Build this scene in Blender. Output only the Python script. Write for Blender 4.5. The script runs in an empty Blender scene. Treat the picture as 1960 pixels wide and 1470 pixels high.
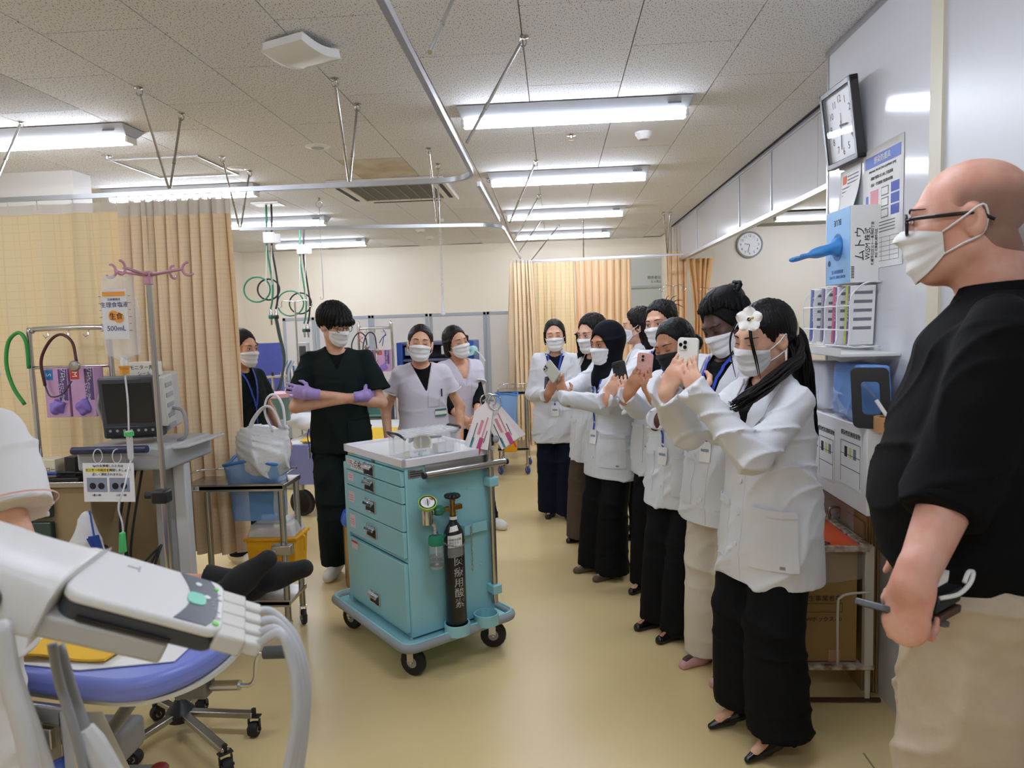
import bpy, bmesh, math, random
import numpy as np
from mathutils import Vector, Matrix
random.seed(7)
sc = bpy.context.scene
COL = sc.collection
PI = math.pi
# ---------------------------------------------------------------- camera
FPX, CAMH = 1359.0, 1.55
def nz(v):
    v = np.asarray(v, float); return v/np.linalg.norm(v)
_dy = nz([(1063-980)/FPX, -(615-735)/FPX, -1])
_x = np.array([1, .031, 0.]); _X = nz(_x-_dy*np.dot(_x, _dy)); _Z = np.cross(_X, _dy)
RW = np.stack([_X, _dy, _Z]); CC = np.array([0, 0, CAMH])
def _ray(px, py): return RW@np.array([(px-980)/FPX, -(py-735)/FPX, -1])
def PY(px, py, Y): r = _ray(px, py); return CC+r*(Y/r[1])
def PZ(px, py, z): r = _ray(px, py); return CC+r*((z-CAMH)/r[2])
def PX(px, py, X): r = _ray(px, py); return CC+r*(X/r[0])
cam = bpy.data.cameras.new('camera'); camo = bpy.data.objects.new('camera', cam); COL.objects.link(camo)
camo.matrix_world = Matrix(np.block([[RW, CC[:, None]], [np.zeros((1, 3)), np.ones((1, 1))]]).tolist())
cam.sensor_width = 36; cam.lens = FPX*36/1960; cam.clip_start = .02
cam.dof.use_dof = True; cam.dof.focus_distance = 3.6; cam.dof.aperture_fstop = cam.lens/3.6
sc.camera = camo
# ---------------------------------------------------------------- world and exposure
w = bpy.data.worlds.new('world'); sc.world = w; w.use_nodes = True
w.node_tree.nodes['Background'].inputs[0].default_value = (.8, .85, .9, 1)
w.node_tree.nodes['Background'].inputs[1].default_value = .15
sc.view_settings.view_transform = 'Standard'; sc.view_settings.look = 'None'
sc.view_settings.exposure = 0.08; sc.view_settings.gamma = 1; sc.view_settings.use_curve_mapping = False
sc.cycles.max_bounces = 8; sc.cycles.diffuse_bounces = 5; sc.cycles.glossy_bounces = 3
sc.cycles.transmission_bounces = 6; sc.cycles.transparent_max_bounces = 12
sc.cycles.sample_clamp_indirect = 6; sc.cycles.caustics_reflective = False; sc.cycles.caustics_refractive = False
LAMP = 44.0          # brightness of the ceiling tubes
# ---------------------------------------------------------------- materials
def lin(c):
    if isinstance(c, str): c = [int(c[i:i+2], 16) for i in (0, 2, 4)]
    o = []
    for v in c:
        v = v/255; o.append(v/12.92 if v <= .04045 else ((v+.055)/1.055)**2.4)
    return o
_M = {}
def mat(name, col='cccccc', rough=.5, metal=0, bump=None, var=None, trans=0, alpha=1, emit=0, coat=0, sheen=0, sub=0, fibre=None):
    if name in _M: return _M[name]
    m = bpy.data.materials.new(name); m.use_nodes = True; nt = m.node_tree; N = nt.nodes; L = nt.links
    b = N['Principled BSDF']; c = lin(col)+[1]
    b.inputs['Base Color'].default_value = c; b.inputs['Roughness'].default_value = rough; b.inputs['Metallic'].default_value = metal
    b.inputs['Transmission Weight'].default_value = trans; b.inputs['Alpha'].default_value = alpha
    b.inputs['Coat Weight'].default_value = coat; b.inputs['Sheen Weight'].default_value = sheen
    if sub:
        b.inputs['Subsurface Weight'].default_value = sub; b.inputs['Subsurface Radius'].default_value = (.012, .005, .003); b.inputs['Subsurface Scale'].default_value = .6
    if emit:
        b.inputs['Emission Color'].default_value = c; b.inputs['Emission Strength'].default_value = emit
    tc = None
    if var or bump or fibre:
        tc = N.new('ShaderNodeTexCoord')
    if var:   # (scale, amount [, second colour])
        n = N.new('ShaderNodeTexNoise'); n.inputs['Scale'].default_value = var[0]; n.inputs['Detail'].default_value = 4
        L.new(tc.outputs['Object'], n.inputs['Vector'])
        x = N.new('ShaderNodeMixRGB'); r = N.new('ShaderNodeValToRGB')
        r.color_ramp.elements[0].position = .35; r.color_ramp.elements[1].position = .65
        L.new(n.outputs['Fac'], r.inputs[0]); L.new(r.outputs[0], x.inputs[0])
        x.inputs[1].default_value = c
        x.inputs[2].default_value = (lin(var[2])+[1]) if len(var) > 2 else [v*(1-var[1]) for v in c[:3]]+[1]
        L.new(x.outputs[0], b.inputs['Base Color'])
    if bump:  # (scale, strength, distance [, stretch])
        n = N.new('ShaderNodeTexNoise'); n.inputs['Scale'].default_value = bump[0]; n.inputs['Detail'].default_value = 3
        mp = N.new('ShaderNodeMapping'); mp.inputs['Scale'].default_value = bump[3] if len(bump) > 3 else (1, 1, 1)
        L.new(tc.outputs['Object'], mp.inputs['Vector']); L.new(mp.outputs[0], n.inputs['Vector'])
        bp = N.new('ShaderNodeBump'); bp.inputs['Strength'].default_value = bump[1]; bp.inputs['Distance'].default_value = bump[2]
        L.new(n.outputs['Fac'], bp.inputs['Height']); L.new(bp.outputs[0], b.inputs['Normal'])
    _M[name] = m; return m
# ---------------------------------------------------------------- objects
def tagp(o, label=None, cat=None, group=None, kind=None):
    if label: o['label'] = label
    if cat: o['category'] = cat
    if group: o['group'] = group
    if kind: o['kind'] = kind
    return o
def thing(name, label, cat, loc=(0, 0, 0), rz=0, group=None):
    o = bpy.data.objects.new(name, None); COL.objects.link(o); o.empty_display_size = .05
    o.location = [float(v) for v in loc]; o.rotation_euler = (0, 0, rz)
    return tagp(o, label, cat, group)
def dup(o, parent=None):
    c = o.copy(); COL.objects.link(c); c.parent = parent
    for ch in o.children: dup(ch, c)
    return c
class MB:
    def __init__(s): s.v = []; s.f = []
    def add(s, vs, fs):
        n = len(s.v); s.v += [tuple(float(a) for a in p) for p in vs]; s.f += [tuple(i+n for i in f) for f in fs]; return s
    def box(s, c, d, rot=None, tx=1, ty=1):   # tx, ty: taper of the top
        a, b, h = d[0]/2, d[1]/2, d[2]/2
        P = [(-a, -b, -h), (a, -b, -h), (a, b, -h), (-a, b, -h), (-a*tx, -b*ty, h), (a*tx, -b*ty, h), (a*tx, b*ty, h), (-a*tx, b*ty, h)]
        R = np.asarray(rot) if rot is not None else np.eye(3)
        return s.add([R@np.array(p)+np.asarray(c, float) for p in P], [(3, 2, 1, 0), (4, 5, 6, 7), (0, 1, 5, 4), (1, 2, 6, 5), (2, 3, 7, 6), (3, 0, 4, 7)])
    def tube(s, pts, r, n=8, closed=False, cap=True, flat=None):
        P = [np.asarray(p, float) for p in pts]; m = len(P); rs = r if isinstance(r, (list, tuple)) else [r]*m
        T = []
        for i in range(m):
            a = P[(i-1) % m] if (closed or i) else P[i]; b = P[(i+1) % m] if (closed or i < m-1) else P[i]
            T.append(nz(b-a+1e-12))
        u = np.cross(T[0], (0, 0, 1)); u = nz(u) if np.linalg.norm(u) > 1e-3 else np.array([1., 0, 0])
        vs = []
        for i in range(m):
            u = u-T[i]*np.dot(u, T[i]); u = nz(u); w_ = np.cross(T[i], u)
            for k in range(n):
                a = 2*PI*k/n; vs.append(P[i]+rs[i]*(u*math.cos(a)+w_*math.sin(a)*(flat or 1)))
        fs = []
        for i in range(m if closed else m-1):
            j = (i+1) % m
            for k in range(n): l = (k+1) % n; fs.append((i*n+k, i*n+l, j*n+l, j*n+k))
        if cap and not closed: fs += [tuple(range(n-1, -1, -1)), tuple((m-1)*n+k for k in range(n))]
        return s.add(vs, fs)
    def cyl(s, a, b, r, r2=None, n=14): return s.tube([a, b], [r, r if r2 is None else r2], n)
    def lathe(s, prof, c=(0, 0, 0), ax=(0, 0, 1), n=20):
        ax = nz(ax); u = np.cross(ax, (0, 0, 1)); u = nz(u) if np.linalg.norm(u) > 1e-3 else np.array([1., 0, 0]); w_ = np.cross(ax, u)
        vs = [np.asarray(c, float)+ax*z+r*(u*math.cos(2*PI*k/n)+w_*math.sin(2*PI*k/n)) for r, z in prof for k in range(n)]
        m = len(prof); fs = [(i*n+k, i*n+(k+1) % n, (i+1)*n+(k+1) % n, (i+1)*n+k) for i in range(m-1) for k in range(n)]
        if prof[0][0] > 1e-6: fs.append(tuple(range(n-1, -1, -1)))
        if prof[-1][0] > 1e-6: fs.append(tuple((m-1)*n+k for k in range(n)))
        return s.add(vs, fs)
    def ball(s, c, r, n=12):
        r = r if isinstance(r, (tuple, list)) else (r, r, r); m = n//2+1
        vs = [(c[0]+r[0]*math.sin(PI*i/m)*math.cos(2*PI*k/n), c[1]+r[1]*math.sin(PI*i/m)*math.sin(2*PI*k/n), c[2]+r[2]*math.cos(PI*i/m)) for i in range(1, m) for k in range(n)]
        vs += [(c[0], c[1], c[2]+r[2]), (c[0], c[1], c[2]-r[2])]; q = (m-1)*n
        fs = [(i*n+k, (i+1)*n+k, (i+1)*n+(k+1) % n, i*n+(k+1) % n) for i in range(m-2) for k in range(n)]
        fs += [(q, k, (k+1) % n) for k in range(n)]+[(q+1, (m-2)*n+(k+1) % n, (m-2)*n+k) for k in range(n)]
        return s.add(vs, fs)
    def prism(s, poly, o, u, v, h):   # polygon in the u, v frame at o, thickness h along u x v
        o, u, v = [np.asarray(a, float) for a in (o, u, v)]; w_ = nz(np.cross(u, v)); n = len(poly)
        A = [o+u*p[0]+v*p[1] for p in poly]; 
        return s.add(A+[a+w_*h for a in A], [tuple(range(n-1, -1, -1)), tuple(range(n, 2*n))]+[(i, (i+1) % n, n+(i+1) % n, n+i) for i in range(n)])
    def grid(s, fn, nu, nv, th=0, closed=False):   # surface fn(u,v), u,v in 0..1; th = thickness along the normal
        P = np.array([[fn(i/nu, j/nv) for j in range(nv+1)] for i in range(nu+1)], float)
        def add(Q, flip):
            vs = Q.reshape(-1, 3); fs = [(i*(nv+1)+j, (i+1)*(nv+1)+j, (i+1)*(nv+1)+j+1, i*(nv+1)+j+1) for i in range(nu) for j in range(nv)]
            s.add(vs, [f[::-1] for f in fs] if flip else fs)
        if not th: add(P, False); return s
        du = np.gradient(P, axis=0); dv = np.gradient(P, axis=1); nn = np.cross(du, dv); nn /= np.linalg.norm(nn, axis=2, keepdims=True)+1e-12
        b = len(s.v); add(P+nn*th, False); add(P, True)
        m = (nu+1)*(nv+1); e = [i*(nv+1) for i in range(nu+1)]+[nu*(nv+1)+j for j in range(1, nv+1)]+[i*(nv+1)+nv for i in range(nu-1, -1, -1)]+[j for j in range(nv-1, 0, -1)]
        for a, c in zip(e, e[1:]+e[:1]): s.f.append((b+a, b+m+a, b+m+c, b+c)[::-1])
        return s
    def obj(s, name, m, parent=None, smooth=35, bevel=0, seg=2, loc=None):
        me = bpy.data.meshes.new(name); me.from_pydata(s.v, [], s.f); me.validate()
        return fin(name, me, m, parent, smooth, bevel, seg)
def fin(name, me, m, parent=None, smooth=35, bevel=0, seg=2):
    o = bpy.data.objects.new(name, me); COL.objects.link(o)
    if m: me.materials.append(m)
    if smooth:
        me.polygons.foreach_set('use_smooth', [True]*len(me.polygons))
        if smooth < 180: me.set_sharp_from_angle(angle=math.radians(smooth))
    if bevel:
        b = o.modifiers.new('bevel', 'BEVEL'); b.width = bevel; b.segments = seg; b.limit_method = 'ANGLE'; b.angle_limit = math.radians(40)
    if parent: o.parent = parent
    return o
def rotz(a): c, s_ = math.cos(a), math.sin(a); return np.array([[c, -s_, 0], [s_, c, 0], [0, 0, 1]])
def rotx(a): c, s_ = math.cos(a), math.sin(a); return np.array([[1, 0, 0], [0, c, -s_], [0, s_, c]])
def roty(a): c, s_ = math.cos(a), math.sin(a); return np.array([[c, 0, s_], [0, 1, 0], [-s_, 0, c]])
def spline(pts, n=6, closed=False):   # Catmull-Rom
    P = [np.asarray(p, float) for p in pts]; m = len(P); out = []
    for i in range(m if closed else m-1):
        p0 = P[(i-1) % m] if (closed or i) else 2*P[0]-P[1]; p1 = P[i]; p2 = P[(i+1) % m]
        p3 = P[(i+2) % m] if (closed or i < m-2) else 2*P[-1]-P[-2]
        for k in range(n):
            t = k/n; out.append(.5*((2*p1)+(p2-p0)*t+(2*p0-5*p1+4*p2-p3)*t*t+(3*p1-p0-3*p2+p3)*t**3))
    if not closed: out.append(P[-1])
    return out
def rrect(w_, h, r, n=4):
    o = []
    for cx, cy, a0 in ((w_/2-r, h/2-r, 0), (-w_/2+r, h/2-r, 90), (-w_/2+r, -h/2+r, 180), (w_/2-r, -h/2+r, 270)):
        for k in range(n+1): a = math.radians(a0+90*k/n); o.append((cx+r*math.cos(a), cy+r*math.sin(a)))
    return o
def rbox(name, m, parent, c, d, rot=None, bevel=.004, seg=2): return MB().box(c, d, rot).obj(name, m, parent, bevel=bevel, seg=seg)
def text(s, size, o, u, v, m, parent=None, name='lettering', ext=.0003, align='CENTER', sx=1.0):
    """flat lettering: u = reading direction, v = up; o = anchor (centre)"""
    cu = bpy.data.curves.new(name, 'FONT'); cu.body = s; cu.size = size; cu.align_x = align; cu.align_y = 'CENTER'; cu.extrude = ext; cu.resolution_u = 2
    t = bpy.data.objects.new(name, cu); COL.objects.link(t)
    dg = bpy.context.evaluated_depsgraph_get(); me = bpy.data.meshes.new_from_object(t.evaluated_get(dg)); 
    COL.objects.unlink(t); bpy.data.objects.remove(t)
    u = nz(u); w_ = nz(np.cross(u, v)); v = np.cross(w_, u); o = np.asarray(o, float)
    n = len(me.vertices); co = np.empty(n*3); me.vertices.foreach_get('co', co); co = co.reshape(-1, 3)
    if n: me.vertices.foreach_set('co', (o+co[:, :1]*u*sx+co[:, 1:2]*v+co[:, 2:]*w_).ravel())
    me.materials.clear()
    return fin(name, me, m, parent, smooth=0)
# ---------------------------------------------------------------- room shell
CZ = 2.73
XL, XR, YB, YF, XS, YS = -4.7, 1.27, 10.6, -2.6, 4.6, 9.7
m_wall = mat('wall_paint', 'e8e0cf', .6, bump=(60, .08, .002))
m_gloss = mat('white_gloss_panel', 'd3d5da', .10)
m_side = mat('grey_gloss_panel', 'c0c2c6', .34)
m_alu = mat('brushed_aluminium', 'b9bcc0', .32, .9)
m_chrome = mat('chrome', 'c9cacc', .14, 1)
m_steel = mat('stainless_steel', 'b4b2ae', .27, 1, bump=(40, .05, .001))
m_white = mat('white_plastic', 'e4e4e2', .4)
m_black = mat('black_plastic', '17181a', .42)
m_rubber = mat('black_rubber', '1b1b1c', .7)
m_grey = mat('grey_plastic', '9b9c9d', .45)
m_dkgrey = mat('dark_grey_plastic', '45474b', .45)
m_paper = mat('white_paper', 'e8e8e6', .7)
m_ink = mat('black_ink', '1a1a1c', .7)
m_blue = mat('blue_plastic', '2a50a8', .45)
m_lanyard = mat('blue_lanyard', '2546b4', .6)
m_yellow = mat('yellow_plastic', 'e3a40f', .42)
m_red = mat('red_plastic', 'c03a34', .5)
def structure(o): o['kind'] = 'structure'; return o
def slab(name, c, d, m, parent=None): return structure(MB().box(c, d).obj(name, m, parent, smooth=0))
def floor_mat():
    m = mat('beige_vinyl_floor', 'd3c19a', .3); nt = m.node_tree; N, L = nt.nodes, nt.links; b = N['Principled BSDF']
    tc = N.new('ShaderNodeTexCoord'); n = N.new('ShaderNodeTexNoise'); n.inputs['Scale'].default_value = 1.3; n.inputs['Detail'].default_value = 2
    L.new(tc.outputs['Object'], n.inputs[0]); r = N.new('ShaderNodeValToRGB')
    r.color_ramp.elements[0].position = .3; r.color_ramp.elements[0].color = lin('d8c08a')+[1]
    r.color_ramp.elements[1].position = .7; r.color_ramp.elements[1].color = lin('dfc993')+[1]
    L.new(n.outputs['Fac'], r.inputs[0]); L.new(r.outputs[0], b.inputs['Base Color'])
    n3 = N.new('ShaderNodeTexNoise'); n3.inputs['Scale'].default_value = 9; L.new(tc.outputs['Object'], n3.inputs[0])
    bp = N.new('ShaderNodeBump'); bp.inputs['Strength'].default_value = .12; bp.inputs['Distance'].default_value = .004; L.new(n3.outputs['Fac'], bp.inputs['Height']); L.new(bp.outputs[0], b.inputs['Normal'])
    return m
slab('floor', ((XL+XS)/2, (YB+YF)/2, -.05), (XS-XL+.4, YB-YF+.4, .1), floor_mat())
slab('trim_1', (1.045, 1.2, .0006), (.006, 2.5, .0012), mat('floor_seam', '8f8468', .6))
def tile_mat(name, base, dark, thr=.2, plain=False):
    m = mat(name, base, .85); nt = m.node_tree; N, L = nt.nodes, nt.links; b = N['Principled BSDF']
    if plain: return m
    tc = N.new('ShaderNodeTexCoord'); oi = N.new('ShaderNodeObjectInfo'); ad = N.new('ShaderNodeVectorMath'); ad.operation = 'MULTIPLY_ADD'
    L.new(oi.outputs['Random'], ad.inputs[0]); ad.inputs[1].default_value = (37, 53, 0); L.new(tc.outputs['Object'], ad.inputs[2])
    mp = N.new('ShaderNodeMapping'); mp.inputs['Rotation'].default_value = (0, 0, .55); mp.inputs['Scale'].default_value = (105, 42, 1); L.new(ad.outputs[0], mp.inputs[0])
    n = N.new('ShaderNodeTexNoise'); n.inputs['Scale'].default_value = .9; n.inputs['Detail'].default_value = 2; L.new(mp.outputs[0], n.inputs[0])
    mx = N.new('ShaderNodeMixRGB'); mx.blend_type = 'ADD'; mx.inputs[0].default_value = 1.6; L.new(mp.outputs[0], mx.inputs[1]); L.new(n.outputs['Color'], mx.inputs[2])
    vo = N.new('ShaderNodeTexVoronoi'); vo.voronoi_dimensions = '2D'; vo.inputs['Scale'].default_value = 1; vo.inputs['Randomness'].default_value = 1; L.new(mx.outputs[0], vo.inputs[0])
    rp = N.new('ShaderNodeValToRGB'); rp.color_ramp.elements[0].position = thr-.05; rp.color_ramp.elements[0].color = lin(dark)+[1]
    rp.color_ramp.elements[1].position = thr; rp.color_ramp.elements[1].color = lin(base)+[1]
    L.new(vo.outputs['Distance'], rp.inputs[0]); L.new(rp.outputs[0], b.inputs['Base Color'])
    return m
ceil = slab('ceiling', ((XL+XS)/2, (YB+YF)/2, CZ+.06), (XS-XL+.4, YB-YF+.4, .1), mat('ceiling_board', 'c9c9c6', .9))
mt = tile_mat('fissured_tile', 'dfe0e2', '636267', .165); mt2 = tile_mat('grey_fissured_tile', 'c6c6c5', '5b5a5e', .165); mp_ = tile_mat('plain_tile', 'dcdcdc', '', plain=True)
mst = mat('stained_tile', 'd0cbc2', .85, var=(4, 0, 'bba98f'))
TW, TL, T0 = .4665, .909, 1.85
tile_me = {}
for i in range(-10, 6):
    x0 = -.107+i*TW
    if x0+TW < XL or x0 > 2.2: continue
    for j in range(0, 11):
        y0 = T0+j*TL-(TL/2 if i % 2 else 0)
        if y0+TL > YB+.5: continue
        if x0 > 1.0 and y0 < 2.0: continue
        xa, xb = max(x0, XL), min(x0+TW, 1.545 if y0 > 2.4 else 1.27)
        if x0 > 1.5 or xb-xa < .05: continue
        ya, yb = y0, min(y0+TL, YB)
        cx, cy = (xa+xb)/2, (ya+yb)/2
        kind = mt
        if (i, j) in ((-6, 1),): kind = mt2
        if abs(cx-.597) < .3 and abs(cy-4.73) < .5: kind = mp_
        if abs(cx+1.35) < .36 and abs(cy-5.25) < .48: kind = mst
        k = (round(xb-xa, 3), round(yb-ya, 3), kind.name)
        if k not in tile_me:
            t = MB().box((0, 0, 0), (xb-xa-.005, yb-ya-.005, .014)).obj('ceiling_tile', kind, ceil, smooth=0, bevel=.0); tile_me[k] = t.data
        else:
            t = bpy.data.objects.new('ceiling_tile', tile_me[k]); COL.objects.link(t); t.parent = ceil
        t.location = (cx, cy, CZ+.003)
# walls
slab('wall_left', (XL-.05, (YB+YF)/2, CZ/2), (.1, YB-YF, CZ), m_wall)
slab('wall_back', ((XL+XR+.3)/2, YB+.05, CZ/2), (XR+.3-XL, .1, CZ), m_wall)
slab('wall_behind', ((XL+XS)/2, YF-.05, CZ/2), (XS-XL, .1, CZ), m_wall)
slab('wall_right', (XR+.06, (2.50+YF)/2, CZ/2), (.12, 2.50-YF, CZ), m_side)
pill = slab('wall_pillar', (XR+.14, 2.97, CZ/2), (.28, .94, CZ), m_gloss)
slab('trim_2', (XR-.004, 2.475, CZ/2), (.012, .075, CZ), mat('beige_corner_strip', 'cfc9b4', .5))
slab('trim_3', (XR+.004, 3.425, CZ/2), (.016, .016, CZ), m_alu)
slab('trim_4', (XR-.004, 2.93, CZ-.012), (.012, 1.02, .024), m_alu)
slab('wall_side_back', (3.1, YS+.05, CZ/2), (3.1, .1, CZ), mat('side_wall_paint', 'd8d4ca', .6))
slab('wall_side_right', (XS+.05, 6.5, CZ/2), (.1, 7, CZ), m_wall)
slab('wall_side_near', (3.1, 3.2, CZ/2), (3.1, .1, CZ), m_wall)
slab('wall_corner_post', (1.61, 10.1, CZ/2), (.1, 1.0, CZ), m_wall)
# hanging upper wall with glossy panels over the opening on the right
val = slab('wall_upper_right', (1.60, 6.55, 2.50), (.06, 6.2, .46), mat('upper_wall_core', '9a9b9e', .5))
m_val = mat('upper_gloss_panel', 'c6c7ca', .16)
yy = 3.47
for k in range(7):
    MB().box((1.562, yy+.44, 2.49), (.018, .874, .425)).obj('panel', m_val, val, bevel=.002)
    if k in (1, 2, 4): MB().box((1.551, yy+.88, 2.49), (.012, .018, .425)).obj('panel_strip', m_alu, val, smooth=0)
    yy += .88
MB().box((1.565, 6.55, 2.262), (.05, 6.2, .035)).obj('lower_channel', m_alu, val, bevel=.002)
MB().box((1.553, 6.55, 2.712), (.03, 6.2, .03)).obj('upper_channel', m_alu, val, bevel=.002)
MB().box((1.535, 6.55, 2.727), (.03, 6.2, .012)).obj('shadow_gap', mat('dark_gap', '2a2a2a', .8), val, smooth=0)
slab('baseboard_back', (-1.6, YB-.008, .04), (6.1, .016, .08), mat('dark_base', '6f6a60', .5))
# back door
d0, d1 = PY(1196, 515, 10.55), PY(1278, 512, 10.55)
m_door = mat('pale_green_door', 'bdc2bb', .45); m_dfr = mat('door_frame_grey', 'a9aea8', .4)
dx0, dx1 = float(d0[0])-.12, float(d1[0])+.1
door = slab('door_1', ((dx0+dx1)/2, YB-.02, 1.0), (dx1-dx0, .04, 2.0), m_door)
MB().box(((dx0+dx1)/2, YB-.025, 2.22), (dx1-dx0, .045, .4)).obj('transom_panel', m_door, door, bevel=.002)
MB().box(((dx0+dx1)/2, YB-.035, 2.01), (dx1-dx0, .06, .035)).obj('transom_rail', m_dfr, door, bevel=.002)
MB().box((dx0+.27, YB-.048, 1.42), (.3, .012, .5)).obj('door_window_frame', m_white, door, bevel=.002)
MB().box((dx0+.27, YB-.052, 1.42), (.22, .012, .42)).obj('door_glass', mat('grey_glass', '8a8a88', .2), door)
text('関係者以外', .05, (dx1-.27, YB-.049, 2.14), (1, 0, 0), (0, 0, 1), m_ink, door); text('立入禁止', .04, (dx1-.27, YB-.049, 2.08), (1, 0, 0), (0, 0, 1), m_ink, door)
# bulkhead box under the ceiling at left
slab('trim_5', (-4.05, 5.06, 2.46), (1.3, .2, .54), mat('bulkhead_white', 'd8d6d2', .55))
# ---------------------------------------------------------------- ceiling lights
m_tube = mat('lit_diffuser', 'e8efff', .5, emit=LAMP)
def make_light(label):
    t = thing('ceiling_light', label, 'light', group='tube lights on the ceiling')
    L_ = 1.27
    MB().add([(-L_/2, -.115, -.004), (L_/2, -.115, -.004), (L_/2, .115, -.004), (-L_/2, .115, -.004), (-L_/2+.02, -.05, -.055), (L_/2-.02, -.05, -.055), (L_/2-.02, .05, -.055), (-L_/2+.02, .05, -.055)],
             [(0, 1, 2, 3), (7, 6, 5, 4), (0, 4, 5, 1), (1, 5, 6, 2), (2, 6, 7, 3), (3, 7, 4, 0)]).obj('housing', mat('lamp_housing', 'b4b8bf', .5), t, bevel=.004)
    prof = [(-.045, 0), (-.045, -.02), (-.03, -.036), (0, -.041), (.03, -.036), (.045, -.02), (.045, 0)]
    MB().prism([(a, b) for a, b in prof], (-L_/2+.035, 0, -.0555), (0, 1, 0), (0, 0, 1), L_-.07).obj('diffuser', m_tube, t)
    for s in (-1, 1): rbox('end_cap', m_white, t, (s*(L_/2-.026), 0, -.074), (.018, .094, .036), bevel=.004)
    MB().box((L_/2-.1, -.0865, -.0315), (.07, .001, .02), rotx(-.66)).obj('rating_label', mat('label_grey', '8d8f94', .7), t, smooth=0)
    return t
lights = []
XA, XB_ = .128, -3.0
for (x, y, lb) in ((XA, 4.03, 'nearest tube light of the row above the students'), (XA, 5.75, 'second tube light of the row above the students'), (XA, 7.66, 'third tube light of the row above the students'), (XA, 9.47, 'farthest tube light of the row above the students'),
                   (XB_, 4.02, 'nearest tube light above the left curtain'), (XB_, 5.73, 'second tube light above the left curtain'), (XB_, 7.47, 'third tube light of the left row, behind the left curtain rail'), (XB_-.1, 9.45, 'farthest tube light of the left row, by the back wall')):
    t = make_light(lb) if not lights else dup(lights[0]); t['label'] = lb; t.location = (x, y, CZ-.004); lights.append(t)
for (x, y, lb) in ((XA, 1.9, 'tube light above the camera, in the row above the students'), (XB_, 1.9, 'tube light at upper left above the foreground stretcher'), (XA, -.3, 'tube light behind the camera at right'), (XB_, -.3, 'tube light behind the camera at left')):
    t = dup(lights[0]); t['label'] = lb; t.location = (x, y, CZ-.004)
t = dup(lights[0]); t['label'] = 'tube light in the side bay beyond the upper wall'; t.location = (3.2, 8.6, CZ-.004)
t = dup(lights[0]); t['label'] = 'tube light in the side bay, hidden behind the pillar'; t.location = (3.2, 5.6, CZ-.004)
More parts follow.
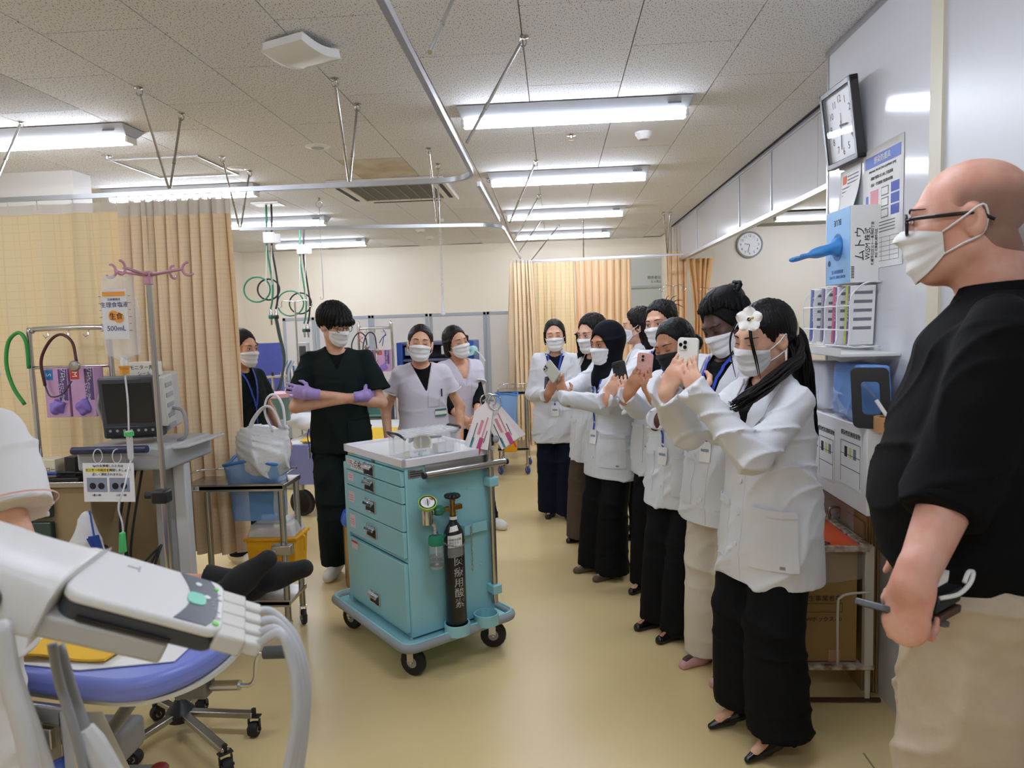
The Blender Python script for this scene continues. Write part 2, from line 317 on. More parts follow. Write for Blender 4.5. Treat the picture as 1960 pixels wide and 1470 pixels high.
# ---------------------------------------------------------------- implicit-surface modeller (bodies, clothes, soft things)
A3 = lambda v: np.asarray(v, float)
class Field:
    def __init__(s, lo, hi, res, zs=None):
        s.ax = [np.arange(lo[i]-2*res, hi[i]+2.5*res, res) for i in range(3)]
        if zs is not None: s.ax[2] = zs
        s.v = np.full([len(a) for a in s.ax], .5, np.float32)
    def sl(s, lo, hi):
        return tuple(slice(max(0, int(np.searchsorted(a, l))-1), int(np.searchsorted(a, h))+1) for a, l, h in zip(s.ax, lo, hi))
    def co(s, q):
        x, y, z = [a[b].astype(np.float32) for a, b in zip(s.ax, q)]; return x[:, None, None], y[None, :, None], z[None, None, :]
    def add(s, prim, k=.02, op='u'):
        lo, hi, fn = prim; m = k+.012; q = s.sl([a-m for a in lo], [a+m for a in hi])
        if any(b.stop <= b.start for b in q): return s
        d = fn(*s.co(q)); a = s.v[q]
        if op == 's': d = -d
        if k > 0:
            h = np.maximum(k-np.abs(a-d), 0)/k; g = h*h*(k*.25)
            s.v[q] = (np.minimum(a, d)-g) if op == 'u' else (np.maximum(a, d)+g)
        else: s.v[q] = np.minimum(a, d) if op == 'u' else np.maximum(a, d)
        return s
    def wrinkle(s, fn, band=.03):
        i = np.nonzero(np.abs(s.v) < band); p = [a[j] for a, j in zip(s.ax, i)]
        s.v[i] += fn(*p).astype(np.float32); return s
    def copy(s, off=0):
        f = Field.__new__(Field); f.ax = s.ax; f.v = s.v+np.float32(off); return f
    def clip(s, fn): s.v = np.maximum(s.v, fn(*s.co((slice(None),)*3))).astype(np.float32); return s
    def sample(s, P):
        P = np.atleast_2d(P); ix = []; fr = []
        for i in range(3):
            a = s.ax[i]; j = np.clip(np.searchsorted(a, P[:, i])-1, 0, len(a)-2); ix.append(j); fr.append(np.clip((P[:, i]-a[j])/(a[j+1]-a[j]), 0, 1))
        o = 0
        for dx in (0, 1):
            for dy in (0, 1):
                for dz in (0, 1):
                    o = o+s.v[ix[0]+dx, ix[1]+dy, ix[2]+dz]*(fr[0] if dx else 1-fr[0])*(fr[1] if dy else 1-fr[1])*(fr[2] if dz else 1-fr[2])
        return o
    def march(s, P, D, off=.0, maxd=.6):
        return march(s.sample, P, D, off, maxd)
    def normal(s, P, e=.008):
        P = np.atleast_2d(P); g = np.stack([s.sample(P+d)-s.sample(P-d) for d in np.eye(3)*e], 1); return g/(np.linalg.norm(g, axis=1, keepdims=True)+1e-9)
    def mesh(s, name, m, parent=None):
        v = s.v; b = v < 0; n = b.astype(np.int8); ax = s.ax
        c = n[:-1]+n[1:]; c = c[:, :-1]+c[:, 1:]; c = c[:, :, :-1]+c[:, :, 1:]
        I = np.nonzero((c > 0) & (c < 8)); N = len(I[0])
        idm = np.full(c.shape, -1, np.int32); idm[I] = np.arange(N)
        cs = [(a, b_, d) for a in (0, 1) for b_ in (0, 1) for d in (0, 1)]
        val = {q: v[I[0]+q[0], I[1]+q[1], I[2]+q[2]] for q in cs}
        P = np.zeros((N, 3)); cnt = np.zeros(N)
        for q in cs:
            for d in range(3):
                if q[d]: continue
                r = list(q); r[d] = 1; r = tuple(r); a, e = val[q], val[r]; x = (a < 0) != (e < 0)
                t = np.where(x, a/np.where(x, a-e, 1), 0)
                for k in range(3): P[:, k] += np.where(x, (t if k == d else q[k]), 0)
                cnt += x
        P /= np.maximum(cnt, 1)[:, None]
        W = np.stack([ax[k][I[k]]+P[:, k]*(ax[k][I[k]+1]-ax[k][I[k]]) for k in range(3)], 1)
        F = []
        for d in range(3):
            a, e = (d+1) % 3, (d+2) % 3
            s0 = [slice(None)]*3; s1 = [slice(None)]*3; s0[d] = slice(0, -1); s1[d] = slice(1, None)
            for k in (a, e): s0[k] = slice(1, -1); s1[k] = slice(1, -1)
            g0, g1 = b[tuple(s0)], b[tuple(s1)]; J = np.nonzero(g0 != g1); out = g0[J]
            J = [j+(0 if k == d else 1) for k, j in enumerate(J)]
            def cell(u, w_):
                q = [j.copy() for j in J]; q[a] -= u; q[e] -= w_; return idm[tuple(q)]
            Q = np.stack([cell(1, 1), cell(0, 1), cell(0, 0), cell(1, 0)], 1); Q[~out] = Q[~out][:, ::-1]; F.append(Q)
        F = np.concatenate(F); F = F[(F >= 0).all(1)]
        me = bpy.data.meshes.new(name); me.vertices.add(N); me.vertices.foreach_set('co', W.ravel())
        me.loops.add(len(F)*4); me.loops.foreach_set('vertex_index', F.ravel().astype(np.int32)); me.polygons.add(len(F))
        me.polygons.foreach_set('loop_start', np.arange(0, len(F)*4, 4, dtype=np.int32)); me.update(calc_edges=True)
        return fin(name, me, m, parent, smooth=180)
def march(fn, P, D, off=0., maxd=.6):
    P = np.atleast_2d(A3(P)).copy(); D = np.broadcast_to(A3(D), P.shape); t = np.zeros(len(P))
    for _ in range(60):
        d = fn(P+D*t[:, None])-off; t = np.minimum(t+np.clip(d, -.02, .03)*.8, maxd)
    return P+D*t[:, None]
def _bb(pts, r): p = np.array(pts, float); return p.min(0)-r, p.max(0)+r
def cap(a, b, ra, rb=None, flat=None):
    a, b = A3(a), A3(b); rb = ra if rb is None else rb; lo, hi = _bb([a, b], max(ra, rb)); ab = b-a
    if flat: nn, ff = nz(flat[0]), 1/flat[1]-1; ab = ab+nn*np.dot(ab, nn)*ff
    L2 = float(ab@ab)+1e-12
    def fn(x, y, z):
        x, y, z = x-a[0], y-a[1], z-a[2]
        if flat: t = (x*nn[0]+y*nn[1]+z*nn[2])*ff; x, y, z = x+t*nn[0], y+t*nn[1], z+t*nn[2]
        t = np.clip((x*ab[0]+y*ab[1]+z*ab[2])/L2, 0, 1)
        return np.sqrt((x-t*ab[0])**2+(y-t*ab[1])**2+(z-t*ab[2])**2)-(ra+(rb-ra)*t)
    return lo, hi, fn
def ell(c, r, R=None):
    c, r = A3(c), A3(r if isinstance(r, (tuple, list)) else (r,)*3); lo, hi = _bb([c], max(r)); Ri = None if R is None else np.asarray(R).T
    def fn(x, y, z):
        x, y, z = x-c[0], y-c[1], z-c[2]
        if Ri is not None: x, y, z = [Ri[i][0]*x+Ri[i][1]*y+Ri[i][2]*z for i in range(3)]
        k0 = np.sqrt((x/r[0])**2+(y/r[1])**2+(z/r[2])**2); k1 = np.sqrt((x/r[0]**2)**2+(y/r[1]**2)**2+(z/r[2]**2)**2)
        return k0*(k0-1)/np.maximum(k1, 1e-6)
    return lo, hi, fn
def loft(rows, n=2.0):   # rows (z, cx, cy, rx, ry), rising z
    T = np.array(spline([A3(r) for r in rows], 6)); T = T[np.argsort(T[:, 0])]
    lo = (min(T[:, 1]-T[:, 3]), min(T[:, 2]-T[:, 4]), T[0, 0]); hi = (max(T[:, 1]+T[:, 3]), max(T[:, 2]+T[:, 4]), T[-1, 0])
    def fn(x, y, z):
        cx, cy, rx, ry = [np.interp(z, T[:, 0], T[:, i]).astype(np.float32) for i in range(1, 5)]
        q = (np.abs((x-cx)/rx)**n+np.abs((y-cy)/ry)**n)**(1/n); d = (q-1)*np.minimum(rx, ry)
        return np.maximum(d, np.maximum(T[0, 0]-z, z-T[-1, 0]))
    return lo, hi, fn
def folds(amp, f=(22, 14), seed=0):   # cloth creases: sharp valleys running in a few directions
    r = random.Random(seed); a, b, c = r.random()*6, r.random()*6, r.random()*6
    def fn(x, y, z):
        w1 = 1.6*np.sin(7*z+a+5*x)+.9*np.sin(13*z-7*y+b); m1 = .5+.5*np.sin(6*z+4*x+b); m2 = .5+.5*np.sin(5*x-8*z+5*y+c)
        r1 = 1-np.abs(np.sin(f[0]*.5*(x*.8+y)+5*z+w1+c)); r2 = 1-np.abs(np.sin(f[1]*.6*(x-y*.7)-9*z+w1*1.4+a)); r3 = 1-np.abs(np.sin(13*z+7*x+6*y+1.5*w1+b))
        return amp*(.9-1.5*m1*r1**3-1.3*m2*r2**3-1.1*(1-m1)*r3**4+.5*np.sin(9*x+7*z+w1))
    return fn
# ---------------------------------------------------------------- people
def cloth(name, col, rough=.85, **k):
    m = mat(name, col, rough, **k); m.node_tree.nodes['Principled BSDF'].inputs['Specular IOR Level'].default_value = .12; return m
def skin_mat(name, col, blush):
    return mat(name, col, .5, var=(22, 0, blush), bump=(260, .06, .001), sub=.0)
SK = {'light': skin_mat('skin_light', 'd9ad92', 'd09a80'), 'asian': skin_mat('skin_warm', 'd2a283', 'c8916f'), 'tan': skin_mat('skin_tan', 'b88262', 'a87150'), 'deep': skin_mat('skin_deep', '4f3226', '432920'), 'pink': skin_mat('skin_pink', 'd8a893', 'cf9480')}
def hair_mat(name, col):
    m = mat(name, col, .45, bump=(30, .7, .003, (9, 9, .35))); m.node_tree.nodes['Principled BSDF'].inputs['Specular IOR Level'].default_value = .22; return m
HAIR = hair_mat('black_hair', '0c0a09'); HAIRB = hair_mat('dark_brown_hair', '17100d'); CURL = mat('coiled_black_hair', '080707', .6, bump=(160, 1.0, .004)); CURL.node_tree.nodes['Principled BSDF'].inputs['Specular IOR Level'].default_value = .2
m_coat = mat('white_coat_cloth', 'd9dbe0', .72, bump=(9, .5, .02, (1, 1, .55)), sheen=.05)
m_uni = mat('lilac_white_uniform', 'cfcad6', .75, bump=(16, .2, .01))
m_scrub = cloth('dark_green_scrub', '161f1e', .8, bump=(16, .25, .01))
m_blk = cloth('black_trouser_cloth', '121213', .8, bump=(14, .25, .012))
m_navy = cloth('navy_cloth', '131827', .8, bump=(14, .25, .012))
m_brown = cloth('taupe_cloth', '55493f', .8, bump=(14, .2, .012))
m_cream = cloth('cream_cloth', 'cdc4b4', .8, bump=(14, .2, .012))
m_khaki = cloth('khaki_cloth', 'beb09a', .85, bump=(12, .3, .014), var=(30, .06))
m_shirt = cloth('black_shirt_cloth', '101012', .85)
m_mask = mat('white_mask_cloth', 'e2e2e3', .8); m_maskb = mat('black_mask_cloth', '161618', .85)
m_pat = mat('black_patent', '0b0b0c', .12); m_shoew = mat('white_shoe', 'dddcd8', .5); m_sole = mat('shoe_sole', 'c6c4be', .6)
m_eyew = mat('eye_white', 'dcd6d0', .3); m_iris = mat('iris_dark', '1c1210', .2); m_brow = mat('eyebrow_hair', '1c1512', .7); m_glove = mat('lilac_glove', 'a58fd0', .5, bump=(60, .2, .002))
def head_sdf(o):
    """list of (prim, k, op) in head coordinates: +Y is the face, origin at the middle of the head"""
    j = o.get('jaw', 1.0)
    L = [(ell((0, -.015, .03), (.0735, .094, .084)), 0, 'u'), (ell((0, .02, -.03), (.060*j, .072, .084)), .03, 'u'), (ell((0, .058, -.09), (.028*j, .028, .024)), .035, 'u')]
    for s in (-1, 1):
        L += [(cap((s*.046*j, .0, -.056), (s*.02*j, .058, -.092), .019, .017), .03, 'u'), (ell((s*.036, .058, -.018), (.025, .024, .022)), .025, 'u')]
    L += [(cap((-.033, .078, .026), (.033, .078, .026), .012), .02, 'u')]
    for s in (-1, 1): L += [(ell((s*.031, .1, .006), (.019, .017, .0125)), .012, 's'), (ell((s*.031, .076, .006), (.0155, .0125, .0125)), .004, 'u')]
    L += [(cap((0, .084, .012), (0, .103, -.022), .008, .0115), .014, 'u')]
    for s in (-1, 1): L += [(ell((s*.011, .094, -.026), (.008, .009, .007)), .007, 'u')]
    L += [(ell((0, .083, -.054), (.022, .010, .006)), .006, 'u'), (ell((0, .081, -.065), (.019, .010, .007)), .006, 'u')]
    if o.get('ears', 1):
        for s in (-1, 1):
            R = rotz(s*.35)@rotx(-.15); L += [(ell((s*.077, -.014, -.008), (.009, .021, .033), R), .006, 'u'), (ell((s*.087, -.008, -.004), (.009, .0115, .019), R), .005, 's')]
    return L
def eval_prims(L, P):
    P = np.atleast_2d(P); x, y, z = P[:, 0], P[:, 1], P[:, 2]; v = np.full(len(P), .5)
    for (lo, hi, fn), k, op in L:
        d = fn(x, y, z); d = -d if op == 's' else d
        if k: h = np.maximum(k-np.abs(v-d), 0)/k; g = h*h*k*.25; v = np.minimum(v, d)-g if op == 'u' else np.maximum(v, d)+g
        else: v = np.minimum(v, d) if op == 'u' else np.maximum(v, d)
    return v
def xf_prim(prim, Rm, t, sc_):
    lo, hi, fn = prim; C8 = np.array([[x, y, z] for x in (lo[0], hi[0]) for y in (lo[1], hi[1]) for z in (lo[2], hi[2])]); W = C8*sc_@Rm.T+t
    Ri = Rm.T/sc_
    def g(x, y, z):
        x, y, z = x-t[0], y-t[1], z-t[2]; q = [Ri[i][0]*x+Ri[i][1]*y+Ri[i][2]*z for i in range(3)]; return fn(*q)*sc_
    return W.min(0), W.max(0), g
def ik(S, W, l1, l2, hint):
    S, W = A3(S), A3(W); d = W-S; L = np.linalg.norm(d)
    if L > (l1+l2)*.995: W = S+d/L*(l1+l2)*.995; d = W-S; L = np.linalg.norm(d)
    u = d/L; a = (l1*l1-l2*l2+L*L)/(2*L); h = math.sqrt(max(l1*l1-a*a, 0)); n = A3(hint)-u*np.dot(hint, u); return S+u*a+nz(n)*h, W
def hand(F, W, f, n, right, curl=(.5, .7, .4), sc_=1.0, thumb=None, spread=.02, glove=None):
    f = nz(f); n = nz(A3(n)-f*np.dot(n, f)); s = np.cross(f, n)*(1 if right else -1); W = A3(W); k = .006
    F.add(cap(W+f*.018*sc_, W+f*.072*sc_, .036*sc_, .040*sc_, flat=(n, .36)), .02); F.add(cap(W-f*.03, W+f*.02*sc_, .026*sc_, .028*sc_, flat=(n, .75)), .02)
    for i, (off, ln, rr) in enumerate(((.030, (.040, .025, .020), 8.4), (.010, (.044, .028, .021), 8.6), (-.011, (.041, .026, .020), 8.2), (-.030, (.032, .020, .018), 7.2))):
        B = W+f*(.086-(.010 if i == 3 else .003*(i == 2)))*sc_+s*off*sc_; d0 = nz(f+s*(1.5-i)*spread*3); a = 0; p = B-d0*.012; r = rr*.001*sc_
        for j in range(3):
            a += curl[j]*(1+.08*i); d = d0*math.cos(a)+n*math.sin(a); q = p+d*(ln[j]*sc_+(.012 if j == 0 else 0)); F.add(cap(p, q, r*(1-.07*j), r*(.95-.09*j)), k if j else .01); p = q
    th = thumb or ((.55, .72, .42), (.82, .35, .45), (.92, .0, .4))
    p = W+f*.022*sc_+s*.022*sc_; r = .0125*sc_
    for j, (a, b, c) in enumerate(th): q = p+nz(f*a+s*b+n*c)*(.040, .032, .026)[j]*sc_; F.add(cap(p, q, r*(1-.14*j), r*(.9-.14*j)), .012 if j == 0 else .006); p = q
    return W+f*.09*sc_
class Person: pass
def person(label, loc, rz, H, skin='asian', o=None):
    o = o or {}; p = Person(); p.o = o; p.H = H; hs = H/1.65; p.hs = hs; p.rz = math.radians(rz); p.loc = A3(loc)
    p.root = thing('person', label, 'person', loc, p.rz, o.get('group')); p.R = rotz(p.rz)
    p.W2L = lambda q: p.R.T@(A3(q)-p.loc)
    lx, ly = o.get('lean', (0, 0)); p.off = lambda z: np.array([lx, ly, 0])*max(0, (z-.5*H)/(.32*H))
    p.fat = o.get('fat', 1.0); sw = o.get('sw', .16)*hs; p.sw = sw
    p.S = {s: A3((s*sw, 0, o.get('shz', .81)*H))+p.off(.81*H) for s in (-1, 1)}
    p.nb = A3((0, -.012, .835*H))+p.off(.835*H)
    hx, hy, hz = o.get('head', (0, .03, 0)); p.hc = A3((hx, hy, H-.118*o.get('hsc', 1)+hz))+p.off(H)
    ya, pi_, ro = [math.radians(a) for a in o.get('look', (0, 0, 0))]; p.hR = rotz(ya)@rotx(pi_)@roty(ro); p.hsc = o.get('hsc', 1.0)
    p.H2L = lambda q: p.hR@(A3(q)*p.hsc)+p.hc
    p.hp = head_sdf(o); p.hsdf = lambda P: eval_prims(p.hp, P)
    # arms
    l1, l2 = .30*hs, .26*hs; p.wr = {}; p.el = {}; p.hd = {}
    for s, key in ((1, 'R'), (-1, 'L')):
        a = o.get('arm'+key) or {}
        w_ = a.get('w'); w_ = p.W2L(a['world']) if 'world' in a else A3(w_ if w_ is not None else (s*(sw+.06), .06, .47*H))
        e, w_ = ik(p.S[s], w_, l1, l2, a.get('hint', (s*.5, -.6, -.4)))
        if 'e' in a: e = A3(a['e']); w_ = A3(a['w'])
        if 'eworld' in a: e = p.W2L(a['eworld']); w_ = p.W2L(a['world'])
        p.el[s], p.wr[s] = e, w_; p.hd[s] = a
    # legs
    ft = o.get('feet', {1: (.1, .02, 10), -1: (-.1, .0, -10)}); p.ft = ft; p.hip = {s: A3((s*.085*hs, 0, .5*H)) for s in (-1, 1)}
    p.ank = {s: A3((ft[s][0], ft[s][1], .06*hs+o.get('heel', 0))) for s in (-1, 1)}; p.kn = {s: (p.hip[s]+p.ank[s])/2+A3((0, .025, .01))+A3(o.get('knee', (0, 0, 0))) for s in (-1, 1)}
    res = o.get('res', .006); pts = list(p.S.values())+list(p.el.values())+list(p.wr.values())+list(p.ank.values())+[p.hc]
    lo = np.min(pts, 0)-.24; hi = np.max(pts, 0)+.24; lo[2] = -.02; hi[2] = p.hc[2]+.16
    zf = min(w_[2] for w_ in p.wr.values())-.2; zf = max(zf, 0)
    zs = np.concatenate([np.arange(lo[2], zf, res*2.2), np.arange(zf, hi[2], res)])
    F = Field(lo, hi, res, zs); hm = p.hR; fat = p.fat
    ncol = p.H2L((0, -.028, -.055)); F.add(cap(p.nb-A3((0, 0, .04)), ncol, .056*o.get('neck', 1), .05*o.get('neck', 1)))
    for pr, k, op in p.hp: F.add(xf_prim(pr, p.hR, p.hc, p.hsc), k, op)
    F.add(ell(p.nb-A3((0, .0, .12)), (.125*hs*fat, .075*fat, .10)), .03); F.add(ell(A3((0, 0, .55*H)), (.12*fat, .09*fat, .12)), .06)
    F.add(cap(A3((0, 0, .55*H)), p.nb-A3((0, 0, .15)), .10*fat, .10*fat, flat=((0, 1, 0), .8)), .06)
    for s in (-1, 1):
        F.add(cap(p.nb-A3((0, -.01, .04)), p.S[s]-A3((s*.03, 0, .035)), .03, .026), .04)
        F.add(cap(p.S[s]-A3((s*.02, 0, .035)), p.el[s], .026*hs, .036*(.45+.55*fat)*hs), .02); F.add(cap(p.el[s], p.wr[s], .038*(.55+.45*fat)*hs, .026*hs*(.75+.25*fat)), .015)
        F.add(cap(p.hip[s], p.kn[s], .07, .048), .05); F.add(cap(p.kn[s], p.ank[s], .048, .033), .03); 
        fy = math.radians(ft[s][2]); d = A3((math.sin(fy), math.cos(fy), 0)); F.add(cap(p.ank[s]-A3((0, 0, .02)), p.ank[s]+d*.11-A3((0, 0, .03+o.get('heel', 0)*.9)), .026, .018), .02)
        a = p.hd[s]; fd = a.get('f'); fd = A3(fd) if fd is not None else nz(p.wr[s]-p.el[s])
        if not a.get('glove'): hand(F, p.wr[s], fd, a.get('n', (-s, 0.1, 0)), s > 0, a.get('curl', (.35, .45, .3)), a.get('sc', hs*.92), a.get('thumb'))
    p.F = F; p.res = res; p.skin = SK[skin]
    return p
def finish_body(p): p.body = p.F.mesh('body', p.skin, p.root); return p
def onface(p, x, z, off=.001):
    P = march(p.hsdf, [(x, .2, z)], (0, -1, 0), off); return P[0]
def face(p, eyes='down', glasses=None, brow=1, lash=1):
    up = []
    for s in (-1, 1):
        if eyes == 'open':
            E_ = MB(); 
            def pt(u, v, s=s): x = s*.031+(u-.5)*.025; hh = .0055*math.sin(PI*u)**.7; return p.H2L(onface(p, x, .005+(v-.45)*2*hh+s*(u-.5)*.003*1, .0012))
            e = E_.grid(pt, 8, 3).obj('eye', m_eyew, p.root, smooth=180)
            c = onface(p, s*.031, .006, .0022); MB().add([p.H2L(c+A3((.0052*math.cos(a), -.0004, .0052*math.sin(a)))) for a in np.linspace(0, 2*PI, 11)[:-1]]+[p.H2L(c+A3((0, .001, 0)))], [(i, (i+1) % 10, 10) for i in range(10)]).obj('iris', m_iris, e, smooth=0)
        if lash:
            zz = .0105 if eyes == 'open' else (.0005 if eyes == 'down' else .004); sg = -1 if eyes != 'smile' else 1
            P = [p.H2L(onface(p, s*(.0185+.026*t), zz+(sg*-.004*math.sin(PI*t) if eyes != 'open' else .0025*math.sin(PI*t)-.004*abs(t-.45)), .0012)) for t in np.linspace(0, 1, 7)]
            MB().tube(P, [.0006, .0012, .0014, .0015, .0015, .0013, .0006], 5).obj('eyelash', m_brow, p.root, smooth=180)
        if brow:
            P = [p.H2L(onface(p, s*(.014+.036*t), .0255+.006*math.sin(PI*min(1, t*.8+.1)), .0005)) for t in np.linspace(0, 1, 7)]
            MB().tube(P, [.002*brow, .0028*brow, .003*brow, .0028*brow, .0024*brow, .0018*brow, .0008], 6).obj('eyebrow', m_brow, p.root, smooth=180)
    if glasses: make_glasses(p, *glasses)
def make_glasses(p, m, w_=.024, h_=.019, th=.0022):
    g = MB(); 
    for s in (-1, 1):
        g.tube([p.H2L((s*.033+w_*math.copysign(abs(math.cos(a))**.7, math.cos(a)), .1-.10*abs(s*.033+w_*math.cos(a))**1.3*1.4, .002+h_*math.copysign(abs(math.sin(a))**.75, math.sin(a)))) for a in np.linspace(0, 2*PI, 25)[:-1]], th, 6, closed=True)
        ys = .1-.14*(.057)**1.3
        g.tube([p.H2L(q) for q in ((s*.057, ys, .009), (s*.07, ys-.012, .01), (s*.0775, .02, .007), (s*.079, -.02, .005), (s*.077, -.045, -.012))], [th, th*1.2, th*1.2, th*1.1, th], 6)
    g.tube([p.H2L(q) for q in ((-.009, .098, .008), (0, .101, .011), (.009, .098, .008))], th, 6)
    gl = g.obj('glasses', m, p.root, smooth=180)
    for s in (-1, 1): MB().add([p.H2L((s*.033+w_*math.cos(a), .0985-.10*abs(s*.033+w_*math.cos(a))**1.3*1.4, .002+h_*math.sin(a))) for a in np.linspace(0, 2*PI, 17)[:-1]], [tuple(range(16))]).obj('lens', mat('spectacle_lens', 'f4f6f8', .03, trans=1, alpha=.18), gl, smooth=0)
def mask(p, m=None, zt=-.006, zb=-.106, loops='ear', wide=1.15):
    """surgical mask draped over the real face surface, with pleats"""
    m = m or m_mask; nu, nv = 22, 15; A = np.linspace(-wide, wide, nu+1); V = np.linspace(0, 1, nv+1)
    zT = zt-.016*np.abs(A/wide)**1.5; zB = zb+.05*np.abs(A/wide)**2.2
    P = []; D = []
    for i, a in enumerate(A):
        for v in V: z = zT[i]+(zB[i]-zT[i])*v; d = A3((math.sin(a), math.cos(a), -.25*max(0, v-.6))); P.append(A3((0, .005, z))+nz(d)*.2); D.append(-nz(d))
    P, D = np.array(P), np.array(D); Q = march(p.hsdf, P, D, .004); t = np.linalg.norm(Q-P, axis=1).reshape(nu+1, nv+1)
    for _ in range(10):   # pull tight: stands off hollows
        s_ = t.copy(); s_[1:-1] = (t[:-2]+t[2:])/2; s_[:, 1:-1] = (s_[:, 1:-1]*2+t[:, :-2]+t[:, 2:])/4; t = np.minimum(t, s_)
    t -= (.0075*(((V*3.4+.1) % 1)))[None]*np.cos(A/wide*1.5)[:, None]; t -= .005*np.sin(PI*V)[None]**.8*np.cos(A/wide*1.55)[:, None]
    G = (P.reshape(nu+1, nv+1, 3)+D.reshape(nu+1, nv+1, 3)*t[..., None])
    mk = MB().grid(lambda u, v: p.H2L(G[int(round(u*nu)), int(round(v*nv))]), nu, nv, th=-.0016).obj('face_mask', m, p.root, smooth=60)
    for s in (-1, 1):
        i = nu if s > 0 else 0
        for jj, e in ((0, (s*.083, -.028, .018)), (nv, (s*.08, -.026, -.034))):
            a = G[i, jj]; mid = (a+A3(e))/2+A3((s*.006, 0, 0)); MB().tube([p.H2L(q) for q in spline([a, mid, A3(e), A3((s*.076, -.036, -.004))], 4)], .0021, 6).obj('ear_loop', m, mk, smooth=180)
    return mk
def sleeves(F, p, r, k=.035, to=1.0, short=None, puff=0):
    for s in (-1, 1):
        rr = [a*p.hs for a in r]
        S0 = p.S[s]-A3((s*.008, 0, .014))
        if short: e = p.S[s]+(p.el[s]-p.S[s])*short; F.add(cap(S0, e, rr[0], rr[1]), k); u = nz(p.el[s]-p.S[s]); continue
        F.add(cap(S0, p.el[s], rr[0], rr[1]), k); w_ = p.el[s]+(p.wr[s]-p.el[s])*to; F.add(cap(p.el[s], w_, rr[1], rr[2]), .012)
def cutcap(F, c, d, k=.0):   # remove what lies beyond the plane at c along d, near c
    d = nz(d); c = A3(c); F.add((c-.13, c+.13, lambda x, y, z: np.maximum(-((x-c[0])*d[0]+(y-c[1])*d[1]+(z-c[2])*d[2]), np.sqrt((x-c[0])**2+(y-c[1])**2+(z-c[2])**2)-.125)), k, 's')
def torso_rows(p, hem, spec, cyz=None):
    """spec: (fraction of H, rx, ry, cy)"""
    out = []
    for fz, rx, ry, cy in spec:
        z = fz*p.H; o_ = p.off(z); out.append((z, o_[0], o_[1]+cy, rx*p.hs*p.fat, ry*p.hs*p.fat))
    return out
def garment(p, name, m, rows, r, n=2.2, short=None, to=1.0, wr=.006, res=None, V=None, shirt=None, neck=.07, seed=0, k=.035, hemcut=None):
    pts = [p.S[s] for s in (-1, 1)]+[p.el[s] for s in (-1, 1)]+([p.wr[s] for s in (-1, 1)] if not short else [])
    lo = np.min(pts, 0)-.12; hi = np.max(pts, 0)+.12; rr = np.array(rows)
    lo = np.minimum(lo, [min(rr[:, 1]-rr[:, 3])-.03, min(rr[:, 2]-rr[:, 4])-.03, rr[0, 0]-.02]); hi = np.maximum(hi, [max(rr[:, 1]+rr[:, 3])+.03, max(rr[:, 2]+rr[:, 4])+.03, p.nb[2]+.06])
    F = Field(lo, hi, res or p.res*1.15); F.add(loft(rows, n), 0)
    for s in (-1, 1): F.add(cap(p.nb-A3((-s*.035, 0, .018)), p.S[s]+A3((-s*.012, 0, -.004)), .034, .042*p.hs), .045)
    B = Field.__new__(Field); B.ax = F.ax; B.v = np.full_like(F.v, .5); sleeves(B, p, r, k, to, short)
    for s in (-1, 1):
        if short: u = nz(p.el[s]-p.S[s]); cutcap(B, p.S[s]+(p.el[s]-p.S[s])*short, u)
        else: u = nz(p.wr[s]-p.el[s]); cutcap(B, p.el[s]+(p.wr[s]-p.el[s])*to+u*.005, u)
    if wr: F.wrinkle(folds(wr, seed=seed)); B.wrinkle(folds(wr*1.35, f=(26, 17), seed=seed+5))
    p.C0 = F.copy()
    if neck: c = p.nb+A3((0, .012, .03)); F.add(ell(c, (neck, neck*.95, .055)), .01, 's')
    if V:   # V-shaped neckline: (top half-width, bottom z as a fraction of H, depth)
        zb = V[1]*p.H; zt = p.nb[2]+.02; q = F.sl((-.2, p.off(zb)[1]-.01, zb-.02), (.2, hi[1], zt+.1)); x, y, z = F.co(q); cx = p.off(zb)[0]+(V[3] if len(V) > 3 else 0)*np.clip((zt-z)/(zt-zb), 0, 1)
        w_ = (np.abs(x-cx)-V[0]*np.clip((z-zb)/(zt-zb), 0, 3))*.8+0*y; a = F.v[q]; F.v[q] = np.maximum(a, np.minimum(-w_, a+V[2]))
    h = np.maximum(k-np.abs(F.v-B.v), 0)/k; F.v = np.minimum(F.v, B.v)-h*h*(k*.25)
    if shirt is not None:
        s_ = p.C0.copy(.010); c = p.nb; s_.clip(lambda x, y, z: np.maximum(np.maximum(c[2]-.26-z, np.abs(x-c[0])-.135), z-c[2]-.015)+0*y)
        s_.add(ell(c+A3((0, .02, .03)), (.062, .066, .07)), .01, 's'); s_.mesh('undershirt', shirt, p.root)
    # skin just under the neckline
    b = p.F; q = b.sl(p.nb-A3((.1, .1, .17)), p.nb+A3((.1, .16, .05))); x, y, z = b.co(q)
    g = np.stack([a.ravel() for a in np.broadcast_arrays(x, y, z)], 1).astype(float); v = p.C0.sample(g).reshape(b.v[q].shape)+.016
    v = np.maximum(v, np.sqrt((x-p.nb[0])**2+(y-p.nb[1]-.02)**2+(z-p.nb[2]+.06)**2)-.11); b.v[q] = np.minimum(b.v[q], v)
    ob = F.mesh(name, m, p.root); p.C = F; return ob
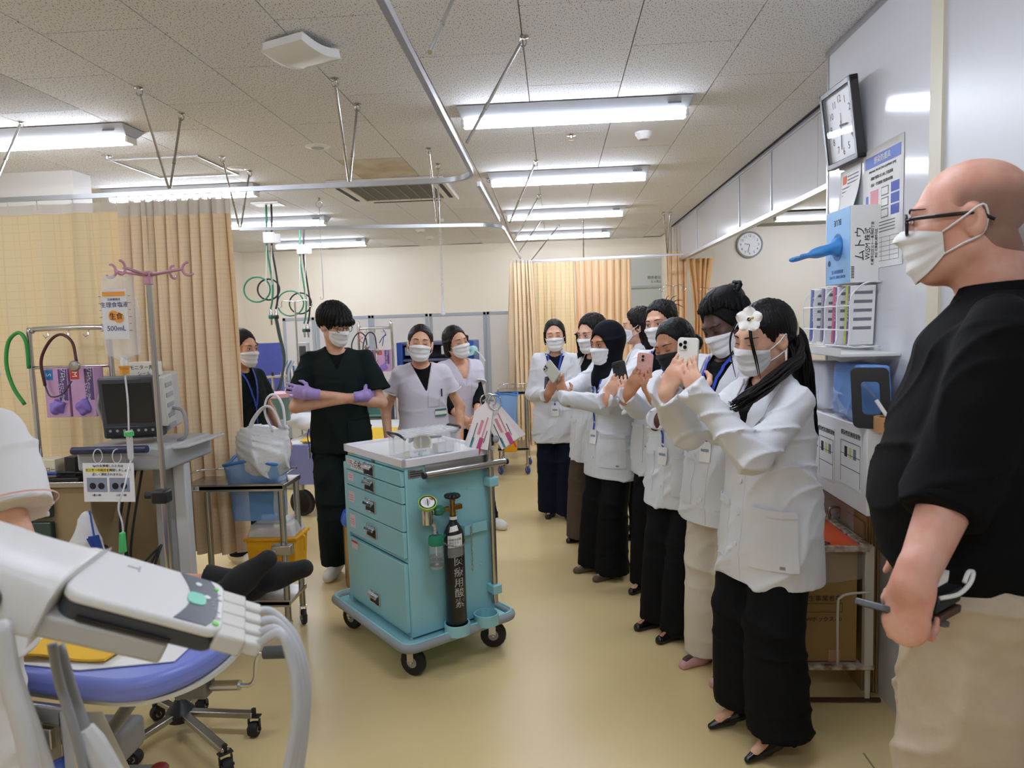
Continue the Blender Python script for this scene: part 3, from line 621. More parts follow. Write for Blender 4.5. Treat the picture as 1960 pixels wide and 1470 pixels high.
def trousers(p, m, r=(.1, .085, .09), hem=.035, waist=.6, wr=.006, seed=1, name='trousers', res=None):
    hs = p.hs*p.fat; P = [p.hip[s] for s in (-1, 1)]+[p.ank[s] for s in (-1, 1)]; lo = np.min(P, 0)-.16*p.fat; hi = np.max(P, 0)+.16*p.fat; lo[2] = 0; hi[2] = waist*p.H+.02
    F = Field(lo, hi, res or p.res*1.4)
    for s in (-1, 1):
        F.add(cap(p.hip[s]+A3((0, 0, .02)), p.kn[s], r[0]*hs, r[1]*hs), .03); a = p.ank[s]-A3((0, 0, .06)); F.add(cap(p.kn[s], a, r[1]*hs, r[2]*hs), .012)
    F.add(loft([(.47*p.H, 0, 0, .13*hs, .11*hs), (.53*p.H, 0, 0, .165*hs, .12*hs), (waist*p.H, 0, 0, .15*hs, .105*hs)]), .05)
    F.clip(lambda x, y, z: hem-z+0*x+0*y)
    F.wrinkle(folds(wr, f=(18, 12), seed=seed)); return F.mesh(name, m, p.root)
def shoe(p, s, kind, m, m2=None, up=0):
    fx, fy, yaw = p.ft[s]; a = math.radians(yaw); c, sn = math.cos(a), math.sin(a)
    T = lambda q: A3((fx+q[0]*c+q[1]*sn, fy-q[0]*sn+q[1]*c, q[2]+up)); L = p.o.get('shoe', .25)*.5
    F = Field(A3((fx-.2, fy-.2, -.01+up)), A3((fx+.2, fy+.22, .17+up)), .0045 if p.res < .007 else .006)
    if kind == 'sneaker':
        F.add(cap(T((0, -.055, .045)), T((0, .09, .038)), .042, .038), .02); F.add(cap(T((0, -.06, .07)), T((0, -.01, .075)), .036, .034), .03); F.add(cap(T((0, .12, .03)), T((0, .13, .03)), .034), .03)
        F.clip(lambda x, y, z: up-z+.0+0*x+0*y); F.add(ell(T((0, -.02, .125)), (.028, .045, .035)), .01, 's')
    else:
        h = .055 if kind == 'pump' else 0; tip = .145 if kind == 'pump' else .12
        F.add(cap(T((0, -.07, .035+h)), T((0, .03, .028+h*.35)), .031, .034), .02); F.add(cap(T((0, .03, .026+h*.3)), T((0, tip, .014)), .036, .012 if kind == 'pump' else .024), .02)
        F.clip(lambda x, y, z: up-z+0*x+0*y)
        F.add(ell(T((0, -.02, .075+h*.9)), (.028, .075 if kind == 'pump' else .08, .04), rotz(-a)), .008, 's')
        if kind == 'pump':
            F.add((A3(T((0, -.02, .02)))-.11, A3(T((0, -.02, .02)))+.11, lambda x, y, z: np.maximum(z-up-.028-h*.55*np.clip(-(((x-fx)*sn+(y-fy)*c)-.05)/.12, 0, 1)+.0, ((x-fx)*sn+(y-fy)*c)-.05+0*z)), .01, 's')
    o = F.mesh('shoe', m, p.root)
    if kind == 'sneaker':
        pts = [(0.036*math.cos(t)*(1 if abs(math.sin(t)) < .9 else .9), .03+.105*math.sin(t)) for t in np.linspace(0, 2*PI, 22)[:-1]]
        MB().prism([(T((x, y, 0))[0], T((x, y, 0))[1]) for x, y in pts], (0, 0, .001+up), (1, 0, 0), (0, 1, 0), .022).obj('sole', m2 or m_sole, o)
        for k in range(4): MB().tube([T((-.018, .03+.016*k, .083-.0035*k)), T((0, .034+.016*k, .088-.0035*k)), T((.018, .03+.016*k, .083-.0035*k))], .0025, 5).obj('lace', m_shoew, o)
    elif kind == 'pump':
        MB().add([T((x*w_, -.082+y*w_+ (0 if z else .012), z)) for z, w_ in ((0, .007), (.066, .018)) for x, y in ((-1, -1), (1, -1), (1, 1), (-1, 1))], [(3, 2, 1, 0), (4, 5, 6, 7), (0, 1, 5, 4), (1, 2, 6, 5), (2, 3, 7, 6), (3, 0, 4, 7)]).obj('heel', m, o, bevel=.002)
    elif kind == 'bow':
        for t in (-1, 1): MB().ball(T((t*.012, .062, .043)), (.011, .007, .006), 8).obj('bow', m, o, smooth=180)
    return o
def strip(p, fld, fn, nu, nv, name, m, D=(0, -1, 0), off=.003, th=.003, R0=.5, parent=None):
    """a cloth patch laid on a garment: fn(u,v) gives start points outside, marched along D onto the surface"""
    P = np.array([[fn(i/nu, j/nv) for j in range(nv+1)] for i in range(nu+1)]).reshape(-1, 3)
    Dd = np.array([D(q) for q in P]) if callable(D) else D
    Q = march(fld.sample, P, Dd, off).reshape(nu+1, nv+1, 3); return MB().grid(lambda u, v: Q[int(round(u*nu)), int(round(v*nv))], nu, nv, th=th).obj(name, m, parent or p.root, smooth=40)
def cylpatch(p, fld, a0, a1, z0, z1, name, m, off=.003, th=.003, n=(7, 7), skew=0, parent=None):
    """patch by angle round the body (degrees, 0 = front, positive = the person's right) and height"""
    oz = p.off((z0+z1)/2); ax = A3((oz[0], oz[1], 0))
    def fn(u, v): a = math.radians(a0+(a1-a0)*u); return ax+A3((math.sin(a)*.45, math.cos(a)*.45, z0+(z1-z0)*v+skew*u))
    return strip(p, fld, fn, n[0], n[1], name, m, lambda q: nz(A3((ax[0]-q[0], ax[1]-q[1], 0))), off, th, parent=parent)
def text_on(p, fld, s, size, ang, z, m, name='lettering', parent=None, sx=1.0):
    a = math.radians(ang); oz = p.off(z); ax = A3((oz[0], oz[1], 0)); c = ax+A3((math.sin(a)*.4, math.cos(a)*.4, z)); u = A3((-math.cos(a), math.sin(a), 0))
    o_ = text(s, size, c, u, (0, 0, 1), m, parent or p.root, name, ext=0, sx=sx); n = len(o_.data.vertices); co = np.empty(n*3); o_.data.vertices.foreach_get('co', co); co = co.reshape(-1, 3)
    o_.data.vertices.foreach_set('co', march(fld.sample, co, -A3((math.sin(a), math.cos(a), 0)), .0025).ravel()); return o_
def lapels(p, V, m, w_=.06):
    zb = V[1]*p.H; zt = p.nb[2]-.002; zm = zb+(zt-zb)*.62; h = V[0]; cx = p.off(zb)[0]
    for s in (-1, 1):
        A, B, C_, D_ = (s*(h*.95), zt+.0), (s*.004, zb-.01), (s*(.62*h+w_), zm-.02), (s*(h+.03), zt-.012)
        def fn(u, v):
            a = A3(A)*(1-v)+A3(B)*v; b = (A3(D_)*(1-v*1.6)+A3(C_)*v*1.6) if v < .62 else (A3(C_)*(1-(v-.62)/.38)+A3(B)*(v-.62)/.38); q = a*(1-u)+b*u; return A3((cx+q[0], .4, q[1]))
        strip(p, p.C0, fn, 5, 12, 'lapel', m, off=.004, th=.004 if s > 0 else -.004)
    Q = []
    for t in np.linspace(-1, 1, 17): a = t*2.35; Q.append((math.sin(a+PI)*-(.066), -math.cos(a)*.062))
    nb = p.nb
    def cf(u, v): a = (u*2-1)*2.45; r = .062+.022*v*1.2; return nb+A3((r*math.sin(a), .005-(r*.95)*math.cos(a), .035-.042*v-.012*abs(u*2-1)**3))
    MB().grid(cf, 18, 4, th=.004).obj('collar', m, p.root, smooth=60)
def lanyard(p, zend, badge=True, m=None, off=.006, xe=0, w_=.007):
    m = m or m_lanyard; nb = p.nb; zj = zend+.12
    for s in (-1, 1):
        P = [A3((nb[0]+s*.05+(xe-s*.05)*t, .4, nb[2]-.01+(zj-nb[2]+.01)*t)) for t in np.linspace(0, 1, 9)]
        def fn(u, v): q = A3((nb[0]+s*.056+(xe-s*.052)*v+(u-.5)*2*w_, .4, nb[2]+.0+(zj-nb[2])*v)); return q
        strip(p, p.C0, fn, 2, 14, 'lanyard', m, off=off, th=.002)
    strip(p, p.C0, lambda u, v: A3((nb[0]+xe+(u-.5)*w_*1.6, .4, zj+(zend-zj)*v)), 2, 6, 'lanyard', m, off=off, th=.002)
    if badge:
        b = strip(p, p.C0, lambda u, v: A3((nb[0]+xe+(u-.5)*.058, .4, zend-.085*v)), 3, 3, 'name_badge', m_paper, off=off, th=.003)
        strip(p, p.C0, lambda u, v: A3((nb[0]+xe+(u-.5)*.04, .4, zend-.03-.012*v)), 2, 2, 'badge_print', mat('badge_print', '8a97a8', .6), off=off+.004, th=.0006, parent=b)
def hairF(p, res=None, dn=.25, sd=.16, up=.15, fr=.16, back=.16):
    """a field in head coordinates"""
    return Field((-sd, -back, -dn), (sd, fr, up), res or max(.004, p.res*.85))
def hair_mesh(p, F, m, name='hair', strands=(.0025, 55), dirz=0.0):
    if strands:
        a, f = strands; F.wrinkle(lambda x, y, z: a*(np.sin(f*np.arctan2(x, y+.02)+1.5*np.sin(18*z)+dirz*z*40)+.6*np.sin(f*1.9*np.arctan2(x, y+.02)+3*np.sin(9*z)+1)))
    o_ = F.mesh(name, m, p.root); n = len(o_.data.vertices); co = np.empty(n*3); o_.data.vertices.foreach_get('co', co); co = co.reshape(-1, 3)*p.hsc@p.hR.T+p.hc
    o_.data.vertices.foreach_set('co', co.ravel()); o_.data.update(); return o_
def scalp(F, t=.010, k=0): return F.add(ell((0, -.033+t*.25, .036), (.0735+t*.85, .101+t*.6, .086+t*1.1)), k)
def cutface(F, w_=.060, zt=.062, k=.006):   # hairline: from the sideburns up to the top of the forehead
    zt += .018; return F.add(((-.14, -.02, -.3), (.14, .25, zt+.06), lambda x, y, z: (.010+.050*z/zt+.10*np.maximum(-z, 0)-.004+.024*(x/.07)**2-y)*.8), k, 's')
def cutfringe(F, w_=.060, zt=.062, k=.012):
    zt += .014; return F.add(((-.14, .0, -.3), (.14, .25, zt+.05), lambda x, y_, z: np.maximum(np.maximum(np.sqrt((x/w_)**2+(np.maximum(z-(zt-.06), 0)/.06)**2)*w_-w_, .052-y_-np.abs(x)*.25), -.2-z)), k, 's')
def strand_lock(path, rad, n, r, seed=1, flat=(1, 1), wave=.006):
    """a lock of hair as many tapering strands along a path; rad = spread along the path (list of 3)"""
    rr = random.Random(seed); P = [A3(q) for q in path]; m = len(P); b = MB()
    for k in range(n):
        a = 2*PI*rr.random(); e = math.sqrt(rr.random()); end = int(m*(.72+.28*rr.random())); f1, f2 = rr.random()*6, 2+3*rr.random(); Q = []
        for i in range(end):
            t = i/(m-1); T_ = nz(P[min(m-1, i+1)]-P[max(0, i-1)]); u = np.cross(T_, (0, 0, 1)); u = nz(u) if np.linalg.norm(u) > 1e-3 else A3((1, 0, 0)); w_ = np.cross(T_, u)
            s_ = np.interp(t, (0, .45, 1), rad)*e; aa = a+.5*math.sin(f2*t+f1); Q.append(P[i]+u*s_*math.cos(aa)*flat[0]+w_*s_*math.sin(aa)*flat[1]+u*wave*math.sin(6*t*f2+f1)*t)
        b.tube(Q, [r*(1-(i/max(1, end-1))**2.5*.85) for i in range(end)], 5)
    return b
# ---------------------------------------------------------------- phones
def phone(label, C, N, U, case, hold=True, lens=3, size=(.075, .152, .011), screen='20242c'):
    """C centre, N = direction the back faces, U = up along the phone"""
    N = nz(N); U = nz(A3(U)-N*np.dot(U, N)); X = np.cross(N, U)   # X, N, U right-handed
    t = thing('smartphone', label, 'phone', (0, 0, 0)); t.matrix_world = Matrix([[X[0], N[0], U[0], C[0]], [X[1], N[1], U[1], C[1]], [X[2], N[2], U[2], C[2]], [0, 0, 0, 1]])
    w_, h, d = size; m = case
    MB().prism(rrect(w_, h, .012), (0, d/2, 0), (-1, 0, 0), (0, 0, 1), d).obj('case', m, t, bevel=.0025) if False else MB().prism(rrect(w_, h, .012), (0, -d/2, 0), (1, 0, 0), (0, 0, 1), -d).obj('case', m, t, bevel=.0022)
    MB().prism(rrect(w_-.008, h-.008, .009), (0, -d/2-.0004, 0), (1, 0, 0), (0, 0, 1), .0012).obj('screen', mat('phone_screen_'+screen, screen, .08), t)
    isl = MB().prism(rrect(.034, .036 if lens == 3 else .034, .008), (w_/2-.0225, d/2+.0028, h/2-.024), (1, 0, 0), (0, 0, 1), .003).obj('camera_island', m, t, bevel=.001)
    for (x, z) in ((-.008, .008), (-.008, -.008), (.008, 0))[:lens]:
        MB().lathe([(.0064, 0), (.0064, .0025), (.0046, .0025), (.0044, .0015), (.0001, .0015)], (w_/2-.0225+x, d/2+.0026, h/2-.024+z), (0, 1, 0), 12).obj('camera_lens', mat('camera_lens_glass', '0d1014', .08), isl)
    return t
def grip(loc, rz, C, N, U=(0, 0, 1), one=None, low=.045):
    """wrists and finger directions of two hands round a phone, in the person's own frame"""
    R = rotz(math.radians(rz)); l = lambda v: R.T@A3(v); N = nz(N); U = nz(A3(U)-N*np.dot(U, N)); rt = np.cross(N, U); out = {}
    for s, key in ((1, 'armR'), (-1, 'armL')):
        f = nz(-rt*s*.5+U*.86-N*.03); c = A3(C)+rt*s*.034-U*(low+(.012 if s < 0 else 0))+N*(.022 if s > 0 else .036); W = c-f*.075
        out[key] = dict(w=R.T@(W-A3(loc)), f=l(f), n=l(-N), curl=(.18, .30, .28), hint=(s*.35, -.1, -1), thumb=((.5, .55, .55), (.75, .05, .7), (.9, -.3, .2)))
    return out
# ---------------------------------------------------------------- outfits
def coat(p, hem, lapel=True, V=(.07, .70, .022), shirt=None, wide=1.0, seed=0, logo=True, open_=False, ln=None):
    h = hem/p.H; q = wide
    rows = torso_rows(p, hem, [(h, .225*q, .172*q, .005), (h+.1, .217*q, .162*q, .005), (.60, .198*q, .142*q, .004), (.69, .19*q, .135*q, .004), (.76, .183, .124, 0), (.80, .165, .10, -.004), (.83, .105, .075, -.010), (.85, .066, .056, -.012)])
    rows[0] = (hem,)+rows[0][1:]
    c = garment(p, 'lab_coat', m_coat, rows, (.060, .070, .052), to=1.2, wr=.0075, V=V, shirt=shirt or m_shirt, seed=seed)
    lapels(p, V, m_coat)
    cx = 0
    strip(p, p.C0, lambda u, v: A3((p.off(.6*p.H)[0]-.018+.036*u, .45, hem+.012+(V[1]*p.H-hem-.02)*v)), 2, 20, 'front_placket', m_coat, off=.002, th=.003)
    for k in range(4):
        z = V[1]*p.H-.03-k*(V[1]*p.H-hem)*.22; P = march(p.C0.sample, [(p.off(z)[0], .45, z)], (0, -1, 0), .005)[0]; MB().cyl(P, P+A3((0, .003, 0)), .008, n=10).obj('button', m_white, p.root)
    zt = hem+.30*p.hs; 
    for s in (-1, 1):
        k = cylpatch(p, p.C0, s*22, s*72, hem+.085*p.hs, zt, 'pocket', m_coat, off=.003, th=.005, n=(9, 8))
        cylpatch(p, p.C0, s*22, s*72, zt-.022, zt+.002, 'pocket_hem', m_coat, off=.008, th=.004, n=(9, 2), parent=k)
        z0 = hem+.10*p.hs; a = math.radians(s*62); 
    cylpatch(p, p.C0, -60, -55, hem+.095*p.hs, hem+.106*p.hs, 'pocket_tag', mat('tag_grey', '8f9092', .7), off=.009, th=.001, n=(2, 2))
    kp = cylpatch(p, p.C0, -22, -52, .655*p.H, .735*p.H, 'breast_pocket', m_coat, off=.003, th=.003, n=(6, 6))
    if logo:
        text_on(p, p.C0, 'COPE', .03, -34, .742*p.H, mat('logo_navy', '1c2740', .6)); text_on(p, p.C0, 'HEALTH', .012, -53, .745*p.H, mat('logo_navy', '1c2740', .6)); text_on(p, p.C0, 'SOLUTIONS', .010, -53, .736*p.H, mat('logo_navy', '1c2740', .6))
    # cuffs
    for s in (-1, 1):
        u = nz(p.wr[s]-p.el[s]); e = p.el[s]+(p.wr[s]-p.el[s])*.94; MB().tube([e-u*.006, e+u*.006], .0545*p.hs, 20, cap=False).obj('cuff_seam', m_coat, p.root) if False else None
    return c
def flats(p, m=m_pat, kind='bow'):
    for s in (-1, 1): shoe(p, s, kind, m)
def scrubtop(p, m, hem=.46, V=(.06, .755, .02), shirt=None, short=.62, r=(.054, .070), seed=3, fitted=1.0):
    q = fitted
    rows = torso_rows(p, 0, [(hem, .195*q, .140, .006), (.54, .190*q, .135, .006), (.62, .178*q, .125, .006), (.70, .18, .126, .006), (.76, .182, .118, 0), (.80, .166, .096, -.004), (.83, .105, .072, -.010), (.85, .066, .054, -.012)])
    return garment(p, 'tunic', m, rows, r, short=short, wr=.005, V=V, shirt=shirt, seed=seed)
def hair_back(F, z0=-.1, y=-.05, w_=.07): F.add(ell((0, y, z0), (w_, .05, .09)), .03)
# ---------------------------------------------------------------- the people
def make_people():
    G = 'students in white coats'
    # woman with the flower, nearest of the students
    loc, rz = (.765, 2.58, 0), 116
    C = PY(1316, 690, 2.40); N = nz((-.62, -.78, .05)); phone('white phone in a clear-edged case held up by the woman with the hair flower', C, N, (.05, 0, 1), mat('white_phone_case', 'dcdcd8', .3))
    o = dict(res=.0055, heel=.05, look=(2, -14, -6), lean=(.0, .015), head=(.0, .018, 0), feet={1: (.085, .05, 8), -1: (-.11, .065, -2)}, sw=.158, shoe=.25, knee=(0, .02, 0), shz=.80); o.update(grip(loc, rz, C, N, low=.045))
    p = person('woman in white coat and wide black trousers, white flower in ponytailed hair', loc, rz, 1.585, 'light', o)
    coat(p, .60, seed=1, shirt=m_shirt); finish_body(p); face(p, 'down'); mask(p)
    trousers(p, m_blk, (.105, .112, .125), .085); [shoe(p, s, 'pump', m_pat) for s in (-1, 1)]
    F = hairF(p, .0045, dn=.14); scalp(F, .012); cutface(F, .062, .058); F.add(ell((0, -.06, .02), (.07, .062, .075)), .02)
    for s in (-1, 1): F.add(ell((s*.083, -.012, -.012), (.02, .026, .036)), .008, 's')
    F.add(cap((0, -.10, .015), (0, -.125, .0), .026, .03), .02); h = hair_mesh(p, F, HAIR, strands=(.002, 40))
    T_ = lambda q: p.H2L(q)
    tail = spline([T_((0, -.11, .005)), T_((.005, -.165, -.05)), T_((.01, -.175, -.16)), T_((0, -.175, -.30)), T_((.0, -.185, -.42)), T_((.0, -.19, -.5))], 5)
    strand_lock(tail, (.022, .042, .014), 60, .0075, 3).obj('ponytail', HAIR, h, smooth=180)
    lock = spline([T_((-.04, -.115, -.02)), T_((-.075, -.09, -.09))]+[p.W2L(PY(*a)) for a in ((1497, 712, 2.47), (1468, 738, 2.40), (1438, 758, 2.36), (1410, 776, 2.33), (1384, 790, 2.31))], 7); n_ = len(lock)
    L2 = []   # swept forward over the near shoulder, lying on the coat
    for i, q in enumerate(lock):
        for _ in range(3):
            d = p.C.sample([q])[0]; w0 = .012+.012*(1-i/n_)
            if d < w0: q = q+p.C.normal([q])[0]*(w0-d)
        L2.append(q)
    L2 = spline(L2[::4]+[L2[-1]], 5); n_ = len(L2)
    strand_lock(L2, (.016, .026, .020), 46, .006, 5, (.8, 1.0)).obj('shoulder_lock', HAIRB, h, smooth=180)
    for k, (x0, x1) in enumerate(((-.045, -.058), (-.052, -.067), (.045, .058))):
        MB().tube([T_(q) for q in spline([(x0*.6, .075, .085), (x0*1.05, .098, .03), (x1, .098, -.04), (x1*.98, .09, -.105-.01*k)], 5)], [.001, .002, .003, .0035, .0035, .0035, .0033, .003, .003, .0028, .0026, .0022, .002, .0016, .0013, .001], 6).obj('hair_strand', HAIR, h, smooth=180)
    MB().tube([T_((.03*math.sin(a), -.108+.004*math.cos(a), .012+.03*math.cos(a))) for a in np.linspace(0, 2*PI, 17)[:-1]], .006, 6, closed=True).obj('hair_tie', mat('black_hair_tie', '0c0c0c', .8), h, smooth=180)
    MB().prism([(0, 0), (.012, .02), (.016, .05), (.008, .075), (.0, .05), (-.002, .02)], T_((-.052, -.105, -.04)), p.hR@A3((.4, -.9, 0)), p.hR@A3((0, -.1, 1)), .006).obj('hair_clip', mat('cream_clip', 'd9cfa8', .4), h, bevel=.002)
    # flower by the left temple, turned to the camera
    fc = T_((-.045, .092, .098)); nd = nz(p.R.T@A3((-.25, -.95, .15))); u0 = nz(np.cross((0, 0, 1), nd)); v0 = np.cross(nd, u0)
    for k in range(5):
        a = 2*PI*k/5+.3; d = u0*math.cos(a)+v0*math.sin(a); e = np.cross(nd, d)
        MB().grid(lambda u, v: fc+d*(.006+.037*u)+e*((v-.5)*.045*math.sin(PI*min(1, .12+u*.85))**.7)+nd*(.012+.012*u*u-.012*((v-.5)*2)**2*u), 7, 6, th=.0012).obj('petal', mat('flower_white', 'eae8e2', .6), h, smooth=180)
    st = MB(); st.tube([fc+nd*.008, fc+nd*.04+u0*.01], .0025, 6); st.ball(fc+nd*.042+u0*.0105, .005, 8); st.obj('flower_stamen', mat('stamen_yellow', 'c9a53a', .6), h, smooth=180)
    # tall curly-haired woman
    loc, rz = (.735, 3.10, 0), 128
    C = PY(1299, 752, 2.82); N = nz((-.7, -.7, .1)); phone('grey phone held by the woman with coiled black hair, half hidden', C, N, (0, 0, 1), mat('grey_phone_case', '74716a', .4))
    o = dict(res=.006, look=(-6, -24, 8), head=(-.01, .03, -.02), feet={1: (.09, .06, 6), -1: (-.085, .08, 0)}); o.update(grip(loc, rz, C, N))
    p = person('woman in white coat and cream trousers, coiled black hair piled up, looking down', loc, rz, 1.65, 'deep', o)
    coat(p, .66, seed=2, V=(.085, .67, .024)); finish_body(p); face(p, 'down'); mask(p); lanyard(p, .62*p.H)
    trousers(p, m_cream, (.10, .09, .095), .04); [shoe(p, s, 'bow', mat('pink_shoe', 'c79a9c', .45)) for s in (-1, 1)]
    F = hairF(p, .005, up=.24, sd=.19); scalp(F, .02); F.add(ell((0, -.04, .095), (.085, .10, .06)), .03); cutface(F, .062, .055)
    h = hair_mesh(p, F, CURL, strands=None); tw = MB(); rr = random.Random(3); C_ = A3((0, -.02, .03)); top = nz((0, -.35, .9))
    for k in range(30):   # two-strand twists drawn back from the hairline to the crown
        a = math.radians(-150+300*k/29); el = .60 if abs(a) < 1.0 else .60-.75*min(1, (abs(a)-1.0)/.8); d0 = nz((math.sin(a), math.cos(a), el)); Q = []
        for i in range(11): t_ = i/10; d = nz(d0*(1-t_)+top*t_+A3((.06*math.sin(5*t_+k), 0, 0))); Q.append(p.H2L(C_+d*A3((.096, .117, .112))*(1.0+.10*t_)))
        tw.tube(Q, [.0085+.0015*math.sin(2.6*i+k) for i in range(11)], 6)
    for k in range(26):
        a = rr.random()*6.28; q = A3((.075*math.cos(a)*rr.random(), -.05+.085*math.sin(a)*rr.random(), .108+.022*rr.random())); b_ = rr.random()*6.28; e = .018+.014*rr.random()
        tw.tube([p.H2L(q+A3((e*math.cos(x), e*math.sin(x)*math.cos(b_), .6*e*math.sin(x)*math.sin(b_)))) for x in np.linspace(0, 4.8, 12)], [.0085+.0012*math.sin(2.5*i) for i in range(12)], 6)
    tw.obj('hair_twists', CURL, h, smooth=180)
    ch = MB(); pts = [march(p.F.sample, [(.048*s, .3, p.nb[2]-.01-.03*(1-abs(s)))], (0, -1, 0), .002)[0] for s in np.linspace(-1, 1, 9)]; ch.tube(pts, .0014, 5); ch.obj('necklace', mat('gold', 'c9a35a', .25, 1), p.root, smooth=180)
    # woman with the black mask
    loc, rz = (.62, 3.53, 0), 128
    C = PY(1233, 708, 3.19); N = nz((-.55, -.83, .05)); phone('pink phone held up by the woman in the black mask', C, N, (.12, 0, 1), mat('pink_phone_case', 'cf9d99', .35), lens=2)
    o = dict(res=.006, look=(4, -16, 10), head=(.0, .03, -.015), lean=(0, .02), feet={1: (.08, .12, 6), -1: (-.075, .14, 0)}); o.update(grip(loc, rz, C, N, low=.05))
    p = person('woman in white coat and black trousers wearing a black mask, hair in a low bun', loc, rz, 1.545, 'tan', o)
    coat(p, .62, seed=3, V=(.075, .69, .022), wide=1.05); finish_body(p); face(p, 'smile'); mask(p, m_maskb); lanyard(p, .60*p.H)
    trousers(p, m_blk, (.10, .095, .105), .03); flats(p)
    F = hairF(p, .005, dn=.15, back=.22); scalp(F, .011); cutface(F, .062, .06)
    for s in (-1, 1): F.add(ell((s*.083, -.012, -.012), (.02, .026, .036)), .008, 's')
    F.add(ell((0, -.14, -.03), (.05, .042, .045)), .02); h = hair_mesh(p, F, HAIR, strands=(.0018, 45))
    MB().tube([p.H2L(q) for q in spline([(-.085, .0, .045), (-.09, -.02, .04), (-.085, -.045, .05)], 4)], .0025, 5).obj('hair_pin', m_black, h)
    # woman with the loose updo behind her
    loc, rz = (.615, 4.06, 0), 142
    C = PY(1188, 719, 3.72); N = nz((-.5, -.85, .05)); phone('black phone held up at the left of the pink phone', C, N, (-.25, 0, 1), mat('black_phone_case', '1b1e24', .35))
    o = dict(res=.0065, look=(4, -6, 6), head=(.0, .05, 0), feet={1: (.08, .12, 6), -1: (-.09, .02, 0)}); o.update(grip(loc, rz, C, N, low=.06))
    p = person('woman in white coat with a loose dark updo, eyes visible above a white mask', loc, rz, 1.635, 'light', o)
    coat(p, .66, seed=4, V=(.08, .68, .022)); finish_body(p); face(p, 'open'); mask(p); lanyard(p, .6*p.H)
    trousers(p, m_blk, (.10, .09, .10), .03); flats(p)
    F = hairF(p, .0055, up=.18, back=.2); scalp(F, .013); cutface(F, .062, .06); F.add(ell((0, -.10, .075), (.06, .055, .05)), .02); h = hair_mesh(p, F, HAIR, strands=(.003, 40))
    for k in range(9): a = k*.7; MB().tube([p.H2L(q) for q in spline([(.03*math.cos(a), -.12, .08), (.05*math.cos(a)+.01, -.16, .1+.03*math.sin(a)), (.07*math.cos(a), -.19, .085+.06*math.sin(a))], 4)], [.004, .0035, .003, .003, .0025, .002, .002, .0015, .001], 5).obj('loose_strand', HAIR, h, smooth=180)
    # woman with long straight hair
    loc, rz = (.60, 5.02, 0), 72
    o = dict(res=.007, look=(8, -4, 0), armR=dict(w=(.14, .28, .62*1.62)), armL=dict(w=(-.14, .26, .62*1.62)))
    p = person('woman in white coat with long straight dark hair falling over her back', loc, rz, 1.615, 'light', o)
    coat(p, .62, seed=5); finish_body(p); face(p, 'open'); mask(p); trousers(p, m_blk); flats(p)
    F = hairF(p, .006, dn=.44, back=.24, sd=.19); scalp(F, .016); cutface(F, .060, .06); F.add(loft([(-.42, 0, -.10, .10, .05), (-.30, 0, -.10, .125, .06), (-.15, 0, -.075, .11, .06), (0, 0, -.05, .09, .07), (.05, 0, -.03, .07, .07)]), .02); hair_mesh(p, F, HAIRB, strands=(.004, 34))
    # woman in the black headscarf
    loc, rz = (.335, 4.33, 0), 124
    C = PY(1056, 711, 4.02); N = nz((-.75, -.62, .35)); phone('clear-cased phone held out flat by the woman in the black headscarf', C, N, (-.75, .35, .62), mat('clear_phone_case', 'a8a596', .25))
    o = dict(res=.006, look=(6, -6, 0), head=(0, .025, -.01), lean=(0, .01), feet={1: (.08, .11, 6), -1: (-.085, .10, -4)}, ears=0); o.update(grip(loc, rz, PY(1072, 728, 4.02), nz((-.6, -.75, 0)), low=.02))
    p = person('woman in white coat, black headscarf and brown flat shoes, holding a phone out', loc, rz, 1.53, 'tan', o)
    coat(p, .60, seed=6, V=(.07, .70, .022)); finish_body(p); face(p, 'open'); mask(p, loops=None); lanyard(p, .585*p.H)
    trousers(p, m_blk, (.10, .10, .12), .03); [shoe(p, s, 'flat', mat('brown_shoe', '5c4a38', .5)) for s in (-1, 1)]
    F = hairF(p, .005, dn=.27, back=.2, sd=.24); scalp(F, .022); F.add(loft([(-.24, 0, -.01, .16, .12), (-.19, 0, -.01, .135, .11), (-.12, 0, -.005, .085, .095), (-.05, 0, -.01, .088, .10), (.03, 0, -.015, .092, .10)]), .03)
    F.add(((-.09, .0, -.115), (.09, .25, .09), lambda x, y, z: np.maximum(np.sqrt((x/.06)**2+((z+.02)/.085)**2)*.06-.06, .03-y)), .015, 's')
    F.wrinkle(lambda x, y, z: .004*np.sin(24*z+14*x+9*y+2*np.sin(20*x))*np.clip((.02-z)*8, 0, 1)); hair_mesh(p, F, cloth('black_scarf_cloth', '0f1118', .8, bump=(40, .2, .004)), 'headscarf', strands=None)
    # woman behind the headscarf
    loc, rz = (.26, 4.82, 0), 130
    o = dict(res=.007, look=(5, -12, 0), armR=dict(w=(.10, .26, .68*1.58)), armL=dict(w=(-.10, .27, .68*1.58)), feet={1: (.15, .0, 12), -1: (-.15, .06, -8)})
    p = person('woman in white coat and wide taupe trousers behind the black headscarf', loc, rz, 1.575, 'light', o)
    coat(p, .60, seed=7); finish_body(p); face(p, 'open'); mask(p); trousers(p, m_brown, (.10, .115, .14), .025); flats(p, kind='flat')
    F = hairF(p, .006, dn=.34, back=.2, sd=.19); scalp(F, .016); cutface(F, .060, .06)
    for s in (-1, 1): F.add(loft([(-.30, s*.085, .02, .045, .04), (-.2, s*.085, .01, .04, .05), (-.08, s*.082, .0, .02, .06), (.02, s*.075, -.01, .015, .07)]), .02)
    hair_mesh(p, F, HAIR, strands=(.004, 50))
    # student at the far left of the row
    loc, rz = (-.005, 5.62, 0), 174
    C = PY(1051, 738, 5.36); phone('dark phone held low by the student by the curtain', C, nz((-.3, -.9, .5)), (0, .3, 1), mat('dark_phone_case', '3a3b40', .35), lens=2)
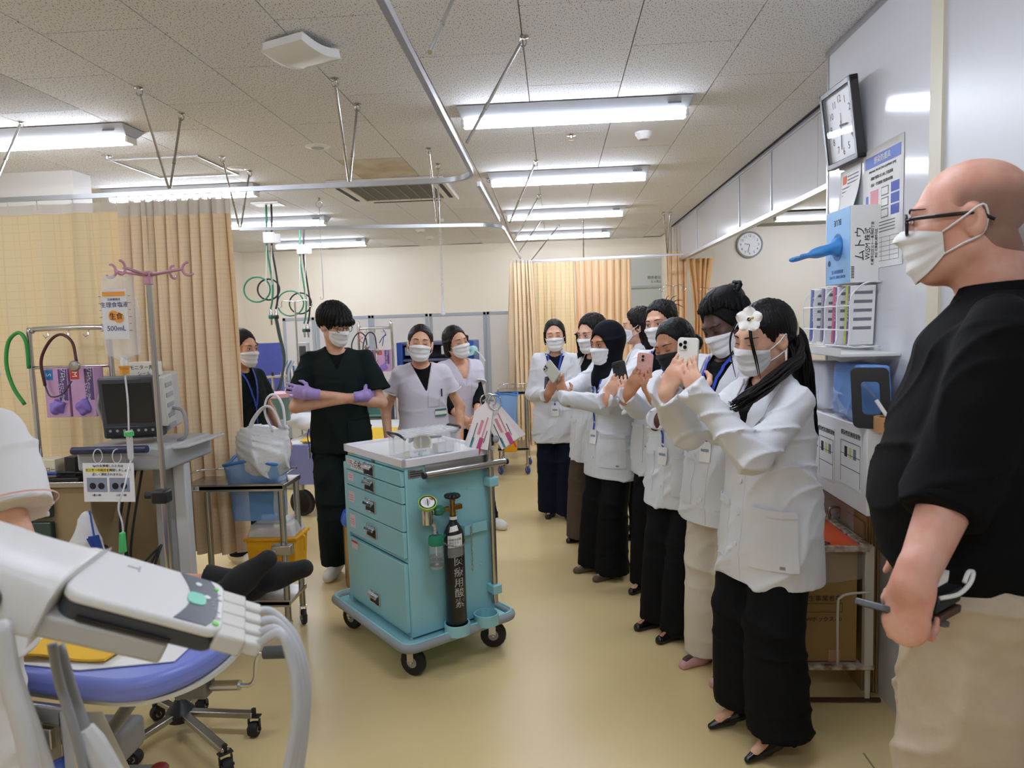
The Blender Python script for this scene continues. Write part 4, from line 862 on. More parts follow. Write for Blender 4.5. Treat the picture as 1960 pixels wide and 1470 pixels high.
    o = dict(res=.0065, look=(4, -4, 3), armR=dict(world=PY(1046, 752, 5.40), n=(-1, .2, .2)), armL=dict(w=(-.27, .10, .50*1.55)), feet={1: (.065, .02, 6), -1: (-.085, .10, -8)})
    p = person('woman in white coat and navy trousers standing by the gathered curtain', loc, rz, 1.555, 'light', o)
    coat(p, .60, seed=8, V=(.085, .675, .022), shirt=cloth('navy_shirt', '161b28', .8)); finish_body(p); face(p, 'down'); mask(p); lanyard(p, .58*p.H)
    trousers(p, m_navy, (.10, .10, .12), .03); [shoe(p, s, 'flat', mat('dark_boot', '1d1a19', .5)) for s in (-1, 1)]
    F = hairF(p, .0055, dn=.2); scalp(F, .010); cutface(F, .060, .064); F.add(ell((0, -.09, -.06), (.055, .045, .07)), .03)
    for s in (-1, 1): F.add(cap((s*.075, .02, .03), (s*.078, .0, -.06), .012, .008), .012)
    hair_mesh(p, F, HAIR, strands=(.0018, 45))
    for k in range(3): cylpatch(p, p.C0, 100+k, 101+k, 1, 1.01, 'x', m_ink) if False else None
    # young man in dark green scrubs with folded arms
    loc, rz = (-1.385, 4.42, 0), 194
    o = dict(res=.006, sw=.18, look=(40, -17, 2), head=(0, .035, 0), feet={1: (.075, .12, 14), -1: (-.10, -.05, -20)}, shoe=.28,
             armR=dict(e=(.262, .075, .630*1.70), w=(-.150, .150, .662*1.70), n=(.4, -1, 0), f=(-.72, -.85, -.05), glove=1), armL=dict(e=(-.262, .06, .630*1.70), w=(.155, .165, .680*1.70), n=(-.1, -1, -.1), f=(.95, -.22, .18), curl=(.2, .25, .2), glove=1, thumb=((.7, .6, .1), (.9, .25, .1), (1, .0, .1))))
    p = person('young man in dark green scrubs with folded arms, lilac gloves, glasses and a mask', loc, rz, 1.685, 'light', o)
    scrubtop(p, m_scrub, .455, (.062, .765, .018), shirt=m_shirt, short=.74, r=(.056, .074), seed=4); finish_body(p); 
    face(p, 'down', glasses=(mat('tortoise_frame', '241414', .3), .0235, .0185, .002)); mask(p)
    for s in (-1, 1):
        a = p.hd[s]; Fg = Field(p.wr[s]-.2, p.wr[s]+.2, .005); hand(Fg, p.wr[s], a['f'], a['n'], s > 0, a.get('curl', (.3, .3, .2)), 1.05); u = nz(p.wr[s]-p.el[s]); Fg.add(cap(p.wr[s]-u*.05, p.wr[s]+u*.02, .034, .033, flat=(nz(a['n']), .85)), .01); cutcap(Fg, p.wr[s]-u*.045, -u); Fg.mesh('glove', m_glove, p.root)
        MB().tube([p.wr[s]-u*.045-u*.003, p.wr[s]-u*.045+u*.003], .0345, 16).obj('glove_cuff', m_glove, p.root, smooth=180)
    cylpatch(p, p.C0, -18, -50, .655*p.H, .74*p.H, 'breast_pocket', m_scrub, off=.003, th=.003)
    for s in (-1, 1): cylpatch(p, p.C0, s*20, s*66, .475*p.H, .575*p.H, 'pocket', m_scrub, off=.003, th=.004)
    trousers(p, m_scrub, (.105, .092, .085), .06); [shoe(p, s, 'sneaker', m_shoew) for s in (-1, 1)]
    key = march(p.C0.sample, [(.4, .06, .55*p.H)], (-1, 0, 0), .012)[0]; MB().tube(spline([key, key+A3((.01, 0, -.05)), key+A3((0, .01, -.12))], 5), .004, 6).obj('key_lanyard', m_lanyard, p.root); MB().box(key+A3((.004, .01, -.15)), (.012, .03, .07)).obj('key_badge', m_chrome, p.root, bevel=.003)
    F = hairF(p, .005); scalp(F, .026); F.add(ell((0, -.02, .06), (.098, .115, .075)), .03); cutfringe(F, .064, .024); F.add(cap((-.045, .092, .045), (.045, .092, .045), .022, .022), .015); F.add(((-.2, -.2, -.3), (.2, .2, -.03), lambda x, y, z: z+.03+0*x+0*y), .02, 's')
    for s in (-1, 1): F.add(ell((s*.088, .005, -.02), (.02, .03, .03)), .01, 's')
    hair_mesh(p, F, HAIR, strands=(.004, 32))
    # two nurses in lilac-white uniforms
    m_edge = mat('white_piping', 'ececec', .7)
    for lb, loc, rz, H, o, vv, sh in (('nurse in a lilac-white tunic over a black top, eyes closed and smiling, behind the cart', (-.90, 4.68, 0), 190, 1.545, dict(look=(2, 2, -6), armR=dict(w=(.235, .05, .50*1.55)), armL=dict(w=(-.235, .05, .50*1.55))), (.07, .72, .02, -.03), m_shirt),
                                      ('nurse in a lilac-white tunic over black sleeves, hands clasped, turned to the right', (-.735, 5.35, 0), 212, 1.53, dict(look=(6, 0, 10), head=(.03, .03, 0), armR=dict(world=PY(893, 806, 5.08), n=(-.6, -.6, -.2)), armL=dict(world=PY(912, 800, 5.10), n=(.6, -.6, .2)), feet={1: (.10, -.04, 10), -1: (-.14, .16, -20)}), (.075, .715, .02), None)):
        o['res'] = .0065; p = person(lb, loc, rz, H, 'asian', o)
        scrubtop(p, m_uni, .50, vv, shirt=sh, short=.55, r=(.052, .067), seed=9)
        if sh is None:
            for s in (-1, 1):
                Fs = Field(np.minimum(p.S[s], np.minimum(p.el[s], p.wr[s]))-.1, np.maximum(p.S[s], np.maximum(p.el[s], p.wr[s]))+.1, .007); Fs.add(cap(p.S[s]-A3((s*.025, 0, .05)), p.el[s], .036, .046), .01); e = p.el[s]+(p.wr[s]-p.el[s])*.42; Fs.add(cap(p.el[s], e, .047, .043), .01); cutcap(Fs, e, p.wr[s]-p.el[s]); Fs.mesh('black_sleeve', m_shirt, p.root)
        finish_body(p); face(p, 'smile', lash=1); mask(p)
        for s in (-1, 1):
            u = nz(p.el[s]-p.S[s]); e = p.S[s]+(p.el[s]-p.S[s])*.53; MB().tube([e-u*.004, e+u*.004], .0672*p.hs, 24, cap=False).obj('sleeve_piping', m_edge, p.root, smooth=180)
        cylpatch(p, p.C0, -18, -46, .66*p.H, .72*p.H, 'breast_pocket', m_uni, off=.002, th=.003)
        b = strip(p, p.C0, lambda u, v: A3((-.155+.075*u, .4, .615*p.H+.05*v)), 3, 3, 'name_badge', m_paper, off=.006, th=.002)
        for k in (0, 1): strip(p, p.C0, lambda u, v: A3((-.155+.075*u, .4, .615*p.H+(.038 if k else 0)+.012*v)), 2, 2, 'badge_band', mat('badge_green', '3c6f66', .6), off=.009, th=.0006, parent=b)
        MB().tube([march(p.C0.sample, [(-.115, .4, z)], (0, -1, 0), .006)[0] for z in np.linspace(.62*p.H+.05, .70*p.H, 6)], .002, 5).obj('badge_cord', m_white, p.root)
        MB().tube([march(p.C0.sample, [(-.128, .4, z)], (0, -1, 0), .008)[0] for z in (.70*p.H, .70*p.H+.05)], .004, 6).obj('pen', m_navy, p.root)
        trousers(p, m_navy, (.095, .08, .075), .05); [shoe(p, s, 'sneaker', m_shoew) for s in (-1, 1)]
        F = hairF(p, .0055, dn=.16); scalp(F, .012)
        if sh is None: F.add(loft([(-.10, 0, -.06, .075, .05), (-.05, 0, -.04, .09, .075), (.02, 0, -.03, .09, .08)]), .02); cutface(F, .062, .054); [F.add(cap((s*.078, .03, .03), (s*.08, .01, -.04), .014, .009), .01) for s in (-1, 1)]
        else:
            cutface(F, .063, .06); F.add(ell((0, -.1, -.05), (.05, .045, .05)), .03)
            for s in (-1, 1): F.add(ell((s*.083, -.012, -.012), (.02, .026, .036)), .008, 's')
        hair_mesh(p, F, HAIRB, strands=(.002, 42))
    # woman half hidden behind the curtain
    loc, rz = (-2.11, 4.62, 0), 246
    o = dict(res=.0065, look=(0, -6, 0), head=(0, .04, 0), armR=dict(w=(.22, .14, .52*1.55)), armL=dict(w=(-.20, .16, .52*1.55)), feet={1: (.1, .0, 0), -1: (-.09, .02, -4)})
    p = person('woman in dark scrubs and a mask half hidden behind the curtain edge', loc, rz, 1.55, 'asian', o)
    scrubtop(p, m_scrub, .47, (.065, .75, .018), shirt=m_shirt, seed=6); finish_body(p); face(p, 'open'); mask(p); trousers(p, m_scrub, (.10, .085, .08), .05); [shoe(p, s, 'sneaker', m_shoew) for s in (-1, 1)]
    lanyard(p, .60*p.H); F = hairF(p, .0055, dn=.18); scalp(F, .014); cutface(F, .060, .055); F.add(ell((0, -.08, -.04), (.06, .05, .07)), .03); [F.add(cap((s*.076, .035, .03), (s*.08, .012, -.05), .013, .008), .01) for s in (-1, 1)]; hair_mesh(p, F, HAIRB, strands=(.002, 42))
    # bald man at the right
    loc, rz = (.905, 1.53, 0), 63
    hw = PY(1738, 1125, 1.36)
    o = dict(res=.005, sw=.20, fat=1.28, neck=1.28, hsc=1.07, look=(-2, -3, 0), head=(0, .055, -.002), jaw=1.08, feet={1: (.12, .03, 10), -1: (-.12, .02, -8)}, armL=dict(world=PY(1748, 1118, 1.235), eworld=PY(1826, 925, 1.32), f=p_f(63, (-.16, .0, -1)), n=p_f(63, (.72, .65, .0)), curl=(.75, 1.0, .6), sc=1.0, hint=(-.5, -.7, 0), thumb=((.6, .5, .5), (.85, .0, .5), (.95, -.2, .2))), armR=dict(w=(.30, .10, .93)))
    p = person('bald man with glasses and a mask in a black polo and khaki trousers', loc, rz, 1.86, 'pink', o)
    H = p.H; rows = torso_rows(p, 0, [(.538, .168, .120, .02), (.565, .176, .130, .028), (.60, .18, .136, .032), (.65, .18, .134, .032), (.71, .175, .122, .02), (.765, .17, .108, .0), (.80, .16, .105, -.01), (.83, .105, .08, -.02), (.85, .07, .06, -.022)])
    garment(p, 'polo_shirt', m_shirt2, rows, (.07, .068, .056), to=.30, wr=.006, neck=.074, seed=12, n=2.1); finish_body(p); face(p, 'open', glasses=(mat('black_frame', '121214', .25), .0245, .019, .0036), lash=1); mask(p)
    # collar of the polo
    nb = p.nb
    def cf(u, v): a = (u*2-1)*2.7; r = .079+.03*v; return nb+A3((r*math.sin(a), .008-r*.95*math.cos(a), .052-.055*v-.012*(abs(u*2-1))**2))
    MB().grid(cf, 22, 4, th=.005).obj('collar', m_shirt2, p.root, smooth=60)
    s = -1; u = nz(p.wr[s]-p.el[s]); e = p.el[s]+(p.wr[s]-p.el[s])*.30; MB().tube([e-u*.045, e-u*.04, e, e+u*.004], [.071, .073, .071, .067], 24).obj('sleeve_cuff', m_shirt2, p.root, smooth=60)
    trousers(p, m_khaki, (.108, .098, .10), .05, waist=.56, wr=.008); [shoe(p, s, 'sneaker', m_shoew) for s in (-1, 1)]
    cylpatch(p, p.C0, -150, -112, .40*H, .50*H, 'back_pocket', m_khaki) if False else None
    F = hairF(p, .0045); F.add(ell((0, -.018, .030), (.0755, .0945, .0845)), 0); F.add(ell((0, -.05, -.03), (.066, .06, .06)), .02); F.add(((-.2, -.2, .05), (.2, .2, .2), lambda x, y, z: .055+.02*np.cos(12*y)-z+0*x), .006, 's'); F.add(((-.2, .02, -.2), (.2, .2, .2), lambda x, y, z: .03-y+0*x+0*z), .006, 's')
    hm = mat('shaved_stubble', '83695e', .7, alpha=.38, bump=(300, .5, .002)); st = hair_mesh(p, F, hm, 'stubble', strands=None); nt = hm.node_tree; N, L = nt.nodes, nt.links; tc = N.new('ShaderNodeTexCoord'); sp = N.new('ShaderNodeSeparateXYZ'); L.new(tc.outputs['Generated'], sp.inputs[0]); mm = []
    for k, (a, b) in ((2, (1.0, .72)), (1, (1.0, .78))):
        mr = N.new('ShaderNodeMapRange'); mr.interpolation_type = 'SMOOTHSTEP'; mr.inputs[1].default_value = b; mr.inputs[2].default_value = a; mr.inputs[3].default_value = 1; mr.inputs[4].default_value = 0; L.new(sp.outputs[k], mr.inputs[0]); mm.append(mr)
    mu = N.new('ShaderNodeMath'); mu.operation = 'MULTIPLY'; L.new(mm[0].outputs[0], mu.inputs[0]); L.new(mm[1].outputs[0], mu.inputs[1]); m2 = N.new('ShaderNodeMath'); m2.operation = 'MULTIPLY'; m2.inputs[1].default_value = .5; L.new(mu.outputs[0], m2.inputs[0]); L.new(m2.outputs[0], N['Principled BSDF'].inputs['Alpha'])
    Cp = PY(1726, 1172, 1.295); Ud = nz(PY(1812, 1128, 1.33)-PY(1672, 1204, 1.27)); phone('grey phone gripped in the bald man\'s hand', Cp, nz((.25, .25, .9)), Ud, mat('grey_blue_case', '5b6068', .35))
    g = PY(1785, 1152, 1.285); t = thing('adapter', 'white and black adapters with a short white cord in the bald man\'s hand', 'adapter', g); Rg = np.stack([Ud, nz(np.cross((.25, .25, .9), Ud)), nz((.25, .25, .9))], 1)
    MB().box((-.012, .0, .035), (.075, .035, .022), Rg).obj('white_case', m_white, t, bevel=.003); MB().box((.01, -.0, .008), (.06, .05, .028), Rg).obj('black_case', m_black, t, bevel=.004); MB().box((.012, -.006, -.016), (.05, .045, .014), Rg).obj('brown_case', mat('brown_leather', '4c3528', .6), t, bevel=.003)
    MB().tube(spline([Rg@A3(q) for q in ((-.02, -.03, .02), (.02, -.035, .012), (.05, -.032, .018), (.058, -.03, .034), (.045, -.03, .04), (.035, -.032, .026))], 5), .004, 7).obj('white_cord', m_white, t, smooth=180)
    for s_, (a0, a1, zz0, zz1) in enumerate(((-128, -172, .40*H, .475*H),)):
        pass
    return p
m_shirt2 = cloth('black_polo_cloth', '0e0e10', .85, bump=(16, .25, .012))
def p_f(rz, v): return rotz(math.radians(rz)).T@A3(v)
BALD = make_people()
# ---------------------------------------------------------------- emergency cart
WT = []
def wthing(name, label, cat, loc, group=None):   # parts given in room coordinates; the Empty is moved to the base at the end
    t = thing(name, label, cat, (0, 0, 0), 0, group); WT.append((t, A3(loc))); return t
m_tq = mat('turquoise_paint', '8fc6cf', .35, bump=(40, .04, .001)); m_tqd = mat('turquoise_dark_gap', '24474d', .7)
m_clear = mat('clear_plastic', 'f2f5f6', .08, alpha=.16); m_film = mat('clear_film', 'eef1f4', .12, alpha=.22); m_brass = mat('brass', 'a07a3c', .35, 1)
m_bumper = mat('grey_bumper', '8f979b', .55); m_pink = mat('pink_print', 'd98b9b', .7); m_gdk = mat('green_plastic', '1f6a4e', .35); m_lime = mat('lime_plastic', '9cc42c', .35)
def caster(parent, c, r=.05, m_t=None, w_=.028, fork=m_chrome, name='caster', yaw=0):
    R = rotz(yaw); q = lambda v: A3(c)+R@A3(v)
    o_ = MB().lathe([(.004, -w_/2), (r*.55, -w_/2), (r*.9, -w_/2), (r, -w_/4), (r, w_/4), (r*.9, w_/2), (r*.55, w_/2), (.004, w_/2)], q((0, 0, r)), R@A3((1, 0, 0)), 18).obj(name, m_t or m_rubber, parent, smooth=40)
    b = MB(); 
    for s in (-1, 1): b.box(q((s*(w_/2+.004), .004, r*1.5+.008)), (.004, r*.55, r*1.15), R)
    b.box(q((0, .006, r*2+.02)), (w_+.016, r*1.0, .006), R); b.cyl(q((0, .006, r*2+.02)), q((0, .006, r*2+.05)), .009); b.cyl(q((-w_/2-.01, 0, r)), q((w_/2+.01, 0, r)), .006)
    b.obj('caster_fork', fork, o_, bevel=.001); MB().lathe([(.001, -w_/2-.001), (r*.4, -w_/2-.001), (r*.4, w_/2+.001), (.001, w_/2+.001)], q((0, 0, r)), R@A3((1, 0, 0)), 14).obj('caster_hub', m_grey, o_)
    return o_
def make_cart():
    t = thing('emergency_cart', 'turquoise emergency cart with chrome-handled drawers and a white top tray', 'cart', (-.69, 3.375, 0), math.radians(40.5))
    hx, hy = .225, .30
    MB().box((0, 0, .56), (.45, .60, .78)).obj('cabinet', m_tq, t, bevel=.004)
    # platform with a bumper rim
    MB().box((0, .03, .150), (.54, .76, .018)).obj('base_plate', m_tq, t, bevel=.004)
    rim = [(x, y+.03, .158) for x, y in rrect(.585, .80, .05, 5)]
    MB().tube(rim, .021, 10, closed=True).obj('bumper', m_bumper, t, smooth=180)
    MB().tube([(x, y, .178) for x, y, z in rim], .006, 6, closed=True).obj('bumper_edge', m_tq, t, smooth=180)
    for x, y, a in ((-.22, -.29, .5), (.21, -.30, .9), (-.22, .35, .3), (.21, .35, .2)): caster(t, (x, y, 0), .062, name='wheel', yaw=a, w_=.034)
    # white tray top
    MB().box((0, 0, .953), (.47, .62, .012)).obj('top_tray', m_white, t, bevel=.003)
    f = MB()
    for c, d in (((0, -.302, .955), (.48, .018, .036)), ((0, .302, .955), (.48, .018, .036)), ((-.231, 0, .955), (.018, .622, .036)), ((.231, 0, .955), (.018, .622, .036))): f.box(c, d)
    f.obj('tray_rim', mat('tray_white', 'e2e0e6', .35), t, bevel=.003)
    # drawers on the left face (x = -hx)
    Z = ((.853, .918), (.776, .848), (.652, .771), (.532, .647), (.195, .505))
    for i, (z0, z1) in enumerate(Z):
        nm = 'drawer' if i < 4 else 'cabinet_door'
        d = MB().box((-hx-.009, 0, (z0+z1)/2), (.018, .575, z1-z0)).obj(nm, m_tq, t, bevel=.002)
        zc = z1-.035 if i < 4 else z0+.07; zc = (z0+z1)/2 if i < 4 else zc; yc = .02
        b = MB()
        for c, q in (((0, 0, .027), (.008, .1, .006)), ((0, 0, -.027), (.008, .1, .006)), ((0, .05, 0), (.008, .006, .06)), ((0, -.05, 0), (.008, .006, .06))): b.box((-hx-.021+c[0], yc+c[1], zc+c[2]), q)
        b.obj('handle_frame', m_chrome, d, bevel=.0015)
        MB().box((-hx-.0185, yc, zc), (.004, .094, .05)).obj('handle_cup', m_black, d)
        MB().prism([(0, .026), (.02, .02), (.024, .008), (.02, .004), (.016, .012), (0, .018)], (-hx-.019, yc-.044, zc), (-1, 0, 0), (0, 0, 1), .088).obj('handle_grip', m_chrome, d, bevel=.001)
        if i < 4: 
            MB().box((-hx-.0185, .235, (z0+z1)/2+.006), (.001, .06, .03+.012*i)).obj('drawer_label', mat('pink_white_label', 'dfc9cf', .7), d, smooth=0)
            for k in range(2+i//2): MB().box((-hx-.0193, .235, (z0+z1)/2+.014-.011*k), (.0006, .046, .004)).obj('label_print', m_pink, d, smooth=0)
        else:
            MB().box((-hx-.0185, .225, z1-.03), (.001, .07, .04)).obj('door_label', mat('pink_white_label', 'dfc9cf', .7), d, smooth=0); MB().box((-hx-.0193, .225, z1-.014), (.0006, .07, .010)).obj('label_band', m_red, d, smooth=0)
        MB().box((-hx-.0005, 0, z1+.002), (.003, .575, .004)).obj('drawer_gap', m_tqd, t, smooth=0)
        if i == 0:
            MB().box((-hx-.0187, .145, zc), (.001, .17, .046)).obj('check_label', m_paper, d, smooth=0); text('½点検済', .046, (-hx-.0196, .145, zc), (0, -1, 0), (0, 0, 1), m_ink, d)
    MB().box((-hx-.001, 0, .932), (.004, .575, .02)).obj('top_strip', m_tq, t, smooth=0)
    MB().cyl((-hx, .0, .931), (-hx-.012, .0, .931), .011).obj('lock', m_chrome, t); MB().box((-hx-.004, .255, .934), (.002, .04, .014)).obj('yellow_label', m_yellow, t, smooth=0)
    MB().box((.01, hy+.018, .50), (.44, .022, .74)).obj('back_board', m_white, t, bevel=.008); MB().box((-.22, hy+.018, .50), (.03, .036, .76)).obj('board_bracket', m_tq, t, bevel=.003)
    # fittings of the near side (y = -hy)
    MB().box((-.175, -hy-.001, .905), (.075, .003, .038)).obj('rating_plate', m_alu, t, smooth=0)
    for k in range(3): MB().box((-.175, -hy-.0032, .914-.010*k), (.06, .0008, .003)).obj('plate_print', m_ink, t, smooth=0)
    MB().box((.04, -hy-.022, .911), (.34, .044, .006)).obj('handle_plate', m_steel, t, bevel=.002); MB().box((.04, -hy-.003, .924), (.34, .006, .03)).obj('handle_flange', m_steel, t, bevel=.002)
    MB().cyl((-.16, -hy-.055, .902), (.275, -hy-.055, .902), .0145, n=18).obj('push_handle', m_steel, t, smooth=40)
    for x in (-.163, .278): MB().cyl((x-.006, -hy-.055, .902), (x+.006, -hy-.055, .902), .0155, n=18).obj('handle_cap', m_black, t)
    for x, z in ((-.16, .80), (.02, .79), (.09, .795), (.16, .60), (-.19, .42), (-.17, .25), (.15, .42)): MB().ball((x, -hy-.001, z), (.004, .003, .004), 8).obj('rivet', m_tq, t)
    MB().cyl((hx-.02, -hy-.03, .23), (hx-.02, -hy-.03, .965), .016, n=16).obj('drip_pole_sleeve', m_steel, t, smooth=40)
    MB().cyl((hx-.02, -hy-.03, .96), (hx-.02, -hy-.03, 1.20), .0085, n=12).obj('drip_pole', m_chrome, t, smooth=40); MB().ball((hx-.02+.03, -hy-.04, 1.01), (.018, .012, .018), 12).obj('pole_knob', m_grey, t); MB().tube([(hx-.02-.03, -hy-.03, 1.195), (hx-.02, -hy-.03, 1.2), (hx-.02+.03, -hy-.03, 1.19)], .004, 6).obj('pole_hook', m_chrome, t)
    for z in (.815, .30): MB().box((hx-.02, -hy-.03, z), (.05, .06, .045)).obj('pole_clamp', m_tq, t, bevel=.006)
    # cylinder bracket, spare ring and base rings
    pts = [(.045, -hy, .63), (.05, -hy-.03, .63), (.085, -hy-.035, .63), (.10, -hy-.02, .63), (.18, -hy-.02, .63), (.185, -hy, .63)]
    MB().grid(lambda u, v: A3(pts[min(5, int(round(u*5)))])+A3((0, 0, -.045*v)), 5, 1, th=.004).obj('cylinder_bracket', m_tq, t)
    for x in (-.03, .13): MB().lathe([(.052, .0), (.058, .0), (.058, .05), (.052, .05), (.052, .004)], (x, -hy-.062, .16), (0, 0, 1), 24).obj('cylinder_ring', m_tq, t)
    ch = MB()
    for k in range(13): z = .62-.0165*k; ch.tube([(.078+(.004*math.cos(a) if k % 2 else 0), -hy-.04-(.004*math.cos(a) if not k % 2 else 0), z+.0095*math.sin(a)) for a in np.linspace(0, 2*PI, 9)[:-1]], .0016, 5, closed=True)
    ch.obj('hanging_chain', m_chrome, t, smooth=180)
    return t
CART = make_cart(); CR = rotz(math.radians(40.5)); cw = lambda q: A3((-.69, 3.375, 0))+CR@A3(q)
def make_oxygen():
    t = thing('oxygen_cylinder', 'black oxygen cylinder with green regulator strapped to the turquoise cart', 'cylinder', cw((-.03, -.362, .166)), math.radians(40.5))
    r = .046
    MB().lathe([(.0, .0), (r-.004, 0), (r, .006), (r, .44), (r-.003, .463), (r-.014, .487), (.020, .505), (.016, .515), (.016, .535), (.0, .535)], n=28).obj('cylinder_body', mat('black_gloss_paint', '141416', .28), t)
    MB().lathe([(.0175, .520), (.0175, .534)], n=16).obj('white_collar', m_white, t); 
    v = MB(); v.lathe([(.012, .535), (.014, .55), (.011, .565), (.011, .60), (.013, .602), (.013, .612), (.0, .612)], n=12); v.box((.02, 0, .572), (.05, .022, .022)); v.cyl((-.02, 0, .572), (-.045, 0, .572), .011); v.obj('brass_valve', m_brass, t, bevel=.002)
    h = MB(); 
    for k in range(10): a = 2*PI*k/10; h.ball((.027*math.cos(a), .027*math.sin(a), .625), (.011, .011, .010), 8)
    h.lathe([(0, .612), (.026, .615), (.027, .634), (0, .637)], n=16); h.obj('valve_wheel', m_black, t, smooth=60)
    MB().lathe([(.013, 0), (.022, .008), (.023, .022), (.021, .04), (.014, .05)], (-.048, 0, .572), (-1, 0, 0), 10).obj('green_coupling', m_gdk, t, bevel=.001)
    MB().cyl((-.098, 0, .572), (-.125, 0, .572), .010).obj('chrome_inlet', m_chrome, t)
    g = MB().lathe([(.0, .0), (.026, 0), (.027, .07), (.026, .075), (0, .075)], (-.135, -.005, .525), n=20).obj('regulator_body', m_chrome, t)
    ax = nz((-.25, -.55, .85)); gc = A3((-.135, -.012, .598))
    MB().lathe([(.024, 0), (.034, .012), (.040, .03), (.041, .036), (.037, .037), (.036, .034), (.0, .034)], gc, ax, 28).obj('gauge_guard', m_lime, t)
    d = MB().lathe([(0, .0345), (.0355, .0345), (.0355, .0352), (0, .0352)], gc, ax, 28).obj('gauge_dial', mat('dial_dark', '203026', .3), t, smooth=0)
    MB().lathe([(.014, .0354), (.030, .0354), (.030, .0357), (.014, .0357), (.014, .0354)], gc, ax, 24).obj('dial_scale', m_paper, d, smooth=0)
    u = nz(np.cross((0, 0, 1), ax)); w_ = np.cross(ax, u); MB().prism([(.006, .024), (.014, .014), (.026, .01), (.026, .018)], gc+ax*.0358, u, w_, .0004).obj('dial_red_zone', m_red, d, smooth=0); MB().box(gc+ax*.037, (.003, .04, .001), np.stack([u, w_, ax], 1)).obj('dial_needle', m_ink, d, smooth=0)
    MB().tube(spline([(-.12, -.012, .53), (-.108, -.016, .515), (-.105, -.02, .495), (-.105, -.02, .48)], 4), .008, 8).obj('outlet_stem', m_chrome, t, smooth=180); MB().lathe([(.01, 0), (.012, .008), (.009, .02)], (-.105, -.02, .475), n=10).obj('outlet_nut', m_chrome, t)
    MB().lathe([(.0, .058), (.030, .055), (.034, .045), (.034, .02), (.031, .016), (.0, .016)], (-.105, -.022, .415), n=20).obj('humidifier_lid', mat('green_clear_lid', '1d8062', .2, alpha=.92), t)
    b = MB().lathe([(.030, .115), (.031, .1), (.031, .03), (.026, .01), (.0, .004)], (-.105, -.022, .316), n=20).obj('humidifier_bottle', m_clear, t)
    MB().cyl((-.105, -.022, .43), (-.105, -.022, .345), .003).obj('bubble_tube', m_white, b); MB().ball((-.105, -.022, .34), (.009, .009, .011), 8).obj('bubble_stone', m_white, b)
    for z in (.34, .36, .38): MB().lathe([(.0312, 0), (.0312, .0012)], (-.105, -.022, z), n=16).obj('water_mark', mat('mark_grey', '60707a', .6), b)
    MB().cyl((-.07, -.02, .452), (-.045, -.0, .455), .007).obj('outlet_nipple', m_gdk, t)
    # chain round the bottle
    ch = MB()
    for k in range(26):
        a = PI*1.02+PI*1.02*k/25; c = A3((.05*math.cos(a), .05*math.sin(a), .42-.012*math.sin((a-PI)))); T_ = A3((-math.sin(a), math.cos(a), 0)); B = A3((math.cos(a), math.sin(a), 0)) if k % 2 else A3((0, 0, 1))
        ch.tube([c+T_*.0062*math.cos(q)+B*.0038*math.sin(q) for q in np.linspace(0, 2*PI, 9)[:-1]], .0013, 5, closed=True)
    ch.obj('retaining_chain', m_chrome, t, smooth=180)
    def bend(o_, a0, e=.0008):   # wrap flat lettering round the cylinder
        n = len(o_.data.vertices); co = np.empty(n*3); o_.data.vertices.foreach_get('co', co); co = co.reshape(-1, 3); a = a0+co[:, 0]/r
        o_.data.vertices.foreach_set('co', np.stack([(r+e)*np.cos(a), (r+e)*np.sin(a), co[:, 2]], 1).ravel())
    a0 = math.radians(-100)
    for k, cch in enumerate('医療用酸素'): bend(text(cch, .046, (0, 0, .335-.047*k), (1, 0, 0), (0, 0, 1), m_paper, t), a0)
    for z0, z1, da, wd, mm in ((.40, .455, -.25, 1.5, m_paper), (.47, .492, -.35, 1.0, m_paper), (.355, .40, -.2, 1.7, m_film)):
        lb = MB().grid(lambda u, v: ((r-(0 if v*(z1-z0)+z0 < .463 else (v*(z1-z0)+z0-.463)*.55)+.0012)*math.cos(a0+da+(u-.5)*wd), (r-(0 if v*(z1-z0)+z0 < .463 else (v*(z1-z0)+z0-.463)*.55)+.0012)*math.sin(a0+da+(u-.5)*wd), z0+(z1-z0)*v+.008*u), 10, 4).obj('paper_tag', mm, t, smooth=180)
    for s_, z in (('一般複合容器', .438), ('高圧ガス', .424), ('貸与', .411)): bend(text(s_, .011, (-.008, 0, z), (1, 0, .08), (0, 0, 1), m_ink, t), a0-.2, .0026)
    return t
make_oxygen()
def make_box():
    t = thing('storage_box', 'clear plastic storage box with black handles on the cart tray', 'box', cw((-.045, -.165, .9592)), math.radians(40.5))
    L_, W_, H_ = .30, .165, .095; th = .003
    b = MB(); b.box((0, 0, .0025), (L_-.02, W_-.02, .004))
    for s in (-1, 1): b.box((s*(L_/2-.006), 0, H_/2), (th, W_-.012, H_)); b.box((0, s*(W_/2-.006), H_/2), (L_-.012, th, H_))
    b.obj('tub', m_clear, t)
    for s in (-1, 1):
        for k in range(4): MB().box((s*(L_/2-.03)*(1 if k % 2 else .55), (-1 if k < 2 else 1)*(W_/2-.003), H_/2), (.008, .004, H_-.006)).obj('rib', m_clear, t)
    lid = MB(); lid.box((0, 0, H_+.006), (L_, W_, .012)); lid.box((0, 0, H_+.014), (L_-.03, W_-.03, .01)); lid.obj('lid', mat('frosted_lid', 'eef2f4', .15, alpha=.3), t, bevel=.003)
    for k in range(7): MB().box((-.12+.04*k, 0, H_+.0205), (.004, W_-.034, .004)).obj('lid_rib', mat('frosted_lid', 'eaeef0', .2), t)
    for s in (-1, 1): MB().tube(spline([(s*(L_/2-.02), -.055, H_-.01), (s*(L_/2+.012), -.055, H_+.016), (s*(L_/2+.014), 0, H_+.018), (s*(L_/2+.012), .055, H_+.016), (s*(L_/2-.02), .055, H_-.01)], 4), .006, 8).obj('handle', m_black, t, smooth=180)
    return t
make_box()
